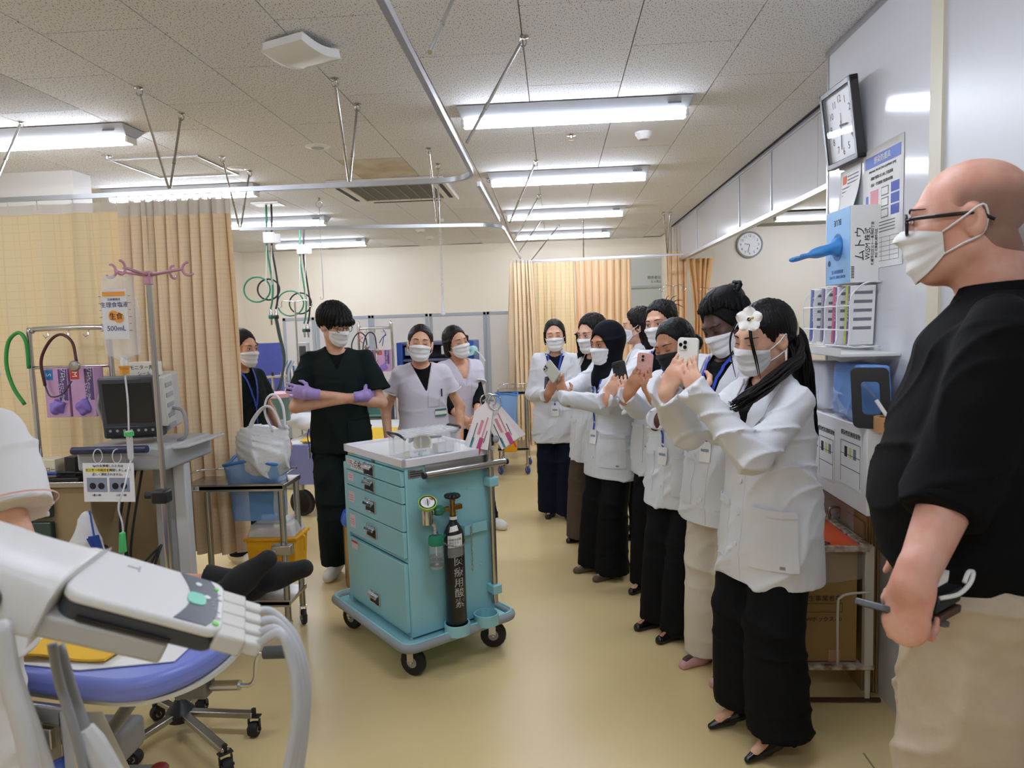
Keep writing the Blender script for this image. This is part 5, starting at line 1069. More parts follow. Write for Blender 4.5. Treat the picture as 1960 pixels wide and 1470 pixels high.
def simple(name, label, cat, mb, m, group=None, smooth=40, bevel=0, loc=None, rz=0):
    o_ = mb.obj(name, m, None, smooth, bevel); tagp(o_, label, cat, group)
    if loc is not None: o_.location = [float(v) for v in loc]; o_.rotation_euler = (0, 0, rz)
    return o_
bl = lambda x, y, z=0: cw((-.045+x, -.165+y, .9655+z))
simple('bandage_roll', 'cream bandage roll inside the clear box', 'bandage', MB().lathe([(.034, 0), (.042, 0), (.042, .022), (.034, .022), (.034, 0)], (0, 0, .0), (.3, -1, .35), 20), mat('cream_bandage', 'd8cfae', .8), loc=bl(-.02, -.01, .046))
simple('small_roll', 'small cream tape roll at the left end of the clear box', 'tape', MB().lathe([(.012, 0), (.024, 0), (.024, .018), (.012, .018), (.012, 0)], n=16), mat('cream_bandage', '', .8), loc=bl(-.10, -.03, .0))
tp = simple('medicine_packet', 'white packet with green print at the front of the clear box', 'packet', MB().box((0, 0, .016), (.10, .012, .03)), m_paper, bevel=.002, loc=bl(-.065, -.062), rz=math.radians(40.5)); text('ASTURONE', .013, (0, -.0064, .02), (1, 0, 0), (0, 0, 1), mat('green_print', '2d8a63', .6), tp); text('救急', .012, (0, -.0064, .007), (1, 0, 0), (0, 0, 1), mat('green_print', '', .6), tp)
simple('white_carton', 'white carton at the right end of the clear box', 'box', MB().box((0, 0, .02), (.09, .05, .04)), m_white, bevel=.002, loc=bl(.075, -.04), rz=math.radians(40.5))
simple('tubing_pack', 'dark tubing in a clear bag under the lid of the box', 'tubing', MB().tube(spline([(-.06, .02, .05), (0, .04, .06), (.07, .03, .055), (.1, .0, .06), (.05, -.02, .065), (-.02, -.01, .07), (-.06, .02, .06)], 5), .006, 6), mat('grey_tubing', '5b5d66', .4), loc=bl(0, .02), rz=math.radians(40.5))
# laminated cards on a ring at the drip pole
t = wthing('card_set', 'laminated cards hung from a metal ring on the cart drip pole', 'cards', cw((.215, -.34, .96)))
pc = cw((.205, -.33, 1.18)); 
for s, (rx, ry, ln) in enumerate((((-.62, -.3, .0), (.0, 0, 0), .22), ((.55, .35, 0), (0, 0, 0), .22))):
    u = nz(A3((-.30, .0, -.85)) if s == 0 else A3((.36, 0.02, -.85))); v = nz(np.cross(u, nz((.1 if s else -.1, -1, 0.05)))); 
    for k in range(4):
        o0 = pc+A3((0, .006*k+(-.012 if s == 0 else .012), 0))+(nz((1, .3, 0))*.003*k); u2 = nz(u+A3((.04*k*(1 if s else -1), 0, 0)))
        c_ = MB().prism([(.0, -.015), (.02, -.03), (.205, -.065), (.225, .035), (.05, .05), (.0, .015)], o0, u2, v if v[0] < 0 else -v, .0012).obj('laminated_card', mat(('card_white_a' if k else 'card_white'), 'e6dfe2' if k else 'ece8ea', .25), t, smooth=0)
        if k == 0:
            nv = v if v[0] < 0 else -v; nn = nz(np.cross(u2, nv)); nn = nn if nn[1] < 0 else -nn
            for q, (a, b, l, w_, mm) in enumerate(((.06, -.02, .10, .006, m_pink), (.08, .0, .07, .012, m_pink), (.10, .02, .10, .003, m_ink), (.12, -.035, .06, .003, m_ink), (.16, -.02, .06, .02, mat('magenta_print', 'b8497c', .6)), (.17, .018, .05, .01, mat('teal_print', '3f8f9c', .6)), (.21, -.03, .03, .008, m_red))):
                MB().box(o0+u2*(a+l/2)+nv*b+nn*.0022, (l, w_, .0006), np.stack([u2, nv, np.cross(u2, nv)], 1)).obj('card_print', mm, c_, smooth=0)
MB().tube([pc+A3((.036*math.cos(a), -.004, .014+.032*math.sin(a))) for a in np.linspace(0, 2*PI, 21)[:-1]], .003, 6, closed=True).obj('ring', m_chrome, t, smooth=180)
MB().tube([pc+A3((.03+.028*math.cos(a), -.01+.012*math.cos(a), .006+.036*math.sin(a))) for a in np.linspace(0, 2*PI, 21)[:-1]], .003, 6, closed=True).obj('ring', m_chrome, t, smooth=180)
# ---------------------------------------------------------------- things on the right-hand pillar
XW = XR-.0005
def wallY(px, py): return PX(px, py, XW)
# frame on the wall: reading direction is -Y (towards the camera), up Z, outwards -X
def wq(y, z, d=0): return A3((XW-d, y, z))
RY = A3((0, -1, 0)); UZ = A3((0, 0, 1))
def wall_clock():
    t = wthing('wall_clock', 'square black-framed wall clock on the white pillar', 'clock', wq(3.155, 2.33)); c = A3((XW-.045, 3.155, 2.335)); R = rotx(.0)@rotz(0); tilt = -.10; roll = -.035
    out = nz((-math.cos(tilt), 0, -.13)); u = nz(RY*math.cos(roll)+UZ*math.sin(roll)); v = np.cross(out, u)*-1; v = nz(np.cross(out, u)); v = v if v[2] > 0 else -v
    M_ = lambda a, b, d=0: c+u*a+v*b+out*d
    S = .163; Rm = np.stack([u, v, out], 1)
    f = MB()
    for (a, b, w_, h) in ((0, S-.012, 2*S, .024), (0, -S+.012, 2*S, .024), (S-.012, 0, .024, 2*S), (-S+.012, 0, .024, 2*S)): f.box(M_(a, b, 0), (w_, h, .034), Rm)
    f.obj('frame', mat('black_clock_frame', '26262a', .35), t, bevel=.003)
    MB().box(M_(0, 0, -.006), (2*S-.03, 2*S-.03, .012), Rm).obj('dial', mat('dial_white', 'd6d8dc', .4), t, smooth=0)
    for k in range(1, 13): a = math.radians(90-30*k); text(str(k), .042, M_(.108*math.cos(a), .108*math.sin(a), .0006), u, v, m_ink, t, 'numeral', ext=.0002)
    for ang, l, w_ in ((-5, .065, .009), (-100, .098, .006), (80, .05, .002)):
        a = math.radians(ang); d = u*math.cos(a)+v*math.sin(a); e = np.cross(out, d); MB().box(M_(0, 0, .003)+d*l*.4, (l*1.2, w_, .001), np.stack([d, e, out], 1)).obj('clock_hand', m_ink, t, smooth=0)
    MB().box(M_(0, 0, .012), (2*S-.03, 2*S-.03, .002), Rm).obj('glass', mat('clock_glass', 'ffffff', .02, alpha=.08), t, smooth=0)
wall_clock()
def sheet(name, label, y0, y1, z0, z1, m, curl=0, cat='poster', d=.0015):
    t = wthing(name, label, cat, wq((y0+y1)/2, z0)); MB().grid(lambda u, v: wq(y0+(y1-y0)*u, z0+(z1-z0)*v, d+curl*(1-v)**2*(.4+.6*u)), 6, 8, th=.0006).obj('sheet', m, t, smooth=180); return t
bluep = mat('blue_print', '6f86c9', .7); pinkp = mat('pale_red_print', 'dc9aa4', .7); grp = mat('grey_print', '77797f', .7)
t = sheet('poster', 'white notice with a blue header and flow chart on the pillar edge', 3.04, 2.70, 1.72, 2.19, m_paper); y0, z1 = 3.04, 2.19
def wp(t, a, b, w_, h, m, d=.0026): MB().box(wq(y0-a-w_/2, z1-b-h/2, d), (.0005, w_, h)).obj('print', m, t, smooth=0)
wp(t, .02, .03, .30, .045, bluep); text('感染防護具', .028, wq(y0-.17, z1-.053, .0035), RY, UZ, m_paper, t); text('PERSONAL PROTECTIVE EQUIPMENT (PPE)', .012, wq(y0-.17, z1-.09, .003), RY, UZ, m_ink, t)
for k, s_ in enumerate(('・接触予防策 はじめに手指消毒', '・飛沫・空気感染予防策の実施')): text(s_, .014, wq(y0-.16, z1-.118-.026*k, .003), RY, UZ, m_ink, t)
wp(t, .07, .165, .07, .115, pinkp); [wp(t, .165, .165+.042*k, .06, .034, grp) for k in range(3)]; [wp(t, .169, .169+.042*k, .052, .026, m_paper, .0032) for k in range(3)]; [wp(t, .245, .16+.042*k, .065, .036, mat('violet_print', '5765b4', .7)) for k in range(3)]; wp(t, .03, .18, .022, .09, bluep)
for k in range(4): wp(t, .03, .295+.012*k, .25, .004, grp)
for k in range(6): wp(t, .03, .355+.018*k, .28, .0015, grp)
for k in range(5): wp(t, .03+.07*k, .355, .0015, .09, grp)
t = sheet('notice_sheet', 'curling white notice with red and yellow symbols under the clock', 3.27, 3.06, 1.90, 2.16, m_paper, curl=.07); y0, z1 = 3.27, 2.16
wp(t, .03, .025, .04, .035, mat('orange_print', 'd8693a', .7), .004); 
for k in range(7): wp(t, .03+(.05 if k < 3 else 0), .03+.015*k, .11 if k < 3 else .15, .005, grp, .004+.0008*k)
t = sheet('lower_notice', 'white form clipped on the wall behind the glove box', 3.42, 3.22, 1.50, 1.90, m_paper)
def glove_box():
    y0, y1, z0, z1 = 3.14, 2.89, 1.665, 1.965; D = .11; t = wthing('glove_box', 'white and blue glove carton on the pillar with a blue glove hanging out', 'box', wq((y0+y1)/2, z0))
    MB().box((XW-D/2, (y0+y1)/2, (z0+z1)/2), (D, y0-y1, z1-z0)).obj('carton', m_white, t, bevel=.002)
    lb = mat('light_blue_carton', '7fb4e2', .5); xf = XW-D-.0008
    MB().box((xf, (y0+y1)/2+.0, (z0+z1)/2), (.0012, y0-y1-.004, z1-z0-.004)).obj('blue_face', lb, t, smooth=0)
    fc = A3((xf-.001, (y0+y1)/2, z0+.15)); MB().lathe([(0, 0), (.055, 0), (.055, .001), (0, .001)], fc, (-1, 0, 0), 24).obj('opening', mat('glove_blue_deep', '2a6cae', .6), t, smooth=0)
    text('BLUE', .034, (xf-.001, (y0+y1)/2, z1-.05), (0, 1, 0), -UZ, m_ink, t)
    for k in range(2): text(('NONSTERILE GLOVES', '検査検診用手袋')[k], .017, (xf-.001, (y0+y1)/2, z0+.03+.022*k), (0, 1, 0), -UZ, mat('blue_ink', '23508f', .6), t)
    MB().lathe([(0, 0), (.012, 0), (.012, .001), (0, .001)], (xf-.001, y0-.04, z0+.09), (-1, 0, 0), 14).obj('seal', mat('navy_print', '2c2f52', .6), t, smooth=0)
    ys = y1-.0008
    for s_, sz, x in (('ムトウ', .045, .072), ('WiSM 株式', .026, .044), ('札幌市北区北十一条西四丁目', .013, .026), ('本社 北海道札幌市北区', .011, .012)): text(s_, sz, (XW-x, ys, z0+.15), UZ, (-1, 0, 0), m_ink, t, sx=1)
    for k in range(8): MB().box((XW-.101, ys, z0+.02+.006*k), (.012, .0006, .003)).obj('barcode', m_ink, t, smooth=0)
    # glove hanging out of the opening
    m_gb = mat('blue_nitrile', '3f8fd6', .45, bump=(50, .3, .004)); F = Field(fc-A3((.22, .12, .1)), fc+A3((.03, .12, .1)), .005)
    F.add(ell(fc, (.025, .045, .04)), 0); F.add(cap(fc+A3((-.01, 0, .0)), fc+A3((-.08, .02, -.02)), .040, .036, flat=((0, .2, 1), .5)), .02)
    for k, dy in enumerate((-.025, 0, .022)): F.add(cap(fc+A3((-.07, .02+dy, -.02)), fc+A3((-.135-.012*k, .035+dy*1.4, -.028-.006*k)), .017, .012, flat=((0, 0, 1), .6)), .01)
    F.wrinkle(lambda x, y, z: .003*np.sin(60*x+50*z)+.002*np.sin(110*y+30*x)); F.mesh('glove', m_gb, t)
glove_box()
def wire_rack():
    y0, y1, z0, z1 = 3.38, 2.86, 1.405, 1.665; D = .12; t = wthing('wire_rack', 'white wire rack of glove cartons on the pillar', 'rack', wq(3.1, z0)); mw = mat('white_wire', 'e6e6e8', .35); r = .0032
    ys = [y0-(y0-y1)*k/4 for k in range(5)]
    for y in ys: MB().tube(spline([(XW-.004, y, z0+.01), (XW-D, y, z0+.01), (XW-D, y, z0+.05), (XW-D, y, z1-.07), (XW-D*.75, y, z1-.02), (XW-.05, y, z1), (XW-.004, y, z1)], 5), r, 6).obj('rib_wire', mw, t, smooth=180)
    for z, x in ((z0+.01, D), (z0+.075, D), (z0+.17, D), (z0+.01, D*.5), (z1, .05), (z1, .004)): MB().tube([(XW-x, y0, z), (XW-x, y1, z)], r, 6).obj('cross_wire', mw, t, smooth=180)
    cols = ('3f6fae', '8a8d92', 'c64a68', 'a4b83e')
    for k in range(4):
        y = (ys[k]+ys[k+1])/2; lab = ('blue-edged', 'grey', 'red and purple', 'green and purple')[k]
        g = wthing('glove_carton', lab+' glove carton in the wire rack, '+('first', 'second', 'third', 'fourth')[k]+' from the left', 'box', (XW-.06, y, z0+.014), 'glove cartons in the wire rack'); ti = .16; R = rotx(ti*.6)
        MB().box((XW-.058, y, z0+.134), (.095, .052, .235), R).obj('carton', m_paper, g, bevel=.002)
        q = lambda a, b, c: A3((XW-.058, y, z0+.134))+R@A3((a, b, c))
        for (a, w_, cc) in ((-.0482, .05, cols[k]),): MB().box(q(a, .012, .0), (.001, .022, .232), R).obj('edge_band', mat('band_'+cols[k], cols[k], .6), g, smooth=0)
        MB().box(q(-.0482, -.008, .0), (.001, .016, .232), R).obj('purple_band', mat('purple_print', '6b4a86', .6), g, smooth=0)
        for i in range(5): MB().box(q(.0, -.0265, .09-.035*i), (.07, .001, .012), R).obj('print', grp, g, smooth=0)
        if k in (0, 2, 3): text('ニトリルグローブ', .014, q(-.0492, -.008, .03), R@UZ, R@A3((0, -1, 0)), m_paper, g)
    return t
wire_rack()
# shelves
t = wthing('wall_shelf', 'white upper wall shelf under the wire rack', 'shelf', wq(3.08, 1.39)); MB().box((XW-.11, 3.08, 1.39), (.22, .76, .012)).obj('board', m_white, t, bevel=.002); MB().box((XW-.219, 3.08, 1.402), (.004, .76, .03)).obj('lip', m_white, t)
zL = 1.135
t = wthing('wall_cabinet', 'white wall cabinet with printed notices below the blue pack', 'cabinet', wq(2.95, .82)); MB().box((XW-.085, 2.98, .975), (.17, .80, .32)).obj('carcass', m_white, t, bevel=.003)
for y, w_, z in ((2.96, .17, .98), (2.72, .2, 1.0)):
    p_ = MB().box((XW-.1712, y, z), (.001, w_, .22)).obj('notice', m_paper, t, smooth=0); text('感染性医療廃棄物', .022, (XW-.1722, y, z+.09), RY, UZ, m_ink, p_)
    for k in range(3): MB().box((XW-.172, y, z+.06-.05*k), (.0006, w_-.03, .002)).obj('print', m_ink, p_, smooth=0)
    for k in range(3): MB().box((XW-.172, y+.04-.04*k, z+.02), (.0006, .025, .04)).obj('print', (m_ink, mat('yellow_print', 'cfd08a', .6), grp)[k], p_, smooth=0)
    for s in (-1, 1): MB().box((XW-.172, y+s*(w_/2-.012), z-.02), (.0006, .002, .16)).obj('print', m_ink, p_, smooth=0)
def pack(name, label, c, d, m, film, seed):
    F = Field(A3(c)-A3(d)*.5-.04, A3(c)+A3(d)*.5+.04, .007); lo, hi = A3(c)-A3(d)*.5, A3(c)+A3(d)*.5
    def bx(x, y, z):
        q = [np.abs(a-cc)-dd/2+.02 for a, cc, dd in zip((x, y, z), c, d)]; return np.sqrt(sum(np.maximum(a, 0)**2 for a in q))+np.minimum(np.maximum(np.maximum(q[0], q[1]), q[2]), 0)-.02
    F.add((lo, hi, bx), 0); F.wrinkle(folds(.008, (30, 22), seed)); t = wthing(name, label, 'pack', (c[0], c[1], lo[2])); F.mesh('folded_gowns', m, t); G = F.copy(-.008); G.wrinkle(folds(.012, (40, 30), seed+3)); G.mesh('film', film, t); return t
pack('gown_pack', 'blue gown pack in clear film on the wall cabinet', (XW-.10, 2.80, zL+.115), (.13, .26, .22), mat('blue_gown', '6d97d8', .7), m_film, 3)
pack('white_pack', 'white packaged linen between the shelf and the wall cabinet', (XW-.10, 3.14, zL+.11), (.14, .30, .20), mat('white_linen', 'd6d8e0', .7), m_film, 8)
t = wthing('black_frame', 'black plastic frame with an oblong opening standing beside the blue pack', 'frame', (XW-.18, 2.60, zL)); F_ = MB()
po = rrect(.13, .215, .02, 4); pi_ = rrect(.062, .115, .012, 4); n = len(po); vs = []
for d in (0, .014):
    for pl in (po, pi_): vs += [(XW-.15+.86*q[0]-.42*d, 2.585-.42*q[0]-.9*d+.15*(q[1]+.1), zL+.108+q[1]) for q in pl]
F_.add(vs, [(i, (i+1) % n, n+(i+1) % n, n+i) for i in range(n)]+[(2*n+i, 3*n+i, 3*n+(i+1) % n, 2*n+(i+1) % n) for i in range(n)]+[(i, 2*n+i, 2*n+(i+1) % n, (i+1) % n) for i in range(n)]+[(n+i, n+(i+1) % n, 3*n+(i+1) % n, 3*n+i) for i in range(n)]); F_.obj('frame', m_black, t, bevel=.002)
t = wthing('tape_roll', 'brown packing tape roll on the wall cabinet', 'tape', (XW-.13, 2.50, zL)); MB().lathe([(.036, 0), (.052, 0), (.052, .05), (.036, .05), (.036, 0)], (XW-.125, 2.505, zL+.001), n=24).obj('tape', mat('brown_tape', 'b98b5e', .45), t)
t = wthing('marker_pen', 'white marker pen stuck in the brown tape roll', 'pen', (XW-.14, 2.52, zL)); MB().cyl((XW-.115, 2.49, zL+.012), (XW-.155, 2.545, zL+.105), .007, n=10).obj('barrel', m_white, t)
t = wthing('green_marker', 'green and white marker hanging by the flat cardboard', 'pen', (XW-.17, 3.38, .80)); MB().cyl((XW-.18, 3.36, .78), (XW-.18, 3.36, .90), .008, n=10).obj('barrel', mat('green_marker_body', '2c9a6e', .4), t); MB().cyl((XW-.18, 3.36, .90), (XW-.18, 3.36, 1.0), .0015, n=6).obj('cord', m_white, t)
# flat cardboard leaning on the pillar
m_card = mat('brown_cardboard', 'a0855c', .85, bump=(80, .08, .002), var=(3, .1))
for k in range(6):
    x = XW-.006-.0085*k; t = wthing('flat_cardboard', ('flat-packed cardboard box leaning on the pillar, nearest the wall', 'flat-packed cardboard box, second from the wall', 'flat-packed cardboard box, third from the wall', 'flat-packed cardboard box, fourth from the wall', 'flat-packed cardboard box, fifth from the wall', 'flat-packed cardboard box, outermost, behind the orange-lidded bin')[k], 'cardboard', (x, 3.0, 0), 'flat-packed cardboard boxes by the pillar')
    MB().box((x-.0, 3.17-.004*k, .41-.012*k), (.0065, .64-.02*k, .81-.02*k)).obj('board', m_card, t, bevel=.001)
    if k == 5: MB().box((x-.006, 3.17, .58), (.003, .40, .44)).obj('film', m_film, t, smooth=0)
t = wthing('cardboard_carton', 'cardboard carton standing behind the flat-packed boxes', 'box', (1.16, 3.62, 0)); MB().box((1.2, 3.62, .42), (.34, .3, .84)).obj('carton', m_card, t, bevel=.003); MB().box((1.2, 3.46, .55), (.34, .004, .003)).obj('seam', m_ink, t, smooth=0)
# bin stand with the orange lid and its cardboard box
m_cream = mat('chipped_cream_paint', 'c9c2b2', .5, var=(28, 0, '6e4b32')); mcp = mat('cream_frame_paint', 'cdc8bc', .45)
bx0, bx1, by0, by1, bz0, bz1 = .935, 1.18, 2.79, 3.20, .155, .625
t = wthing('bin_stand', 'chipped cream bin stand with an orange lid', 'bin', (1.07, 3.0, 0))
for x, y in ((bx0, by0), (bx1+.02, by0), (bx0, by1), (bx1+.02, by1)): MB().box((x, y, bz0/2), (.02, .012, bz0)).obj('leg', mcp, t, bevel=.002)
for x in (bx1+.02,): MB().box((x, by0, .39), (.035, .03, .5)).obj('post', mcp, t, bevel=.003); MB().box((x, by1, .39), (.035, .03, .5)).obj('post', mcp, t, bevel=.003)
for y in (by0-.006, by1): MB().box(((bx0+bx1)/2+.01, y, bz0-.006), (bx1-bx0+.06, .02, .02)).obj('base_rail', m_cream, t, bevel=.002)
MB().box((bx0, (by0+by1)/2, bz0-.006), (.02, by1-by0, .02)).obj('base_rail', m_cream, t, bevel=.002); MB().box(((bx0+bx1)/2, (by0+by1)/2, bz0-.004), (bx1-bx0, by1-by0, .006)).obj('base_plate', mcp, t)
MB().box(((bx0+bx1)/2+.02, by0-.004, .012), (bx1-bx0+.1, .014, .012)).obj('floor_bar', mat('rusted_bar', '4a3020', .8), t)
MB().box(((bx0+bx1)/2-.01, (by0+by1)/2, bz1+.008), (bx1-bx0+.0, by1-by0+.03, .016)).obj('lid', mat('orange_lid', 'd2542c', .35), t, bevel=.004)
MB().box(((bx0+bx1)/2, by0-.018, bz1+.008), (bx1-bx0+.03, .018, .024)).obj('lid_edge', m_cream, t, bevel=.003); MB().box((bx1+.005, (by0+by1)/2, bz1+.012), (.035, by1-by0+.05, .024)).obj('lid_edge', m_cream, t, bevel=.003)
MB().tube(spline([(bx1-.005, by0+.33, bz1+.03), (bx1-.005, by0+.33, bz1+.075), (bx1+.035, by0+.33, bz1+.075), (bx1+.035, by0+.33, bz1+.03)], 4), .006, 6).obj('handle', m_steel, t, smooth=180)
MB().tube(spline([(bx1+.02, by0-.025, .46), (bx1-.06, by0-.025, .455), (bx1-.095, by0-.025, .44), (bx1-.105, by0-.025, .40), (bx1-.105, by0-.025, .16)], 5), .005, 8).obj('guard_rod', mcp, t, smooth=180)
MB().ball((bx1-.15, by0+.03, bz1+.017), (.035, .028, .003), 14).obj('emblem', m_steel, t)
text('開くSHOP', .016, (bx1+.004, by0+.16, bz1+.0255), (0, -1, 0), (1, 0, 0), mat('green_print', '', .6), t)
t = wthing('waste_carton', 'brown cardboard waste carton in the bin stand', 'box', (1.06, 3.0, bz0)); MB().box(((bx0+bx1)/2-.005, (by0+by1)/2, (bz0+bz1)/2-.004), (bx1-bx0-.02, by1-by0-.03, bz1-bz0-.02)).obj('carton', mat('waste_cardboard', '9c7d4c', .85, var=(3, .08)), t, bevel=.003)
ic = mat('brown_ink', '4d3f25', .8); yf = by0+.0135
text('発生事業者名', .026, ((bx0+bx1)/2-.03, yf, .42), (1, 0, 0), UZ, ic, t); text('MWボックス-50', .022, ((bx0+bx1)/2-.03, yf, .335), (1, 0, 0), UZ, ic, t)
for (a, b, w_, h) in ((0, .0175, .14, .0016), (0, -.0175, .14, .0016), (.07, 0, .0016, .035), (-.07, 0, .0016, .035)): MB().box(((bx0+bx1)/2-.02+a, yf, .383+b), (w_, .0006, h)).obj('print', ic, t, smooth=0)
MB().box(((bx0+bx1)/2+.02, yf, .185), (.045, .0006, .05)).obj('tape', mat('tan_tape', 'b58a66', .6), t, smooth=0); text('メディカル', .02, (bx0+.0042, by0+.12, .30), RY, UZ, mat('orange_print', '', .7), t)
MB().lathe([(0, 0), (.02, 0), (.02, .0006), (0, .0006)], (bx0+.0045, by0+.12, .38), (-1, 0, 0), 14).obj('hazard_mark', mat('orange_print', '', .7), t, smooth=0)
m_liner = mat('clear_liner', 'e0dace', .15, alpha=.22)
def liner(u, v):
    a = 2*PI*u; c_, s_ = math.cos(a), math.sin(a); e = max(abs(c_), abs(s_)); z = bz1-.006-(.13+.015*math.sin(3*a)+.02*math.sin(a+.6))*v
    return ((bx0+bx1)/2-.004+(bx1-bx0+.0+.014*math.sin(PI*v)+.006*math.sin(14*a+5*v))/2*c_/e, (by0+by1)/2+(by1-by0-.006+.014*math.sin(PI*v)+.006*math.sin(17*a+4*v))/2*s_/e, z)
lt = wthing('bin_liner', 'clear plastic liner folded over the waste carton', 'bag', (1.06, 3.0, .5)); MB().grid(liner, 64, 5).obj('film', m_liner, lt, smooth=60)
# round clock in the side bay
cc = PY(1435, 468, YS-.03); t = wthing('round_clock', 'round grey-rimmed clock on the far wall of the side bay', 'clock', cc)
MB().lathe([(.0, 0), (.17, 0), (.172, .03), (.155, .035), (.15, .02), (0, .02)], A3(cc)+A3((0, .025, 0)), (0, -1, 0), 36).obj('rim', mat('grey_rim', '8f9196', .35), t); MB().lathe([(0, 0), (.152, 0), (.152, .001), (0, .001)], A3(cc)+A3((0, .004, 0)), (0, -1, 0), 36).obj('dial', mat('dial_white', '', .4), t, smooth=0)
for k in range(1, 13): a = math.radians(90-30*k); text(str(k), .045, A3(cc)+A3((.115*math.cos(a), .0015, .115*math.sin(a))), (1, 0, 0), UZ, m_ink, t, 'numeral')
for ang, l in ((170, .07), (-103, .11)): a = math.radians(ang); MB().box(A3(cc)+A3((l/2*math.cos(a), .001, l/2*math.sin(a))), (l, .001, .007), roty(-a)).obj('clock_hand', m_ink, t, smooth=0)
# ---------------------------------------------------------------- curtain rails, rods, ceiling fittings
ZR = 2.28
def rail(name, label, pts, corner=.22):
    P = [A3((x, y, ZR)) for x, y in pts]; out = [P[0]]
    for a, b, c in zip(P, P[1:], P[2:]):
        u, v = nz(a-b), nz(c-b); 
        for t in np.linspace(0, 1, 8): out.append(b+u*corner*(1-t)**2+v*corner*t**2)
    out.append(P[-1]); t = wthing(name, label, 'rail', P[0]+A3((0, 0, 0)))
    n = len(out); vs = []; 
    for i, p in enumerate(out):
        d = nz((out[min(n-1, i+1)]-out[max(0, i-1)])[:2].tolist()+[0]); s = np.array([-d[1], d[0], 0]); 
        for a, b in ((-.009, -.012), (.009, -.012), (.009, .012), (-.009, .012)): vs.append(p+s*a+A3((0, 0, b)))
    fs = [(i*4+k, i*4+(k+1) % 4, (i+1)*4+(k+1) % 4, (i+1)*4+k) for i in range(n-1) for k in range(4)]+[(3, 2, 1, 0), tuple((n-1)*4+k for k in range(4))]
    MB().add(vs, fs).obj('track', m_alu, t, smooth=40); return t
R1 = rail('curtain_rail', 'aluminium curtain rail turning a corner above the nearest bay', [(-.36, .6), (-.385, 3.66), (-4.6, 3.66)])
R2 = rail('curtain_rail', 'aluminium curtain rail of the second bay', [(-2.25, 5.05), (-.385, 5.36), (-.378, 8.2)])
R3 = rail('curtain_rail', 'short straight curtain rail above the far right bay', [(-.36, 8.62), (1.50, 8.46)])
R4 = rail('curtain_rail', 'aluminium curtain rail linking the first and second bays', [(-.382, 3.78), (-.384, 5.1)])
R5 = rail('curtain_rail', 'aluminium curtain rail inside the side bay', [(1.66, 6.0), (4.5, 6.0)])
def rod(label, top, bot, par=None):
    t = wthing('support_rod', label, 'rod', (bot[0], bot[1], ZR+.018), 'ceiling support rods of the curtain rails'); a, b = A3((top[0], top[1], CZ-.006)), A3((bot[0], bot[1], ZR+.018)); d = nz(b-a)
    MB().cyl(a+d*.03, b, .0065, n=8).obj('tube', m_steel, t); MB().cyl(a+(b-a)*.62, a+(b-a)*.62+d*.03, .009, n=8).obj('sleeve', m_steel, t); MB().lathe([(.02, 0), (.02, -.006), (.008, -.010)], a+A3((0, 0, .004)), n=10).obj('ceiling_mount', m_steel, t); MB().tube([a+d*.012+A3((.016*math.cos(q), 0, -.012+.016*math.sin(q))) for q in np.linspace(0, 2*PI, 9)[:-1]], .003, 5, closed=True).obj('mount_eye', m_steel, t)
def rodp(label, ptop, pbot): rod(label, PZ(*ptop, CZ), PZ(*pbot, ZR+.015))
for lb, a, b in (('left rod of the V above the gathered curtain', (265, 165), (323, 362)), ('right rod of the V above the gathered curtain', (347, 215), (326, 361)), ('left rod of the V in front of the air conditioner', (640, 148), (668, 348)), ('right rod of the V in front of the air conditioner', (684, 197), (670, 349)),
                 ('slanting rod in front of the nearest left tube light', (40, 232), (-8, 350)), ('rod crossing the nearest right tube light', (1003, 68), (893, 275)), ('rod at the top edge beside the rail', (880, -35), (823, 102)), ('rod crossing the second right tube light', (1026, 306), (975, 428)), ('rod crossing the third right tube light', (1032, 372), (985, 462)),
                 ('left rod of the pair by the curtain edge', (425, 298), (458, 436)), ('right rod of the pair by the curtain edge', (478, 326), (461, 436)), ('left rod above the second bay rail', (820, 282), (838, 432)), ('right rod above the second bay rail', (838, 312), (840, 432)), ('far rod slanting to the rail corner', (1070, 430), (1016, 500)), ('far rod beside the pillar of gathered curtain', (1036, 420), (992, 485)), ('upright rod above the far right bay rail', (1116, 415), (1117, 495)), ('left rod of the far pair by the upper wall', (1270, 405), (1277, 486)), ('right rod of the far pair by the upper wall', (1283, 405), (1278, 486)), ('rod under the rail, left of the air conditioner', (935, 340), (985, 470))):
    rodp(lb, a, b)
rod('left rod of the pair in the side bay', (2.75, 6.0), (2.95, 6.0)); rod('right rod of the pair in the side bay', (3.1, 6.0), (3.0, 6.0))
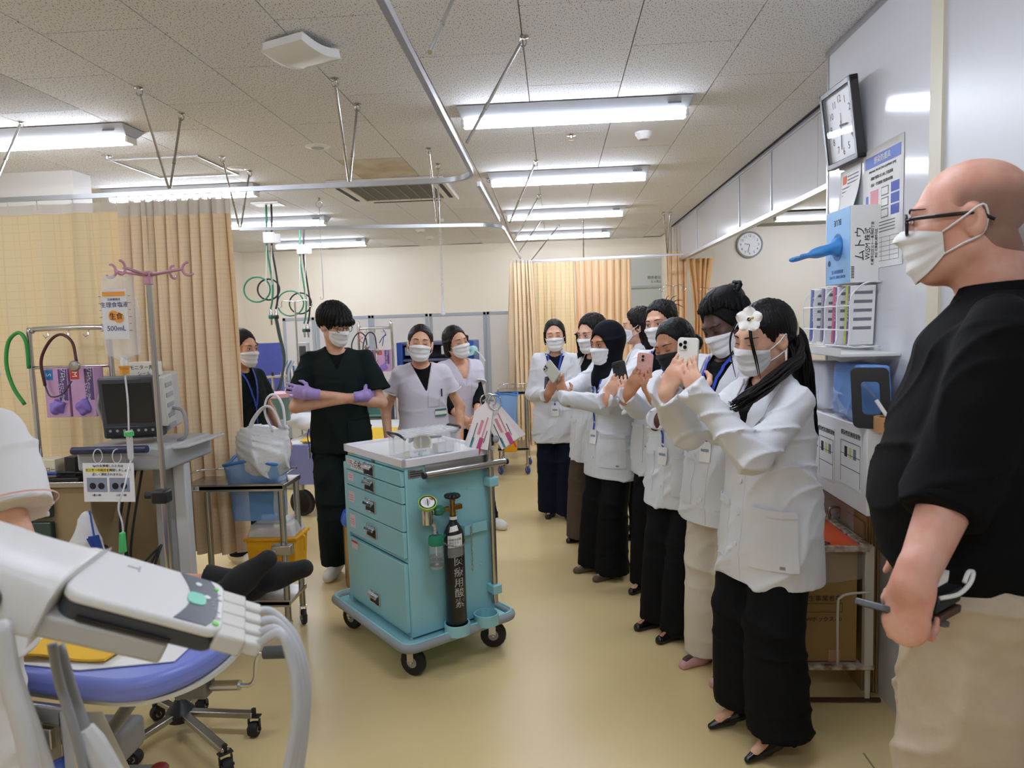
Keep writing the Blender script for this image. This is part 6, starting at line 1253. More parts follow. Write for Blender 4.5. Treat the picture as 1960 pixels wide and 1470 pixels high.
# curtains
def cloth_mat(name, col, col2, grid):
    m = mat(name, col, .85, bump=(300, .15, .001)); nt = m.node_tree; N, L = nt.nodes, nt.links; b = N['Principled BSDF']; tc = N.new('ShaderNodeTexCoord')
    sp = N.new('ShaderNodeSeparateXYZ'); L.new(tc.outputs['UV'], sp.inputs[0]); mx = None
    outs = []
    for k in (0, 1):
        mu = N.new('ShaderNodeMath'); mu.operation = 'MULTIPLY'; mu.inputs[1].default_value = grid; L.new(sp.outputs[k], mu.inputs[0]); fr = N.new('ShaderNodeMath'); fr.operation = 'FRACT'; L.new(mu.outputs[0], fr.inputs[0])
        lt = N.new('ShaderNodeMath'); lt.operation = 'LESS_THAN'; lt.inputs[1].default_value = .12; L.new(fr.outputs[0], lt.inputs[0]); outs.append(lt)
    mxm = N.new('ShaderNodeMath'); mxm.operation = 'MAXIMUM'; L.new(outs[0].outputs[0], mxm.inputs[0]); L.new(outs[1].outputs[0], mxm.inputs[1])
    cm = N.new('ShaderNodeMixRGB'); cm.inputs[1].default_value = lin(col)+[1]; cm.inputs[2].default_value = lin(col2)+[1]; L.new(mxm.outputs[0], cm.inputs[0]); L.new(cm.outputs[0], b.inputs['Base Color'])
    b.inputs['Subsurface Weight'].default_value = 0; return m
m_cy = cloth_mat('yellow_check_curtain', 'f2ddb2', 'eed5a5', 22); m_cb = cloth_mat('beige_curtain', 'ecd2ad', 'e6c9a0', 40); m_net = mat('curtain_net', 'dcd2c4', .8, alpha=.8)
def curtain(name, label, path, zt, zb, amp, waves, m, net=.12, seed=1, nu=None, gather=1.0, hooks=True, pinch=None):
    """path: points in plan; folds run along the normal"""
    r = random.Random(seed); P = [A3((x, y, 0)) for x, y in path]; seg = [np.linalg.norm(b-a) for a, b in zip(P, P[1:])]; L_ = sum(seg); nu = nu or int(waves*12); ph = [r.random()*6 for _ in range(4)]
    am = [.6+.8*r.random() for _ in range(int(waves)+3)]
    def at(t):
        d = t*L_
        for a, b, s in zip(P, P[1:], seg):
            if d <= s+1e-9: return a+(b-a)*(d/s), nz(b-a)
            d -= s
        return P[-1], nz(P[-1]-P[-2])
    def fn(u, v):   # v = 0 at the top
        c, t_ = at(u); n = np.array([-t_[1], t_[0], 0]); w_ = u*waves; k = am[int(w_)]
        q = w_+.18*math.sin(5*u+ph[0]+2*v)+.1*math.sin(11*u+ph[1])
        d = amp*k*(math.sin(2*PI*q)+.35*math.sin(4*PI*q+ph[2]+v))*(.55+.45*min(1, v*3)); z = zt+(zb-zt)*v+.006*math.sin(7*u+ph[3])*v
        p = c+n*d+t_*(amp*.5*math.sin(4*PI*q+1))
        if pinch: s = pinch(v); ctr = (P[0]+P[-1])/2; p = ctr+(p-ctr)*s
        return (p[0], p[1], z)
    t = wthing(name, label, 'curtain', (P[0]+P[-1])/2+A3((0, 0, zb)))
    vt = net/(zt-zb); nv = 14
    def body(u, v): return fn(u, vt+(1-vt)*v)
    o_ = MB().grid(body, nu, nv).obj('fabric', m, t, smooth=180); uv = o_.data.uv_layers.new(name='uv'); cf = L_*gather
    for p in o_.data.polygons:
        for li in p.loop_indices: i = o_.data.loops[li].vertex_index; uv.data[li].uv = (i//(nv+1)/nu*cf, (i % (nv+1))/nv*(zt-zb))
    if net: MB().grid(lambda u, v: fn(u, vt*v), nu, 3).obj('net_header', m_net, t, smooth=180)
    if hooks:
        for k in range(int(waves)+1): p = fn(min(1, k/waves), 0); MB().tube([(p[0], p[1], zt-.03), (p[0], p[1], zt+.02)], .0025, 5).obj('hook', m_white, t)
    return t
curtain('curtain', 'pale yellow checked curtain spread flat across the nearest bay', [(-3.3, 3.68), (-2.28, 3.68)], ZR-.03, .36, .022, 5.2, m_cy, net=.05, seed=3, nu=70)
curtain('curtain', 'beige curtain gathered in deep folds at the end of the nearest rail', [(-2.25, 3.665), (-1.685, 3.675)], ZR-.03, .36, .042, 8.5, m_cb, net=.085, seed=5, gather=2.5, nu=150)
curtain('curtain', 'yellow curtain drawn across the far right bay', [(-.30, 8.60), (.24, 8.56)], ZR-.03, .3, .03, 4.5, m_cy, net=0, seed=9, gather=1.5)
curtain('curtain', 'peach curtain with hanging ties at the right of the far bay', [(.24, 8.56), (.90, 8.50)], ZR-.03, .3, .045, 7.5, mat('peach_curtain', 'efcfa6', .85), net=0, seed=11, gather=1.8)
curtain('curtain', 'tan curtain gathered into a pillar beside the folding screen', [(-.47, 8.05), (-.25, 8.25)], ZR-.03, .12, .05, 6, m_cb, net=.03, seed=13, gather=3, pinch=lambda v: 1+.5*v)
curtain('curtain', 'tall narrow peach curtain hanging from the ceiling by the upper wall', [(1.38, 8.95), (1.62, 8.9)], 2.66, .3, .03, 4, mat('peach_curtain', 'efcfa6', .85), net=.3, seed=15, gather=3)
curtain('curtain', 'orange-beige curtain tied back inside the side bay', [(1.60, 8.75), (1.92, 8.8)], 2.25, .3, .05, 4, mat('orange_beige_curtain', 'e3b782', .85), net=0, seed=17, gather=3, pinch=lambda v: 1.0-.5*math.sin(PI*min(1, v*1.4)))
# wifi point
c = PZ(578, 104, CZ-.05); t = wthing('access_point', 'white square wireless access point on the ceiling', 'access point', (c[0], c[1], CZ-.004)); R = rotz(-.42)
MB().box((c[0], c[1], CZ-.012), (.10, .10, .016), R).obj('mount', m_black, t); MB().grid(lambda u, v: A3((c[0], c[1], 0))+R@A3(((u-.5)*.215, (v-.5)*.215, CZ-.020-.018*math.sin(PI*v))), 8, 10, th=-.034).obj('cover', m_white, t, smooth=50, bevel=.004)
for k in range(2): MB().ball(A3((c[0], c[1], 0))+R@A3((.05+.012*k, -.06+.008*k, CZ-.062)), .0035, 8).obj('led', mat('blue_led', '4a55ff', .4, emit=4), t)
def disc(name, label, px, r, h, cat='detector', m=m_white, dome=False):
    c = PZ(*px, CZ); t = wthing(name, label, cat, (c[0], c[1], CZ-.004)); MB().lathe([(0, -h), (r*.55, -h), (r*.75, -h*.8), (r*.85, -h*.5), (r, -h*.35), (r, 0)], (c[0], c[1], CZ-.003), n=24).obj('cover', m, t); MB().lathe([(r*.5, -h-.002), (r*.52, -h+.003), (r*.45, -h+.003)], (c[0], c[1], CZ-.003), n=20).obj('inner_ring', m_grey, t); return t
disc('smoke_detector', 'round smoke detector on the plain tile behind the nearest right light', (1232, 252), .055, .045)
disc('ceiling_speaker', 'flat round white disc on the ceiling left of the rods', (456, 320), .075, .012, 'speaker'); disc('ceiling_vent', 'round white ceiling disc near the stained tile', (608, 279), .08, .012, 'vent'); disc('smoke_detector', 'round detector on the ceiling behind the second bay rail', (805, 439), .06, .03); disc('smoke_detector', 'small square-based detector far back on the ceiling', (822, 452), .06, .04)
for lb, px in (('small sprinkler head on the ceiling by the smoke detector', (1093, 257)), ('small sprinkler head on the ceiling at left', (205, 297))):
    c = PZ(*px, CZ); t = wthing('sprinkler', lb, 'sprinkler', (c[0], c[1], CZ-.004)); MB().lathe([(.035, 0), (.033, -.004), (.012, -.006), (.01, -.02), (0, -.02)], (c[0], c[1], CZ-.003), n=16).obj('escutcheon', m_chrome, t); MB().lathe([(.016, -.03), (.018, -.032), (0, -.033)], (c[0], c[1], CZ-.003), n=12).obj('deflector', m_chrome, t)
q = [PZ(310, 332, CZ), PZ(425, 330, CZ), PZ(365, 303, CZ), PZ(250, 307, CZ)]; c = sum(q)/4; t = wthing('ceiling_hatch', 'square ceiling access hatch with an aluminium frame', 'hatch', (c[0], c[1], CZ-.004))
for a, b, d in (((0, -.3, 0), (.62, .015, .01), 0), ((0, .3, 0), (.62, .015, .01), 0), ((-.3, 0, 0), (.015, .6, .01), 0), ((.3, 0, 0), (.015, .6, .01), 0)): MB().box((c[0]+a[0], c[1]+a[1], CZ-.007), b).obj('frame', m_alu, t)
# ceiling cassette air conditioner
c = A3((-1.33, 6.15, CZ-.02)); t = wthing('air_conditioner', 'white ceiling cassette air conditioner with a dark grille', 'air conditioner', (c[0], c[1], CZ-.004)); S = .475; R = rotz(-.0)
f = MB()
for a, b in (((0, -S+.06), (2*S, .12)), ((0, S-.06), (2*S, .12)), ((-S+.06, 0), (.12, 2*S-.24)), ((S-.06, 0), (.12, 2*S-.24))): f.box((c[0]+a[0], c[1]+a[1], CZ-.022), (b[0], b[1], .036))
f.obj('panel', mat('cassette_white', 'd9d6cf', .45), t, bevel=.008)
MB().box((c[0], c[1], CZ-.016), (2*S-.24, 2*S-.24, .02)).obj('grille_back', mat('grille_dark', '3b3a38', .8), t)
for k in range(22): MB().box((c[0], c[1]-.34+.68*k/21, CZ-.03), (2*S-.25, .011, .008)).obj('grille_bar', mat('grille_grey', '8d8a84', .6), t, smooth=0)
for k in range(8): MB().box((c[0]-.34+.68*k/7, c[1], CZ-.036), (.006, 2*S-.25, .004)).obj('grille_bar', mat('grille_grey', '8d8a84', .6), t, smooth=0)
for a, b in (((0, -S+.05), (.62, .035)), ((0, S-.05), (.62, .035)), ((-S+.05, 0), (.035, .62)), ((S-.05, 0), (.035, .62))): MB().box((c[0]+a[0], c[1]+a[1], CZ-.041), (b[0], b[1], .004)).obj('air_slot', mat('slot_dark', '2b2b2c', .7), t, smooth=0)
# hanging gas hoses
m_hg = mat('green_hose', '2b7a5a', .45); m_hk = mat('black_hose', '1a1b1d', .45)
def hoses(lb, Y, px, dx, side):
    g, k = px; c = PY(g, 470, Y); x0 = c[0]; t = wthing('gas_hoses', lb, 'hose', (x0, Y, CZ-.006)); zz = lambda py: PY(g, py, Y)[2]; xx = lambda px_: PY(px_, 520, Y)[0]
    MB().box((x0+.04, Y, CZ-.008), (.26, .2, .014)).obj('ceiling_plate', m_white, t, bevel=.003)
    for s, (m, p0) in enumerate(((m_hg, g), (m_hk, k))):
        dxp = 4*s
        P = spline([PY(p0, 405+dx*.5, Y-.02*s), PY(p0, 455+dx*.7, Y-.02*s), PY(p0+1, 480+dx*.8, Y-.02*s), PY(p0+8, 520+dx, Y-.02*s), PY(p0+12, 550+dx, Y-.02*s), PY(p0+11, 575+dx, Y-.02*s), PY(p0+8, 592+dx, Y-.02*s)], 5); P[0][2] = CZ-.01
        MB().tube(P, .0095, 8).obj('hose', m, t, smooth=180)
        r = 24-4*s; cx = p0-18+12*s+(0); lo = [PY(cx+r*math.cos(a)*1.05, 554+dx*.95+r*math.sin(a), Y+.03+.02*s) for a in np.linspace(0, 2*PI, 25)[:-1]]
        MB().tube(lo, .0085, 8, closed=True).obj('hose_coil', m, t, smooth=180)
        e = PY(p0+8, 592+dx, Y-.02*s); MB().lathe([(.012, 0), (.014, -.03), (.018, -.05), (.018, -.09), (.012, -.1), (.010, -.15), (0, -.15)], e, n=12).obj('coupling', m_chrome, t); MB().lathe([(.021, -.055), (.024, -.06), (.024, -.085), (.021, -.09)], e, n=12).obj('coupling_ring', m_gdk if s == 0 else m_black, t)
    b = PY((g+k)/2, 455+dx*.8, Y-.05); MB().box(b, (.10, .05, .10), rotz(.2)).obj('hose_bracket', m_white, t, bevel=.004); MB().box(A3(b)+A3((.085, -.01, -.01)), (.05, .03, .085), rotz(.5)).obj('hose_bracket', m_white, t, bevel=.004)
    for s in (-1, 1): MB().tube([PY(g+5+s*6, 545+dx, Y-.06), PY(g+5+s*5, 470+dx*.7, Y-.06)], .0025, 5).obj('cord', m_white, t)
    return t
hoses('left pair of green and black gas hoses coiled below the ceiling', 6.6, (510, 520), 0, 0); hoses('right pair of green and black gas hoses coiled below the ceiling', 7.8, (574, 581), 28, 0)
t = wthing('hose_drop', 'long dark hoses running down behind the man in scrubs', 'hose', PY(545, 640, 6.5)); 
for s in (0, 1): MB().tube(spline([PY(527+3*s, 610, 6.55), PY(533+3*s, 640, 6.5), PY(543+2*s, 690, 6.4), PY(535-4*s, 745, 6.3), PY(515-10*s, 775, 6.2), PY(500-10*s, 800, 6.1)], 6), .009, 7).obj('hose', m_hk if s else mat('dark_green_hose', '17352c', .45), t, smooth=180)
# hanging hook rod and coiled call cord
a = PZ(610, 378, CZ); t = wthing('drip_hook', 'thin ceiling rod with a hook at its lower end', 'hook', (a[0], a[1], CZ-.006)); b = PY(619, 566, a[1]); MB().lathe([(.02, 0), (.014, -.02), (0, -.025)], (a[0], a[1], CZ-.004), n=10).obj('mount', m_steel, t); MB().tube([A3((a[0]+.03*math.cos(q), a[1], CZ-.06+.03*math.sin(q))) for q in np.linspace(0, 2*PI, 13)[:-1]], .003, 5, closed=True).obj('ring', m_steel, t)
MB().tube([(a[0], a[1], CZ-.09), b], .0035, 6).obj('rod', m_steel, t); MB().tube([b, b+A3((.0, 0, -.02)), b+A3((-.012, 0, -.034)), b+A3((-.026, 0, -.03)), b+A3((-.03, 0, -.01))], .0035, 6).obj('hook', m_steel, t)
c = PY(842, 440, 8.0); t = wthing('call_cord', 'white coiled cord with a handset hanging from the ceiling', 'cord', (c[0], 8.0, CZ-.006)); zt, zb = CZ-.02, PY(845, 575, 8.0)[2]
MB().lathe([(.05, 0), (.045, -.03), (.01, -.04)], (c[0], 8.0, CZ-.003), n=14).obj('base', m_white, t); MB().tube([(c[0]+.012*math.cos(k*.9), 8+.012*math.sin(k*.9), zt+(zb-zt)*k/330) for k in range(331)], .0035, 4).obj('coil', m_white, t, smooth=180); MB().lathe([(.012, 0), (.02, -.05), (.026, -.16), (0, -.165)], (c[0], 8.0, zb), n=12).obj('handset', m_white, t)
# ---------------------------------------------------------------- far back: folding screen, shelves, bed and so on
m_sf = mat('screen_frame', 'aeb6c0', .4); m_sp = mat('screen_panel', 'e2e0dd', .6); Ys = 9.0
xs = [PY(p, 650, Ys)[0] for p in (543, 605, 712, 822, 932, 983)]; zt = PY(760, 602, Ys)[2]
sg = 'folding screen panels along the back'
for k, (a, b) in enumerate(zip(xs, xs[1:])):
    t = wthing('folding_screen', ('narrow white screen panel behind the drip stand', 'white screen panel behind the man in scrubs', 'white screen panel behind the smiling nurse', 'white screen panel behind the turned nurse', 'narrow white screen panel beside the tan curtain')[k], 'screen', ((a+b)/2, Ys, .0), sg); dy = .03 if k % 2 else 0; f = MB()
    for c_, d_ in ((((a+b)/2, Ys+dy, zt-.02), (b-a-.01, .03, .04)), (((a+b)/2, Ys+dy, .12), (b-a-.01, .03, .04)), ((a+.022, Ys+dy, zt/2+.05), (.04, .03, zt-.1)), ((b-.022, Ys+dy, zt/2+.05), (.04, .03, zt-.1))): f.box(c_, d_)
    f.obj('frame', m_sf, t, bevel=.003); MB().box(((a+b)/2, Ys+dy, zt/2+.06), (b-a-.06, .012, zt-.14)).obj('panel', m_sp, t); MB().box((a+.03, Ys+dy, .05), (.04, .2, .1)).obj('foot', m_black, t); MB().box((b-.03, Ys+dy, .05), (.04, .2, .1)).obj('foot', m_black, t)
t = wthing('blue_sheet', 'blue wrapped cushion board behind the woman in scrubs', 'board', PY(505, 735, 7.6)); a, b = PY(462, 658, 7.6), PY(545, 735, 7.6); MB().grid(lambda u, v: (a[0]+(b[0]-a[0])*u, 7.6+.012*math.sin(9*u+4*v), 0+a[2]*v), 8, 8, th=.06).obj('sheet', mat('cobalt_sheet', '4a57b0', .4, bump=(20, .5, .01)), t, smooth=60)
# drip stands
def drip_stand(lb, px, py_top, Y, arm=.12, yb=0):
    c = PY(px, py_top, Y); t = wthing('drip_stand', lb, 'stand', (c[0], Y, 0)); z = c[2]; MB().cyl((c[0], Y, .08), (c[0], Y, z), .011, n=10).obj('pole', m_chrome, t, smooth=40)
    h = MB()
    for s in (-1, 1): h.tube(spline([(c[0], Y, z), (c[0]+s*arm*.8, Y, z+.015), (c[0]+s*arm, Y, z-.005), (c[0]+s*arm, Y, z-.04), (c[0]+s*(arm+.03), Y, z-.055), (c[0]+s*(arm+.045), Y, z-.02)], 4), .005, 6)
    h.obj('hooks', m_chrome, t, smooth=180); b = MB()
    for k in range(5): a_ = 2*PI*k/5; b.tube([(c[0], Y, .10), (c[0]+.26*math.cos(a_), Y+.26*math.sin(a_), .06)], .012, 8)
    b.obj('base_arms', m_steel, t)
    for k in range(5): a_ = 2*PI*k/5; MB().lathe([(0, -.012), (.03, -.012), (.03, .012), (0, .012)], (c[0]+.26*math.cos(a_), Y+.26*math.sin(a_), .03), (math.sin(a_), math.cos(a_), 0), 12).obj('caster', m_rubber, t)
    return t
drip_stand('chrome drip stand behind the man in scrubs', 564, 578, 7.25, .14); drip_stand('chrome drip stand in front of the tall peach curtain', 1288, 548, 8.1, .10); drip_stand('chrome drip stand with double hooks in the side bay', 1358, 553, 8.45, .10)
t = wthing('infusion_pump', 'orange-clamped pump on the drip stand behind the man in scrubs', 'pump', PY(582, 690, 7.2)); p_ = PY(583, 688, 7.2); MB().box(p_, (.10, .09, .36)).obj('case', mat('pump_grey', 'c5c7c9', .5), t, bevel=.012); MB().box(A3(p_)+A3((0, -.046, .02)), (.07, .004, .24)).obj('display', m_dkgrey, t); MB().box(PY(580, 757, 7.2), (.18, .06, .05)).obj('clamp', mat('orange_clamp', 'd27a4c', .5), t, bevel=.01)
t = wthing('suction_jar', 'pink-lidded suction jar by the plastic bag', 'jar', PY(536, 800, 5.9)); p_ = PY(536, 805, 5.9); MB().lathe([(.0, 0), (.085, 0), (.09, .02), (.09, .2), (0, .2)], p_, n=18).obj('jar', mat('jar_green', '6d8c86', .3, alpha=.8), t); MB().lathe([(.095, .2), (.095, .235), (.05, .25), (0, .25)], p_, n=18).obj('lid', mat('pink_lid', 'dfa9b4', .4), t)
t = wthing('cable_bundle', 'blue and grey cable bundle hanging beside the drip stand', 'cables', PY(553, 740, 7.2)); r_ = random.Random(5)
for k in range(7): x = 545+r_.random()*14; MB().tube(spline([PY(x+5, 690, 7.2), PY(x-4, 715, 7.18), PY(x-3+r_.random()*6, 760, 7.16), PY(x+7, 778, 7.17), PY(x+12, 740, 7.2), PY(x+9, 700, 7.22)], 4), .006, 6).obj('cable', (mat('steel_blue_cable', '5e7896', .5), m_grey, mat('pale_cable', 'c8c9c8', .5))[k % 3], t, smooth=180)
t = wthing('grey_bin', 'grey plastic tub on the counter behind the drip stand', 'bin', PY(580, 805, 6.4)); p_ = PY(578, 803, 6.4); MB().box(A3(p_)+A3((0, 0, .11)), (.2, .2, .22), None, 1.15, 1.15).obj('tub', m_grey, t, bevel=.01); MB().box(A3(p_)+A3((0, 0, .225)), (.25, .25, .02)).obj('rim', mat('pale_grey_rim', 'b9babb', .5), t, bevel=.004)
# counter with white equipment at left behind
t = wthing('gas_outlet_stand', 'chrome gas outlet stand behind the woman in scrubs', 'stand', PY(518, 735, 6.8)); p_ = PY(522, 722, 6.8); MB().cyl((p_[0], 6.8, .1), p_, .014, n=10).obj('post', m_chrome, t); MB().box((p_[0], 6.8, .05), (.4, .3, .1)).obj('foot', m_grey, t, bevel=.01); MB().cyl(A3(p_)+A3((-.12, 0, 0)), A3(p_)+A3((.14, 0, .01)), .014, n=10).obj('manifold', m_chrome, t)
for k in range(3): MB().cyl(A3(p_)+A3((-.09+.09*k, 0, .0)), A3(p_)+A3((-.09+.09*k, 0, .05)), .012, n=8).obj('valve', (m_gdk, m_black, m_chrome)[k], t)
# back bed with a yellow sheet
def bed():
    Y0 = 5.65; t = wthing('hospital_bed', 'hospital bed with a blue end board and yellow sheet behind the man in scrubs', 'bed', (-1.45, 5.9, 0)); bc = mat('bed_blue', '7d87c4', .4); mb = mat('bed_beige', 'bdb6a8', .45)
    x0, x1 = PY(546, 850, Y0)[0], PY(590, 850, Y0)[0]+.55; zt = PY(570, 852, Y0)[2]; zb = PY(570, 928, Y0)[2]
    po = rrect(x1-x0, zt-zb, .05); n = len(po); pi_ = [(a[0]*.0+.10*math.copysign(1, a[0])*min(1, abs(a[0])/(x1-x0)*2.2)+.0, a[1]*.22-.03) for a in po]
    cx, cz = (x0+x1)/2, (zt+zb)/2; vs = []
    for d in (0, .04):
        for pl in (po, pi_): vs += [(cx+q[0], Y0+d, cz+q[1]) for q in pl]
    MB().add(vs, [(i, (i+1) % n, n+(i+1) % n, n+i) for i in range(n)]+[(2*n+i, 3*n+i, 3*n+(i+1) % n, 2*n+(i+1) % n) for i in range(n)]+[(i, 2*n+i, 2*n+(i+1) % n, (i+1) % n) for i in range(n)]+[(n+i, n+(i+1) % n, 3*n+(i+1) % n, 3*n+i) for i in range(n)]).obj('end_board', bc, t, bevel=.008)
    xm = -.95; MB().box(((x0+xm)/2+.1, Y0+.75, zt-.06), (xm-x0+.35, 1.35, .14)).obj('mattress', m_white, t, bevel=.04, seg=3)
    MB().box(((x0+xm)/2+.1, Y0+.7, zt-.28), (xm-x0+.2, 1.3, .08)).obj('bed_frame', mb, t, bevel=.01); MB().box((x0+.35, Y0+.1, .42), (.55, .1, .08), roty(.25)).obj('lift_arm', mb, t, bevel=.01); MB().box((x0+.4, Y0+.2, .30), (.9, .12, .08)).obj('base_frame', mb, t, bevel=.01)
    for x, y in ((x0+.1, Y0+.05), (x0+.75, Y0+.05), (x0+.1, Y0+1.3), (x0+.75, Y0+1.3)):
        MB().lathe([(.085, -.02), (.11, -.02), (.11, .02), (.085, .02), (.085, -.02)], (x, y, .11), (.3, 1, 0), 20).obj('wheel', m_rubber, t); MB().lathe([(0, -.008), (.09, -.008), (.09, .008), (0, .008)], (x, y, .11), (.3, 1, 0), 14).obj('wheel_disc', mb, t); MB().cyl((x, y, .11), (x, y, .34), .02).obj('wheel_fork', mb, t)
    MB().lathe([(0, 0), (.02, 0), (.024, .02), (0, .03)], (x0+.02, Y0-.02, .47), (0, -1, 0), 10).obj('pedal_knob', mat('pink_knob', 'd48a97', .5), t)
    s = wthing('yellow_sheet', 'yellow sheet spread on the far bed', 'sheet', ((x0+xm)/2, Y0+.4, zt)); ye = mat('yellow_sheet_cloth', 'e8bd22', .8, bump=(14, .3, .01))
    MB().grid(lambda u, v: (x0+.10+(xm-x0+.15)*u, Y0+.06+.55*v, zt+.016+.012*math.sin(7*u+3)*math.sin(5*v+1)+.02*v), 14, 8, th=.006).obj('cloth', ye, s, smooth=60)
    p_ = wthing('white_pillow', 'crumpled white pillow on the yellow sheet beside the plastic bag', 'pillow', (x0+.1, Y0+.5, zt+.03)); F = Field((x0-.25, Y0+.25, zt), (x0+.55, Y0+.8, zt+.25), .012); F.add(ell((x0+.15, Y0+.52, zt+.11), (.34, .22, .09), roty(.10)), 0); F.wrinkle(folds(.010, (20, 14), 4)); F.mesh('cushion', mat('pillow_cloth', 'dcdde0', .8), p_)
bed()
# drawer rack, hanger frame and boxes behind the nurses
def hanger(lb, X0, X1, Y, zt, zb, items):
    t = wthing('hanger_frame', lb, 'rack', ((X0+X1)/2, Y, zb)); MB().tube(spline([(X0, Y, zb), (X0, Y, zt-.06), (X0+.02, Y, zt-.01), (X0+.06, Y, zt), (X1-.06, Y, zt), (X1-.02, Y, zt-.01), (X1, Y, zt-.06), (X1, Y, zb)], 5), .013, 10).obj('frame', m_chrome, t, smooth=180); MB().cyl((X0, Y, zt-.17*(zt-zb)/.62), (X1, Y, zt-.17*(zt-zb)/.62), .008).obj('cross_bar', m_chrome, t)
    for k in range(3): x = X0+(X1-X0)*(.25+.25*k); MB().tube([(x, Y, zt-.01), (x, Y-.004, zt-.035), (x-.01, Y-.012, zt-.045), (x-.02, Y-.014, zt-.03)], .003, 5).obj('s_hook', m_chrome, t)
    return t
def glove_carton(lb, x, y, z, w_, h, size, sc_='c0392f', grp='lilac glove cartons hung on the frames'):
    t = wthing('glove_carton', lb, 'box', (x, y, z), grp); MB().box((x, y, z+h/2), (w_, .075, h)).obj('carton', mat('lilac_carton', 'c79cc0', .55), t, bevel=.002); yf = y-.0382
    pr = lambda a, b, c, d, m, e=0: MB().box((x+a, yf-e, z+b), (c, .0008, d)).obj('print', m, t, smooth=0)
    pr(w_*.29, h*.66, w_*.36, h*.64, mat('carton_purple', '5a4578', .55)); pr(-w_*.29, h*.87, w_*.36, h*.2, mat('size_'+size, sc_, .55), .0006); text(size, h*.15, (x-w_*.29, yf-.0014, z+h*.87), (0, 0, -1), (1, 0, 0), m_paper, t)
    text('プロ+', h*.10, (x+w_*.33, yf-.0008, z+h*.88), (0, 0, -1), (1, 0, 0), m_paper, t); text('ニトリルグローブNEXT', h*.072, (x+w_*.25, yf-.0008, z+h*.62), (0, 0, -1), (1, 0, 0), m_paper, t); text('ライラック', h*.06, (x+w_*.14, yf-.0008, z+h*.55), (0, 0, -1), (1, 0, 0), m_paper, t)
    F = Field((x-w_*.5, yf-.05, z), (x+w_*.5, yf+.02, z+h*.5), .006); F.add(ell((x-w_*.02, yf, z+h*.2), (w_*.32, .018, h*.15), roty(-.25)), 0); F.add(ell((x+w_*.1, yf-.01, z+h*.26), (w_*.2, .022, h*.09)), .02); F.wrinkle(lambda a, b, c: .004*np.sin(140*a+60*c)+.003*np.sin(110*c-70*a)); F.mesh('glove_tuft', mat('lilac_tuft', '8f77c9', .5), t)
    return t
def steth(lb, x, y, zt, col, loop=.09, drop=.2, head=True):
    t = wthing('stethoscope', lb, 'stethoscope', (x, y, zt)); m = mat('tube_'+col, col, .4); P = spline([(x-loop*.9, y-.03, zt-drop), (x-loop, y-.028, zt-drop*.5), (x-loop*.55, y-.02, zt-.03), (x, y-.014, zt), (x+loop*.55, y-.02, zt-.04), (x+loop*.75, y-.03, zt-drop*.55)], 7); MB().tube(P, .007, 8).obj('tube', m, t, smooth=180)
    if head: MB().lathe([(0, 0), (.024, 0), (.026, .008), (.02, .014), (0, .016)], (x+loop*.78, y-.045, zt-drop*.62), (.2, -1, 0), 18).obj('chest_piece', m_steel, t); MB().tube(spline([P[0], P[0]+A3((.03, -.01, -.05)), P[0]+A3((.09, -.01, -.04)), P[0]+A3((.14, -.01, .02))], 5), .004, 6).obj('ear_tube', m_dkgrey, t, smooth=180)
    return t
Yh = 7.14; xa, xb = PY(686, 640, Yh)[0], PY(750, 640, Yh)[0]; zt = PY(720, 628, Yh)[2]
hanger('far chrome hanger frame behind the nurses', xa, xb, Yh, zt, .0, 0)
glove_carton('far small lilac glove carton with the blue label, behind the nurses', PY(708, 690, Yh)[0], Yh-.05, PY(708, 710, Yh)[2], .13, .22, 'S', '2f7fc0'); glove_carton('far small lilac glove carton with the red label, behind the nurses', PY(738, 690, Yh)[0], Yh-.05, PY(738, 710, Yh)[2], .13, .22, 'M', 'c0392f')
steth('dark stethoscope on the left of the far hanger frame', PY(692, 640, Yh)[0], Yh-.03, zt-.04, '2b2d33', .09, .24); steth('maroon stethoscope in the middle of the far hanger frame', PY(713, 640, Yh)[0], Yh-.06, zt-.04, '4a1f26', .08, .3)
t = wthing('tourniquet', 'pink rubber tourniquet knotted on the far hanger frame', 'strap', PY(691, 645, Yh)); q = PY(691, 645, Yh-.05); MB().tube(spline([q+A3((0, 0, .06)), q+A3((-.02, 0, .01)), q+A3((.02, -.01, -.01)), q+A3((-.015, 0, -.03)), q+A3((.025, 0, -.07))], 5), .009, 6, flat=.4).obj('band', mat('pink_band', 'd8696f', .5), t, smooth=180)
t = wthing('tourniquet', 'blue rubber tourniquet knotted on the far hanger frame', 'strap', PY(735, 645, Yh)); q = PY(735, 645, Yh-.05); MB().tube(spline([q+A3((0, 0, .07)), q+A3((.02, 0, .02)), q+A3((-.01, -.01, 0)), q+A3((-.05, 0, -.06))], 5), .009, 6, flat=.4).obj('band', mat('navy_band', '2b3f86', .5), t, smooth=180); MB().tube(spline([q+A3((.02, 0, .03)), q+A3((.0, -.01, 0)), q+A3((-.02, 0, -.09))], 5), .009, 6, flat=.4).obj('band', mat('navy_band', '', .5) if False else mat('navy_band', '2b3f86', .5), t, smooth=180)
Yd = 7.3; xa, xb = PY(690, 780, Yd)[0], PY(742, 780, Yd)[0]; t = wthing('drawer_rack', 'beige rack of clear green drawers between the man and the nurse', 'rack', ((xa+xb)/2, Yd, 0)); zt = PY(715, 762, Yd)[2]; MB().box(((xa+xb)/2, Yd+.2, zt/2), (xb-xa, .4, zt)).obj('carcass', mat('rack_beige', 'c9c0a6', .55), t, bevel=.006)
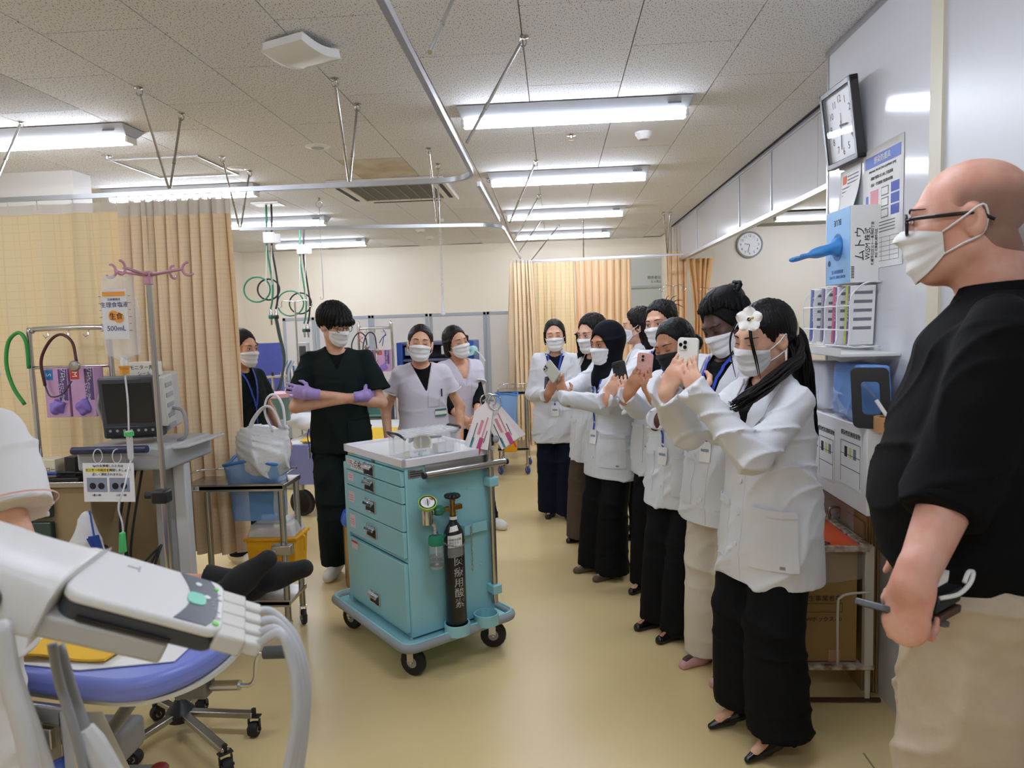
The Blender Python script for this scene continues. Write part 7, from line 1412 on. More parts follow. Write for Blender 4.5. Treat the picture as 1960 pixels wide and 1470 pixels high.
for k in range(4): z = zt-.12-.2*k; d = MB().box(((xa+xb)/2, Yd-.015, z), (xb-xa-.03, .03, .17)).obj('drawer', mat('drawer_green', '49786f', .25), t, bevel=.006); MB().box(((xa+xb)/2-.04, Yd-.034, z+.05), (.14, .01, .04)).obj('drawer_tag', mat('tag_yellow', 'd8b733', .6), d, bevel=.002); MB().box(((xa+xb)/2, Yd-.036, z-.06), (xb-xa-.08, .014, .02)).obj('drawer_pull', mat('pull_green', '7fa59c', .4), d, bevel=.004)
for k in range(5): t = wthing('paper_box', ('cream tissue box on the drawer rack', 'white paper box on the drawer rack', 'tall cream box at the back of the drawer rack', 'white slim box on the drawer rack', 'low cream box at the right of the drawer rack')[k], 'box', (xa+.05+.06*k, Yd+.15, zt)); h = (.08, .12, .2, .16, .06)[k]; MB().box((xa+.035+.055*k, Yd+.12+.03*(k % 2), zt+h/2+.001), (.05, .12, h)).obj('carton', (mat('cream_box', 'd6cfb4', .6), m_white)[k % 2], t, bevel=.003)
# ventilator-like blue machine behind the nurses
Yv = 7.6; t = wthing('blue_machine', 'blue-framed equipment rack behind the two nurses', 'equipment', PY(845, 720, Yv)); a, b = PY(768, 655, Yv), PY(912, 655, Yv); zt = a[2]; zb = .0; mbv = mat('cobalt_frame', '2850a0', .4)
for x in (a[0]+.03, b[0]-.03): MB().box((x, Yv, (zt+zb)/2), (.06, .5, zt-zb)).obj('side_frame', mbv, t, bevel=.006)
MB().box(((a[0]+b[0])/2, Yv+.22, (zt+zb)/2), (b[0]-a[0]-.1, .04, zt-zb)).obj('back_plate', mat('slate_plate', '6d7486', .5), t)
for k in range(5): z = zt-.02-.17*k; MB().box(((a[0]+b[0])/2, Yv, z), (b[0]-a[0]-.12, .44, .025)).obj('shelf', mat('slate_shelf', '5a6078', .5), t, bevel=.003); MB().box((a[0]+.16, Yv-.1, z-.075), (.17, .2, .09)).obj('tray', mat('tray_grey', '9aa0a6', .5), t, bevel=.006); MB().box((b[0]-.22, Yv-.12, z-.07), (.26, .2, .09)).obj('tray', mat('tray_pale', 'bfc4c4', .5), t, bevel=.006); MB().box((b[0]-.22, Yv-.223, z-.06), (.2, .006, .04)).obj('tray_label', (m_paper, mat('teal_label', '4d8f80', .6))[k % 2], t)
q = PY(865, 657, Yv-.24); MB().box(q, (.16, .006, .035)).obj('sign', mat('black_sign', '1b1b1e', .6), t); text('救急カート', .028, A3(q)+A3((0, -.0035, 0)), (1, 0, 0), (0, 0, 1), mat('orange_print', 'd8883a', .6), t)
t = wthing('wipe_roll', 'pale blue wipe roll hanging at the right of the blue rack', 'roll', PY(900, 672, 7.3)); q = PY(903, 671, 7.3); MB().lathe([(.018, -.06), (.05, -.06), (.05, .06), (.018, .06), (.018, -.06)], q, (.2, 1, 0), 20).obj('roll', mat('pale_blue_roll', 'a6d3dc', .6), t); MB().grid(lambda u, v: A3(q)+A3((.045+.09*v, -.06+.12*u, -.0-.13*v**1.3+.02*v)), 3, 6, th=.002).obj('loose_end', mat('pale_blue_film', 'c4e0e6', .4, alpha=.6), t)
# steel trolley by the gathered curtain
def trolley(name, lb, x0, x1, y0, y1, zt, shelves, rail_=.05, wheel=m_blue, legr=.013, base=.0):
    t = wthing(name, lb, 'trolley', ((x0+x1)/2, (y0+y1)/2, 0))
    for k, z in enumerate((zt,)+shelves): MB().box(((x0+x1)/2, (y0+y1)/2, z), (x1-x0, y1-y0, .022)).obj('shelf', m_steel, t, bevel=.003); MB().box(((x0+x1)/2, y0+.003, z), (x1-x0, .006, .036)).obj('shelf_lip', m_steel, t)
    for x in (x0+.02, x1-.02):
        for y in (y0+.02, y1-.02): MB().cyl((x, y, .10), (x, y, zt+.01), legr, n=12).obj('leg', m_steel, t, smooth=40); caster(t, (x, y, 0), .04, wheel, .022, yaw=.6)
    MB().tube(spline([(x0+.015, y0+.06, zt+.01), (x0+.015, y0+.06, zt+rail_), (x0+.015, y1-.02, zt+rail_), (x1-.1, y1-.015, zt+rail_), (x1-.015, y1-.015, zt+rail_), (x1-.015, y0+.1, zt+rail_), (x1-.015, y0+.1, zt+.01)], 3), .0045, 6).obj('guard_rail', m_chrome, t, smooth=180)
    for k in range(3): x = x0+(x1-x0)*(.25+.25*k); MB().cyl((x, y1-.015, zt), (x, y1-.015, zt+rail_), .004).obj('rail_post', m_chrome, t)
    return t
trolley('steel_trolley', 'stainless trolley with a blue bag by the tan pillar curtain', -.62, -.30, 7.15, 7.65, PY(960, 752, 7.2)[2], (PY(990, 858, 7.2)[2],))
def bagblue(lb, x0, x1, y, zt, zb, d=.12, seed=2):
    t = wthing('blue_bag', lb, 'bag', ((x0+x1)/2, y, zb)); mb = mat('blue_bag_film', '78aee6', .3, alpha=.55, bump=(16, .5, .01))
    def fn(u, v): a = 2*PI*u; c_, s_ = math.cos(a), math.sin(a); e = max(abs(c_), abs(s_))**.8; w_ = 1-.12*v+.03*math.sin(4*a+6*v+seed); return ((x0+x1)/2+(x1-x0)/2*c_/e*w_, y+d/2*s_/e*w_*(1-.3*v), zt+(zb-zt)*v+.012*math.sin(3*a)*(1-v))
    MB().grid(fn, 40, 10).obj('film', mb, t, smooth=180)
    MB().tube([fn(u, 0) for u in np.linspace(0, 1, 33)[:-1]], .008, 6, closed=True).obj('rolled_rim', mat('blue_bag_rim', '3f86d0', .3, alpha=.85), t, smooth=180); MB().add([fn(u, 1) for u in np.linspace(0, 1, 33)[:-1]], [tuple(range(32))]).obj('bottom', mb, t, smooth=0); return t
q0, q1 = PY(947, 755, 7.05), PY(993, 832, 7.05); bagblue('translucent blue bag on the far stainless trolley', q0[0], q1[0], 7.05, q0[2], q1[2], .14)
t = wthing('sharps_bin', 'small yellow sharps bin hung below the far blue bag', 'bin', PY(977, 860, 7.05)); q = PY(977, 850, 7.05); MB().box(q, (.13, .10, .15), None, 1.1, 1.1).obj('tub', m_yellow, t, bevel=.01); MB().box(A3(q)+A3((0, 0, .08)), (.15, .12, .02)).obj('lid', mat('yellow_lid', 'f0b720', .4), t, bevel=.004)
TX0, TX1, TY0, TY1, TZ = -1.865, -1.345, 3.33, 3.57, .785
trolley('side_trolley', 'stainless side trolley with the plastic bag, in front of the gathered curtain', TX0, TX1, TY0, TY1, TZ, (.20,), wheel=m_rubber, legr=.016)
lt_ = wthing('trolley_label', 'white paper label on the left end of the side trolley', 'label', (TX0+.06, TY0-.002, TZ)); MB().box((TX0+.055, TY0-.002, TZ), (.085, .002, .022)).obj('label', m_paper, lt_, smooth=0); text('救急処置2', .016, (TX0+.055, TY0-.0035, TZ), (1, 0, 0), UZ, m_ink, lt_)
bagblue('translucent blue bag hung on the right end of the side trolley', -1.66, -1.385, 3.46, .90, .60, .2, 5)
# white shopping bag
def shopping_bag():
    c = A3((-1.475, 3.44, TZ+.013)); F = Field(c+A3((-.25, -.2, -.02)), c+A3((.25, .2, .52)), .0075)
    F.add(ell(c+A3((0, 0, .12)), (.135, .11, .13)), 0); F.add(ell(c+A3((-.03, 0, .2)), (.115, .09, .1)), .05); F.add(cap(c+A3((.09, 0, .16)), c+A3((.105, 0, .30)), .05, .028, flat=((0, 1, 0), .5)), .05); F.clip(lambda x, y, z: c[2]-z+0*x+0*y)
    F.wrinkle(folds(.012, (34, 26), 7)); F.wrinkle(lambda x, y, z: .004*np.sin(60*x+20*np.sin(12*z))*np.clip((z-c[2])*4, 0, 1))
    t = wthing('shopping_bag', 'full white plastic shopping bag on the side trolley', 'bag', c); F.mesh('bag', mat('white_bag_film', 'dfe0e2', .35, bump=(24, .5, .012), alpha=.93), t)
    for P in ([(.05, 0, .25), (.02, -.01, .34), (.035, -.01, .415), (.075, 0, .43), (.105, .01, .37), (.115, .0, .26)], [(-.07, -.03, .22), (-.03, -.04, .31), (.03, -.04, .375), (.07, -.03, .36), (.10, -.02, .27)]):
        MB().tube([c+A3(p) for p in spline(P, 5)], [.026]+[.017]*(5*(len(P)-1)-1)+[.026], 10, flat=.35).obj('handle', mat('white_bag_film', 'dfe0e2', .35), t, smooth=180)
shopping_bag()
def sharps():
    x0, x1, y, z0, z1 = -1.60, -1.335, 3.52, .315, .50; t = wthing('sharps_container', 'yellow sharps container with a clear lid clamped to the trolley leg', 'bin', ((x0+x1)/2, y, z0)); cx = (x0+x1)/2
    MB().box((cx, y, (z0+z1)/2), (x1-x0-.03, .17, z1-z0), None, 1.1, 1.1).obj('tub', m_yellow, t, bevel=.008); MB().box((cx, y, z1-.006), (x1-x0+.01, .20, .016)).obj('rim', m_yellow, t, bevel=.004)
    MB().box((cx, y, z1+.035), (x1-x0-.02, .18, .065), None, .86, .86).obj('clear_lid', mat('sharps_lid', 'e9eaea', .15, alpha=.5), t, bevel=.008); MB().box((cx, y, z1+.075), (.16, .12, .022)).obj('lid_flap', mat('sharps_lid', 'e9eaea', .15), t, bevel=.006)
    for s in (-1, 1): MB().tube([(cx+s*(x1-x0)/2, y, z1-.005), (cx+s*((x1-x0)/2+.012), y, z1-.02), (cx+s*((x1-x0)/2+.01), y, z1-.09)], .006, 6).obj('side_clip', m_yellow, t)
    MB().box((TX1-.02, TY0+.0, .475), (.10, .05, .05)).obj('clamp', m_steel, t, bevel=.006); MB().cyl((TX1-.05, TY0-.03, .475), (TX1-.05, TY0-.01, .475), .008).obj('clamp_screw', m_chrome, t)
sharps()
t = wthing('waste_bin', 'steel pedal bin with a blue liner behind the turquoise cart', 'bin', (-1.28, 4.1, 0)); MB().lathe([(0, 0), (.10, 0), (.105, .02), (.105, .41), (.11, .42), (.098, .42), (.098, .02), (0, .02)], (-1.20, 4.12, .0), n=24).obj('drum', mat('brass_steel', 'a48a5a', .3, .9), t); MB().lathe([(.11, .38), (.117, .40), (.112, .43), (.1, .46), (.09, .4)], (-1.20, 4.12, 0), n=24).obj('liner', mat('blue_liner', '2f66d0', .35), t)
# ---------------------------------------------------------------- left: hanger frame, monitor cart, drip stand
Yn = 3.33; X0, X1 = -2.60, -2.165; zt = 1.59
hanger('near chrome hanger frame in front of the yellow curtain', X0+.03, X1, Yn, zt, .905, 0)
MB_ = wthing('cabinet', 'beige cabinet below the near hanger frame', 'cabinet', (-2.41, 3.2, 0)); MB().box((-2.405, 3.25, .44), (.62, .5, .88)).obj('carcass', mat('cabinet_beige', '9c8763', .6), MB_, bevel=.004); MB().box((-2.405, 3.25, .892), (.65, .54, .025)).obj('worktop', m_steel, MB_, bevel=.003)
glove_carton('lilac glove carton with the blue S label on the near hanger frame', -2.385, Yn-.055, 1.165, .118, .235, 'S', '2f7fc0'); glove_carton('lilac glove carton with the red M label on the near hanger frame', -2.255, Yn-.055, 1.165, .118, .235, 'M', 'c0392f')
steth('maroon stethoscope on the near hanger frame', -2.33, Yn-.09, zt-.03, '4d1a22', .10, .24)
t = wthing('tourniquet', 'green rubber tourniquet hung on the near hanger frame', 'strap', (-2.575, Yn-.02, zt)); MB().tube(spline([(-2.57, Yn-.02, 1.40), (-2.565, Yn-.03, 1.53), (-2.60, Yn-.03, 1.575), (-2.655, Yn-.03, 1.53), (-2.675, Yn-.03, 1.42), (-2.65, Yn-.03, 1.31), (-2.60, Yn-.03, 1.225)], 6), .009, 8).obj('band', mat('green_band', '2f9440', .45), t, smooth=180)
for k in range(3): t = wthing('label_box', ('white open label box at the left on the beige cabinet', 'white open label box in the middle of the beige cabinet', 'black phone charger standing on the beige cabinet')[k], 'box', (-2.44+.13*k, 3.10, .906)); MB().box((-2.44+.125*k, 3.06, .906+.05), (.11 if k < 2 else .05, .09, .09 if k < 2 else .11)).obj('box', (mat('cream_box', 'd6cfb4', .6), mat('cream_box', 'd6cfb4', .6), m_black)[k], t, bevel=.003); k < 2 and text(('ルート', 'サーフロー')[k], .022, (-2.44+.125*k, 3.0145, .955), (1, 0, 0), UZ, m_ink, t)
t = wthing('tray_of_pens', 'dark tray of blue pens and tools on the beige cabinet', 'tray', (-2.33, 3.02, .906)); MB().box((-2.30, 3.02, .915), (.34, .08, .015)).obj('tray', m_black, t, bevel=.003); [MB().cyl((-2.44+.05*k, 3.0, .93+.004*k), (-2.34+.05*k, 3.03, .935), .007, n=8).obj('pen', (m_blue, m_black, m_steel)[k % 3], t) for k in range(5)]
t = wthing('green_boxes', 'dark green storage drawers below the cabinet top', 'drawers', (-2.45, 2.98, .55)); [MB().box((-2.42, 2.985, .80-.13*k), (.30, .03, .11)).obj('drawer', mat('dark_green_drawer', '2c4a44', .3), t, bevel=.005) for k in range(4)]
def monitor_cart():
    t = wthing('monitor_cart', 'grey wheeled cart carrying the monitor behind the drip stand', 'cart', (-1.86, 3.05, 0)); mg = mat('cart_grey', 'a9abad', .45)
    MB().box((-1.86, 3.08, 1.02), (.40, .40, .10)).obj('top_tray', mg, t, bevel=.012); MB().box((-1.67, 3.10, 1.055), (.16, .34, .012), roty(-.10)).obj('side_flap', mat('flap_grey', 'b9babb', .45), t, bevel=.003)
    MB().cyl((-2.06, 2.86, 1.065), (-1.72, 2.84, 1.07), .016, n=14).obj('push_bar', mat('navy_bar', '20264a', .4), t); 
    for x in (-2.0, -1.78): MB().cyl((x, 2.86, 1.066), (x, 2.95, 1.04), .01).obj('bar_arm', mg, t)
    MB().box((-1.80, 3.12, .56), (.10, .08, .86)).obj('column', mg, t, bevel=.01); MB().box((-1.70, 3.06, .52), (.06, .05, .9)).obj('column', mat('column_pale', 'c3c5c7', .4), t, bevel=.008)
    MB().box((-1.84, 3.05, .10), (.42, .40, .06)).obj('base', mg, t, bevel=.02)
    for x in (-2.02, -1.66):
        for y in (2.9, 3.2): caster(t, (x, y, 0), .035, w_=.02)
    for k in range(3): MB().tube(spline([(-1.90+.03*k, 3.0, .98), (-1.95+.02*k, 2.97, .70-.06*k), (-1.90+.02*k, 2.97, .52-.05*k), (-1.80, 3.03, .60)], 6), .006, 6).obj('cable', m_black, t, smooth=180)
    MB().ball((-1.99, 2.90, .62), (.03, .02, .025), 10).obj('cable_plug', m_black, t)
    MB().tube(spline([(-1.72, 3.05, 1.22), (-1.66, 3.04, 1.20), (-1.655, 3.04, 1.10), (-1.70, 3.05, 1.07)], 5), .008, 7).obj('grey_cable', m_grey, t, smooth=180)
monitor_cart()
def monitor():
    t = wthing('patient_monitor', 'dark patient monitor with a black screen on the grey cart', 'monitor', (-1.87, 3.0, 1.072)); c = A3((-1.855, 2.98, 1.235)); R = rotz(.12)@rotx(.10); q = lambda a, b, d: c+R@A3((a, b, d))
    MB().box(q(0, 0, 0), (.25, .06, .27), R).obj('bezel', mat('monitor_charcoal', '3b3e45', .4), t, bevel=.01); MB().box(q(.0, -.0305, .022), (.205, .003, .175), R).obj('screen', mat('black_screen', '1b1e26', .08), t); MB().box(q(.0, -.032, -.105), (.22, .006, .05), R).obj('control_strip', mat('monitor_black', '22242a', .4), t, bevel=.004)
    for k in range(7): MB().lathe([(0, 0), (.006, 0), (.006, .002), (0, .002)], q(-.09+.03*k, -.035, -.098), R@A3((0, -1, 0)), 10).obj('button', m_grey, t)
    for k in range(6): MB().box(q(.0, -.036, -.118-.0035*k), (.18, .001, .0015), R).obj('vent_slot', m_black, t, smooth=0)
    MB().box(q(.045, .115, .0), (.17, .16, .25), R).obj('housing', mat('monitor_beige', 'b8b6ae', .5), t, bevel=.012); MB().box(q(.135, .03, .02), (.03, .10, .22), R).obj('side_module', mat('module_beige', 'c3c1b9', .5), t, bevel=.006)
    for k in range(5): MB().box(q(.151, .03, .09-.045*k), (.004, .07, .02), R).obj('socket', m_grey, t, bevel=.002)
    MB().tube(spline([q(-.13, .02, .08), q(-.155, .02, .0), q(-.13, .02, -.08)], 5), .01, 7).obj('side_handle', m_grey, t, smooth=180)
monitor()
t = wthing('label_tub', 'white card tub marked for the monitor, on top of the monitor', 'box', (-1.83, 3.04, 1.352)); MB().box((-1.82, 3.04, 1.39), (.12, .06, .075)).obj('tub', mat('cream_tub', 'd9d5c8', .6), t, bevel=.002); text('モニター用', .022, (-1.82, 3.0095, 1.403), (1, 0, 0), UZ, m_ink, t); text('シール', .02, (-1.81, 3.0095, 1.376), (1, 0, 0), UZ, m_ink, t)
t = wthing('instruction_card', 'white instruction sheet with two photos hung on cart rings', 'sheet', (-1.90, 2.83, .88)); R = rotz(.05)@roty(.03); c = A3((-1.885, 2.822, .935)); MB().box(c, (.215, .0015, .165), R).obj('sheet', m_paper, t, smooth=0)
for k, (x, w_) in enumerate(((-.05, .085), (.045, .085))): MB().box(c+R@A3((x, -.0013, -.01)), (w_, .0006, .06), R).obj('photo', mat('photo_slate', '8d96a5', .5), t, smooth=0); [MB().lathe([(0, 0), (.014, 0), (.014, .0005), (0, .0005)], c+R@A3((x+dx, -.002, -.015)), (0, -1, 0), 12).obj('photo_lens', m_ink, t, smooth=0) for dx in (-.018, .018)]
for k, s_ in enumerate(('SpO2を準備したときは', 'センサーの向きを確認しましょう!', '正しく測定されません。')): 
    if k == 1: MB().box(c+R@A3((-.045, -.0013, .052-.0)), (.10, .0006, .016), R).obj('highlight', mat('marker_yellow', 'e8d84a', .6), t, smooth=0)
    text(s_, .0125, c+R@A3((-.0, -.0022, .07-.018*k)), R@A3((1, 0, 0)), UZ, m_ink, t)
text('×悪い例', .011, c+R@A3((-.055, -.0015, -.055)), R@A3((1, 0, 0)), UZ, m_ink, t); text('○良い例', .011, c+R@A3((.05, -.0015, -.055)), R@A3((1, 0, 0)), UZ, m_ink, t)
for x in (-.045, .035): MB().tube([c+R@A3((x+.012*math.cos(a), .006+.012*math.cos(a), .11+.03*math.sin(a))) for a in np.linspace(0, 2*PI, 15)[:-1]], .0022, 5, closed=True).obj('ring', m_white, t, smooth=180)
# drip stand with saline bag
def iv():
    x, y = -1.49, 2.55; t = wthing('drip_stand', 'drip stand with pink top hooks carrying the saline bag', 'stand', (x, y, 0)); mp = mat('pink_hook', 'c08b9c', .4)
    MB().cyl((x, y, .75), (x, y, 1.765), .0105, n=12).obj('upper_pole', m_steel, t, smooth=40); MB().cyl((x, y, .10), (x, y, .95), .015, n=14).obj('lower_pole', m_steel, t, smooth=40); MB().box((x-.005, y-.01, .94), (.06, .05, .05)).obj('clamp', m_black, t, bevel=.008); MB().cyl((x-.03, y-.01, .945), (x-.065, y-.01, .945), .014, n=10).obj('clamp_knob', m_black, t)
    MB().box((x, y, 1.755), (.025, .025, .05)).obj('hook_socket', mp, t, bevel=.004)
    for s, (dx, dy) in enumerate(((.125, .02), (-.125, .0), (.02, .12), (-.02, -.11))):
        e = A3((x+dx, y+dy, 1.785)); d = nz((dx, dy, 0)); MB().tube([(x, y, 1.765), e], [.011, .008], 8, flat=.6).obj('hook_arm', mp, t, smooth=180); MB().tube([e+d*(.018-.022*math.cos(a))+A3((0, 0, .0+.024*math.sin(a))) for a in np.linspace(-2.4, 1.6, 12)], .005, 7).obj('hook', mp, t, smooth=180)
    hub = A3((x, y, .09)); MB().lathe([(0, -.03), (.05, -.03), (.055, .0), (.03, .03), (.016, .05)], hub, n=16).obj('base_hub', m_black, t)
    ends = [PZ(485, 1375, .07), PZ(432, 1445, .07), PZ(256, 1428, .07), PZ(300, 1345, .07), PZ(385, 1330, .07)]
    for k, e in enumerate(ends):
        d = nz(e-hub); arm = MB().box((hub+e)/2+A3((0, 0, .006)), (np.linalg.norm(e-hub), .032, .022), np.stack([nz((d[0], d[1], 0)), nz((-d[1], d[0], 0)), A3((0, 0, 1))], 1)).obj('base_arm', m_steel, t, bevel=.004)
        caster(t, (e[0], e[1], 0), .028, m_rubber, .034, m_black, yaw=k*.8)
        if k < 2: u = nz((d[0], d[1], 0)); cc = (hub*.35+e*.65)+A3((0, 0, .0175)); MB().box(cc, (.08, .026, .001), np.stack([u, nz((-u[1], u[0], 0)), A3((0, 0, 1))], 1)).obj('arm_label', (mat('label_lilac', 'cfc4df', .6), mat('label_yellow', 'e2c42b', .6))[k], t, smooth=0); text(('NO.10', '救急室')[k], .02, cc+A3((0, 0, .0012)), u, nz((-u[1], u[0], 0)), m_ink, t)
    b = wthing('saline_bag', 'clear saline drip bag with orange label hanging on the drip stand', 'bag', (x-.115, y-.02, 1.47)); bx, bz = x-.105, 1.62
    F = Field((bx-.09, y-.08, 1.44), (bx+.09, y+.05, 1.80), .0055); F.add(ell((bx, y-.02, 1.60), (.072, .026, .15)), 0); F.add(((bx-.07, y-.045, 1.47), (bx+.07, y+.0, 1.775), lambda a, c_, d: np.maximum(np.maximum(np.abs(a-bx)-.063, np.abs(d-1.62)-.145), np.abs(c_-y+.02)-.006)), .015); F.wrinkle(lambda a, c_, d: .0015*np.sin(60*a+40*d)); F.mesh('pouch', mat('saline_film', 'e6e9ea', .1, alpha=.3), b)
    yf = y-.051
    def lab(a, d, w_, h, m, e=0): return MB().box((bx+a, yf-e, d), (w_, .0006, h)).obj('label_print', m, b, smooth=0)
    lab(.0, 1.625, .095, .18, mat('pale_label', 'e9ebee', .5, alpha=.55)); lab(0, 1.698, .085, .016, mat('orange_label', 'e79a3c', .5), .001); text('生理食塩液', .021, (bx, yf-.001, 1.658), (1, 0, 0), UZ, mat('navy_ink', '223a7c', .6), b); text('日本薬局方', .010, (bx, yf-.001, 1.678), (1, 0, 0), UZ, mat('navy_ink', '223a7c', .6), b)
    MB().lathe([(0, 0), (.019, 0), (.019, .0006), (0, .0006)], (bx-.006, yf-.0005, 1.62), (0, -1, 0), 16).obj('orange_dot', mat('orange_label', 'e79a3c', .5), b, smooth=0); MB().lathe([(0, 0), (.019, 0), (.019, .0006), (0, .0006)], (bx+.014, yf-.0012, 1.612), (0, -1, 0), 16).obj('orange_dot', mat('orange_label', 'e79a3c', .5), b, smooth=0); text('生食', .026, (bx+.004, yf-.002, 1.616), (1, 0, 0), UZ, m_ink, b); text('500mL', .026, (bx+.002, yf-.001, 1.573), (1, 0, 0), UZ, mat('navy_ink', '223a7c', .6), b)
    for k in range(6): 
        for s in (-1, 1): MB().box((bx+s*.055, yf+.002, 1.69-.025*k), (.012 if k % 2 else .008, .0006, .0016)).obj('scale_mark', m_ink, b, smooth=0)
    MB().cyl((bx, y-.02, 1.47), (bx, y-.02, 1.43), .012).obj('port', m_white, b); MB().cyl((bx, y-.02, 1.435), (bx, y-.02, 1.405), .016, n=14).obj('orange_cap', mat('orange_cap', 'd8922f', .4), b); MB().lathe([(.02, .022), (.02, .03)], (bx, y-.02, 1.405), n=14).obj('cap_rim', mat('orange_cap', 'd8922f', .4), b)
    l = wthing('drip_line', 'clear drip line with green clamp hanging from the saline bag', 'tube', (bx, y-.02, 1.0)); zc = 1.405
    pl = spline([(bx, y-.02, zc), (bx+.006, y-.025, 1.30), (bx+.004, y-.03, 1.19)], 6); MB().tube(pl, .0035, 6).obj('tube', mat('clear_tube', 'e6e8ea', .15, alpha=.7), l, smooth=180); MB().lathe([(.004, .08), (.014, .078), (.014, .066), (.011, .06), (.0105, -.02), (.004, -.035)], (bx+.004, y-.03, 1.115), n=14).obj('drip_chamber', mat('clear_tube', 'e6e8ea', .15), l); MB().lathe([(.017, .06), (.017, .075)], (bx+.004, y-.03, 1.115), n=14).obj('green_ring', mat('green_clip', '4fc26a', .4), l)
    MB().tube(spline([(bx+.004, y-.03, 1.085), (bx+.015, y-.1, 1.0), (bx, y-.12, .93), (bx+.01, y-.12, .86), (bx+.004, y-.12, .75), (bx-.012, y-.12, .55), (bx-.03, y-.1, .4)], 6), .0035, 6).obj('tube', mat('clear_tube', 'e6e8ea', .15), l, smooth=180); MB().box((bx+.008, y-.125, .80), (.024, .02, .075), roty(.05), .6, 1).obj('roller_clamp', mat('green_clip', '4fc26a', .4), l, bevel=.004)
iv()
# bags hung by the cabinet
c = A3((-2.0, 2.80, .55)); F = Field(c+A3((-.2, -.15, -.22)), c+A3((.2, .15, .32)), .008); F.add(cap(c+A3((.02, 0, .24)), c+A3((0, 0, .05)), .03, .10, flat=((0, 1, 0), .6)), 0); F.add(ell(c+A3((-.01, 0, -.06)), (.14, .08, .14)), .06); F.wrinkle(folds(.010, (34, 24), 11)); t = wthing('white_bag', 'white cloth-like plastic bag hung by the monitor cart', 'bag', c+A3((0, 0, -.2))); F.mesh('bag', mat('white_bag_film', 'dfe0e2', .35), t)
t = wthing('blue_pouch', 'dark blue pouch hanging next to the white bag', 'bag', c+A3((.1, .02, -.2))); MB().grid(lambda u, v: c+A3((.06+.13*u*v+.02*v, -.03+.015*math.sin(6*u), .17-.42*v)), 8, 8, th=.02).obj('pouch', mat('navy_blue_bag', '2249a0', .5), t, smooth=60); MB().tube([c+A3((.035, 0, .27)), c+A3((.06, -.02, .17))], .004, 6).obj('strap', m_blue, t)
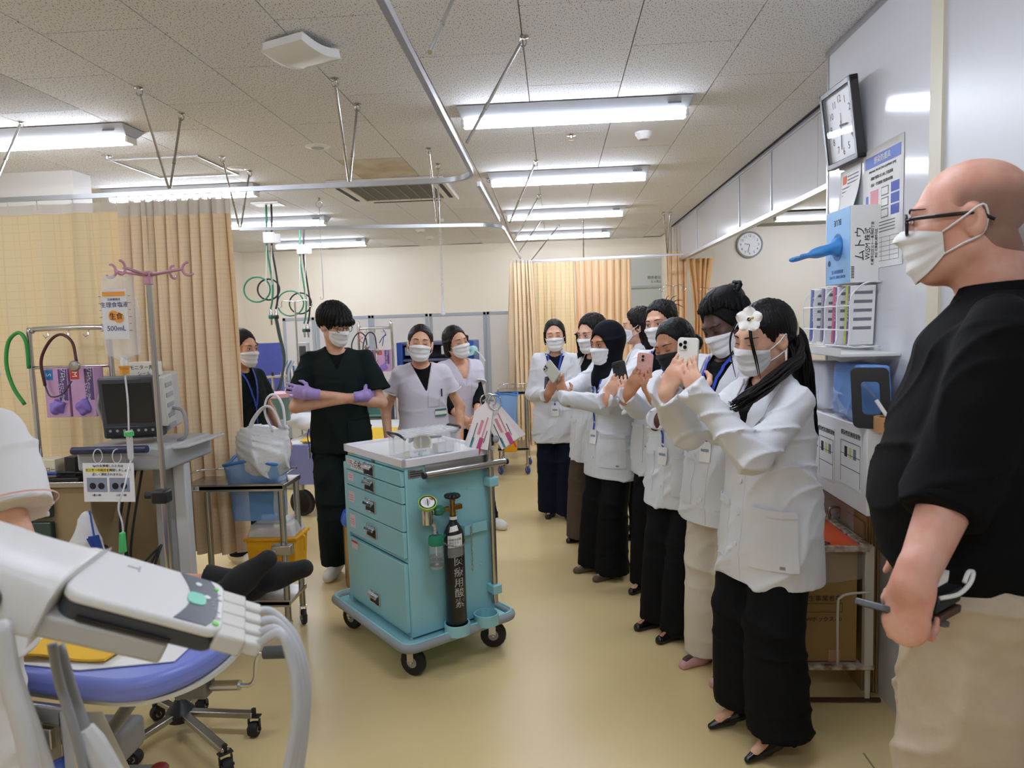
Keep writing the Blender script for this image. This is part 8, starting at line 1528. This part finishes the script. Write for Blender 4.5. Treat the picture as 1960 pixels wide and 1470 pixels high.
# ---------------------------------------------------------------- foreground: nurse, stretcher, patient, recorder
def foreground():
    # nurse at the left edge, seen from behind
    loc, rz = (-1.425, 1.48, 0), -12
    o = dict(res=.006, lean=(-.02, .06), head=(-.08, .09, -.03), look=(20, -35, -15), armR=dict(world=PY(48, 1100, 1.60), f=(.05, .25, -1), hint=(.6, -.4, -.5)), armL=dict(w=(-.22, .18, .80)), feet={1: (.11, 0, 8), -1: (-.11, 0, -8)}, sw=.175)
    p = person('nurse in a white tunic with pink sleeve trim at the left edge', loc, rz, 1.66, 'asian', o)
    rows = torso_rows(p, 0, [(.50, .215, .16, .01), (.55, .21, .155, .01), (.62, .195, .14, .008), (.70, .19, .13, .006), (.76, .185, .12, 0), (.80, .166, .098, -.004), (.83, .105, .074, -.010), (.85, .066, .055, -.012)])
    garment(p, 'tunic', m_nurse, rows, (.07, .088), short=.66, wr=.007, V=(.06, .75, .02), seed=14); finish_body(p); face(p, 'down'); mask(p)
    u = nz(p.el[1]-p.S[1]); e = p.S[1]+(p.el[1]-p.S[1])*.60; MB().tube([e-u*.002, e+u*.002], .0895*p.hs, 26, cap=False).obj('sleeve_trim', mat('pink_trim', 'd9a59a', .7), p.root, smooth=180)
    trousers(p, m_nurse, (.105, .092, .09), .04); [shoe(p, s, 'sneaker', m_shoew) for s in (-1, 1)]
    F = hairF(p, .006, dn=.16); scalp(F, .012); cutface(F, .062, .06); F.add(ell((0, -.12, -.01), (.05, .045, .05)), .02); hair_mesh(p, F, HAIRB, strands=(.002, 42))
    # stretcher
    zp = .72; t = wthing('stretcher', 'blue-padded stretcher with chrome frame in the left foreground', 'stretcher', (-1.5, 1.9, 0)); bp = mat('stretcher_blue', '7583cf', .35)
    out = [(-.93, 2.06), (-.845, 1.98), (-.825, 1.84), (-.84, 1.70), (-.89, 1.61), (-.965, 1.565), (-1.10, 1.575), (-1.5, 1.66), (-2.3, 1.80), (-2.3, 2.45), (-1.5, 2.22)]
    P = spline([(x, y, 0) for x, y in out], 5, closed=True); 
    MB().prism([(q[0], q[1]) for q in P], (0, 0, zp-.062), (1, 0, 0), (0, 1, 0), .06).obj('pad', bp, t, bevel=.02, seg=4)
    MB().prism([(q[0]*.985-.01, (q[1]-1.85)*.93+1.85) for q in P], (0, 0, zp-.075), (1, 0, 0), (0, 1, 0), .012).obj('pad_base', mat('stretcher_white', 'cfcdc6', .5), t)
    d = nz((-.92, .16, 0)); MB().box((-1.33, 1.585, zp-.075), (.50, .02, .045), rotz(-.19)).obj('side_rail', m_steel, t, bevel=.004); MB().box((-1.10, 1.545, zp-.14), (.05, .03, .17)).obj('rail_bracket', m_chrome, t, bevel=.012); MB().box((-1.25, 1.56, zp-.13), (.22, .02, .05), rotz(-.19)).obj('rail_plate', m_steel, t, bevel=.003)
    for k in range(3): MB().cyl((-1.32+.07*k, 1.575-.012*k, zp-.10), (-1.32+.07*k, 1.565-.012*k, zp-.10), .006, n=8).obj('bolt', m_chrome, t)
    MB().lathe([(0, 0), (.026, 0), (.028, .02), (.02, .045), (0, .048)], (-1.135, 1.56, zp-.215), (-.3, -1, 0), 14).obj('blue_knob', mat('knob_blue', '5570c4', .4), t)
    MB().box((-1.22, 1.70, .33), (.11, .10, .09)).obj('pedal_block', m_dkgrey, t, bevel=.01)
    MB().cyl((-1.205, 1.70, .0), (-1.205, 1.70, .30), .038, n=18).obj('lift_column', mat('column_grey', 'b0b2b2', .45), t); MB().box((-1.10, 1.72, .385), (.22, .035, .02), rotz(.05)).obj('pedal_arm', m_grey, t, bevel=.004); MB().ball((-1.0, 1.725, .393), (.024, .02, .014), 12).obj('red_pedal', mat('pedal_red', '8e2b33', .5), t)
    MB().cyl((-1.22, 1.66, .30), (-1.36, 1.55, .04), .014).obj('brace', m_grey, t); MB().cyl((-1.45, 1.80, .10), (-1.05, 1.80, .62), .018).obj('brace', m_grey, t)
    MB().box((-1.6, 2.0, .60), (1.3, .34, .05)).obj('under_frame', m_grey, t, bevel=.01); MB().box((-1.5, 1.95, .30), (.5, .25, .10)).obj('base_frame', m_grey, t, bevel=.02)
    MB().lathe([(.0, -.03), (.07, -.03), (.09, -.022), (.094, 0), (.09, .022), (.07, .03), (0, .03)], (-1.13, 1.76, .095), (.25, 1, 0), 28).obj('wheel', m_rubber, t); MB().lathe([(0, -.034), (.066, -.034), (.066, .034), (0, .034)], (-1.13, 1.76, .095), (.25, 1, 0), 24).obj('wheel_disc', m_grey, t)
    caster(t, (-1.45, 1.95, 0), .055, m_rubber, .03, yaw=.5)
    MB().grid(lambda u, v: (-1.42+.36*u+.05*v, 1.60+.10*v, zp-.10-.36*v*(.6+.4*u)), 6, 8, th=.003).obj('hanging_drape', mat('drape_white', 'd5d3cd', .7, alpha=.75), t, smooth=60)
    # crank
    c = PZ(400, 1305, .60); mk = mat('crank_grey', '77797b', .5); c = A3((-.93, 1.80, .585)); MB().box(c, (.09, .06, .055)).obj('crank_block', mk, t, bevel=.006); a = c+A3((.05, -.005, 0)); MB().cyl(a, a+A3((.085, -.01, .008)), .014, n=14).obj('crank_sleeve', m_chrome, t); MB().tube(spline([a+A3((.08, -.01, .008)), a+A3((.115, -.012, .01)), a+A3((.13, -.012, .03)), a+A3((.135, -.012, .07)), a+A3((.145, -.012, .095)), a+A3((.165, -.012, .10))], 5), .006, 8).obj('crank_arm', m_chrome, t, smooth=180); MB().cyl(a+A3((.16, -.012, .10)), a+A3((.25, -.012, .103)), .017, n=12).obj('crank_handle', m_dkgrey, t)
    t = wthing('paper_sheet', 'white disposable paper sheet on the blue stretcher pad', 'sheet', (-1.2, 1.8, zp)); MB().prism([(-1.9, 1.75), (-1.12, 1.615), (-.90, 1.66), (-.905, 1.84), (-1.2, 2.02), (-1.9, 2.25)], (0, 0, zp), (1, 0, 0), (0, 1, 0), .003).obj('sheet', m_paper, t)
    t = wthing('yellow_cloth', 'folded yellow cloth on the paper sheet', 'cloth', (-1.15, 1.7, zp+.004)); MB().grid(lambda u, v: (-1.33+.26*u+.02*v, 1.66+.16*v-.02*u, zp+.014+.006*math.sin(6*u)*math.sin(4*v+1)), 10, 8, th=.006).obj('cloth', mat('yellow_cloth_m', 'e2b32e', .8), t, smooth=60)
    # patient: lower body lying on the stretcher, feet past the end
    t = thing('person', 'patient lying on the stretcher, only the black-socked feet in view', 'person'); WT.append((t, A3((-1.5, 2.0, zp))))
    F = Field((-2.2, 1.75, zp-.05), (-.55, 2.35, zp+.40), .009)
    for y, a0, a1 in ((2.0, (-1.5, 1.97, zp+.045), (-1.03, 1.95, zp+.045)), (2.1, (-1.5, 2.08, zp+.045), (-1.0, 2.08, zp+.045))): F.add(cap(a0, a1, .044, .036), .02); F.add(cap((a0[0]-.55, a0[1]+.02, zp+.05), a0, .05, .044), .03)
    F.add(cap((-1.03, 1.95, zp+.05), (-.95, 1.96, zp+.10), .03, .02), .02); F.add(cap((-1.0, 2.08, zp+.05), (-.9, 2.09, zp+.075), .03, .02), .02)
    F.mesh('legs', SK['asian'], t)
    ms = mat('black_sock', '17181a', .9, bump=(120, .3, .002))
    for k, (h, b, toe) in enumerate((((-.985, 1.95, zp+.05), (-.935, 1.955, zp+.105), (-.855, 1.965, zp+.165)), ((-.965, 2.08, zp+.045), (-.89, 2.09, zp+.07), (-.80, 2.105, zp+.088)))):
        G = Field(A3(h)-.12, A3(toe)+.1, .006); G.add(ell(h, (.042, .04, .042)), 0); G.add(cap(h, b, .041, .040), .02); G.add(cap(b, toe, .040, .028), .02); G.add(cap(A3(h)+A3((-.20, 0, .02)), h, .056, .042), .02); G.wrinkle(lambda x, y, z: .0015*np.sin(60*x+40*z)); G.mesh('sock', ms, t)
    # recorder on its arm in front of everything
    N0, N1, F0, F1 = PY(122, 1130, .70), PY(420, 1210, .77), PY(194, 1048, .81), PY(442, 1122, .88)
    u = nz(N1-N0); v = nz((F0+F1)/2-(N0+N1)/2); n = nz(np.cross(u, v)); v = np.cross(n, u); L_ = np.linalg.norm(N1-N0)+.004; Wd = float(np.dot((F0+F1)/2-N0, v)); B = np.stack([u, v, n], 1); q = lambda a, b, c=0: N0+u*a+v*b+n*c
    t = wthing('ecg_recorder', 'white recorder head with a dark control panel on an arm, nearest the camera', 'recorder', q(L_/2, Wd/2, -.06)); wp_ = mat('recorder_white', 'dcdbd8', .35); dk = mat('recorder_dark', '3b3d42', .4)
    po = [(a+L_/2, b+Wd/2) for a, b in rrect(L_, Wd, .018, 5)]
    MB().prism(po, q(0, 0, -.012), u, v, .012).obj('top_shell', wp_, t, bevel=.004, seg=3); MB().prism([(a*.985+.002, b*.96+.003) for a, b in po], q(0, 0, -.032), u, v, .020).obj('dark_band', dk, t, bevel=.003)
    MB().prism([(a, b) for a, b in ((-.01, .0), (L_*.72, .004), (L_*.72, Wd), (-.01, Wd))], q(0, 0, -.060), u, v, .028).obj('lower_body', mat('recorder_grey', 'b5b3ad', .4), t, bevel=.005, seg=3); MB().box(q(L_*.42, .001, -.026), (.10, .003, .004), B).obj('paper_slot', m_black, t)
    # panel with buttons at the right end, printed mark
    pa = [(L_*.70+.016*math.sin(PI*k/8)-.006, Wd*(.04+.92*k/8)) for k in range(9)]+[(L_-.008-.012*(abs(k-4)/4)**3, Wd*(.96-.92*k/8)) for k in range(9)]
    MB().prism(pa, q(0, 0, .0002), u, v, .0008).obj('control_panel', mat('panel_slate', '565a63', .3), t, smooth=0)
    MB().prism([(L_*.80+a, Wd*.5+b) for a, b in rrect(.022, .026, .008)], q(0, 0, .001), u, v, .001).obj('start_key', mat('mint_key', '7fd0b8', .4), t, smooth=0)
    for (a, b, s, mm) in ((.80, .80, .004, m_white), (.87, .58, .004, m_white), (.93, .80, .003, mat('led_green', '6ad04a', .4)), (.945, .12, .004, mat('led_green', '6ad04a', .4)), (.96, .62, .003, m_white), (.965, .25, .003, m_white)): MB().lathe([(0, 0), (s, 0), (s, .001), (0, .001)], q(L_*a, Wd*b, .001), n, 10).obj('panel_mark', mm, t, smooth=0)
    for k in range(9): MB().box(q(L_*.935+.004*math.sin(k), Wd*(.22+.06*k), .0013), (.003, .002, .0004), B).obj('panel_mark', m_grey, t, smooth=0)
    text('T', .022, q(L_*.34, Wd*.78, .0004), v*-1, u, mat('mark_pale', 'a9a9ac', .5), t); text('recorder', .012, q(L_*.33, Wd*.52, .0004), v*-1, u, mat('mark_pale', 'a9a9ac', .5), t) if False else None
    # rear holder: swept shell going out of frame at the left
    A0 = [PY(128, 1132, .725), PY(185, 1050, .865)]; R0 = MB(); 
    def sh(uu, vv):   # uu along to the left, vv round the section
        a = N0+(u*.02); b = q(.02, Wd); c0 = a*(1-vv)+b*vv if vv <= 1 else a; return c0
    prof = [(-.002, -.062), (-.002, -.015), (.008, .0), (.035, .005), (Wd-.03, .005), (Wd+.002, -.004), (Wd+.002, -.05)]
    secs = [(.008, 1.0, 0, 0), (-.03, 1.02, .003, -.004), (-.08, 1.05, .008, -.010), (-.14, 1.05, .010, -.016), (-.20, 1.0, .004, -.02), (-.30, .95, -.004, -.03)]
    vs = []; 
    for (a, s_, up, dn) in secs:
        for (b, c_) in prof: vs.append(q(a-(.035 if False else 0)+ (b-.05)*.28, (b-.05)*s_+.05, c_*s_+up*.6+(dn if c_ < 0 else 0)))
    m_ = len(prof); MB().add(vs, [(i*m_+k, i*m_+(k+1) % m_, (i+1)*m_+(k+1) % m_, (i+1)*m_+k) for i in range(len(secs)-1) for k in range(m_)]+[tuple(range(m_))]).obj('holder_shell', wp_, t, smooth=60, bevel=.006, seg=3)
    kn = q(-.075, -.012, -.030); MB().prism(rrect(.045, .026, .012, 5), kn+v*.004, u, n, .010).obj('release_button', mat('button_grey', 'bdbcb8', .4), t, bevel=.003, seg=3); MB().prism(rrect(.055, .036, .017, 5), kn+v*.008, u, n, .004).obj('button_recess', dk, t)
    cb = [(-.006, .010), (-.006, .036), (-.006, .062), (-.006, .085)]
    mcab = mat('cable_ivory', 'c9c6bd', .5); mcab2 = mat('cable_pale', 'bcbec0', .4)
    ends = [((535, 1212), (556, 1262), (566, 1330), (562, 1400), (545, 1490)), ((530, 1205), (562, 1256), (574, 1330), (570, 1400), (556, 1490)), ((528, 1190), (568, 1246), (582, 1325), (578, 1400), (564, 1490)), ((520, 1172), (566, 1222), (588, 1310), (584, 1395), (572, 1490))]
    for k in range(4):
        b = Wd*(.12+.23*k); c0 = q(L_+.012, b, -.014); MB().box(c0, (.035, .027, .022), B).obj('lead_plug', mcab, t, bevel=.003); MB().box(q(L_+.036, b, -.014), (.030, .02, .017), B).obj('plug_boot', mcab, t, bevel=.003)
        dY = .80+.03*k; P = [q(L_+.045, b, -.014)]+[PY(x+ (0), y, dY+.02*i*0) for i, (x, y) in enumerate(ends[(k+0) % 4])]; MB().tube(spline(P, 6), .0056, 9).obj('lead_cable', mcab2, t, smooth=180)
    # arm tubes below and the second lead at the left
    pale = mat('arm_pale', 'c2c1bd', .4)
    MB().tube(spline([PY(100, 1232, .78), PY(112, 1300, .78), PY(140, 1390, .78), PY(165, 1490, .78)], 5), .0055, 10).obj('support_tube', mat('tube_grey', '8b8c8e', .4), t, smooth=180); MB().tube(spline([PY(112, 1235, .80), PY(140, 1330, .80), PY(172, 1420, .80), PY(205, 1500, .80)], 5), .007, 10).obj('support_tube', mat('tube_grey', '8b8c8e', .4), t, smooth=180)
    b0, b1 = PY(160, 1395, .80), PY(212, 1490, .80); dd = nz(b1-b0); MB().tube([b0, b0+dd*.02, b1], [.012, .016, .017], 8).obj('support_bracket', pale, t, bevel=.002)
    for k in range(2): MB().tube(spline([PY(-5+14*k, 1190, .62+.05*k), PY(12+16*k, 1290, .62+.05*k), PY(42+22*k, 1390, .62+.05*k), PY(62+34*k, 1490, .62+.05*k)], 5), .0085-.002*k, 10).obj('pale_hose', pale, t, smooth=180)
m_nurse = mat('white_nurse_cloth', 'dbdad8', .75, bump=(10, .4, .016, (1, 1, .6)))
foreground()
OFF = {'stretcher': (-.085, .015, 0), 'paper_sheet': (-.085, .015, 0), 'yellow_cloth': (-.085, .015, 0)}
for t, l in WT:
    o_ = OFF.get(t.name, (0, 0, 0)); t.location = [float(v)+o_[i] for i, v in enumerate(l)]
    for c in t.children: c.location = c.location-Vector([float(v) for v in l])
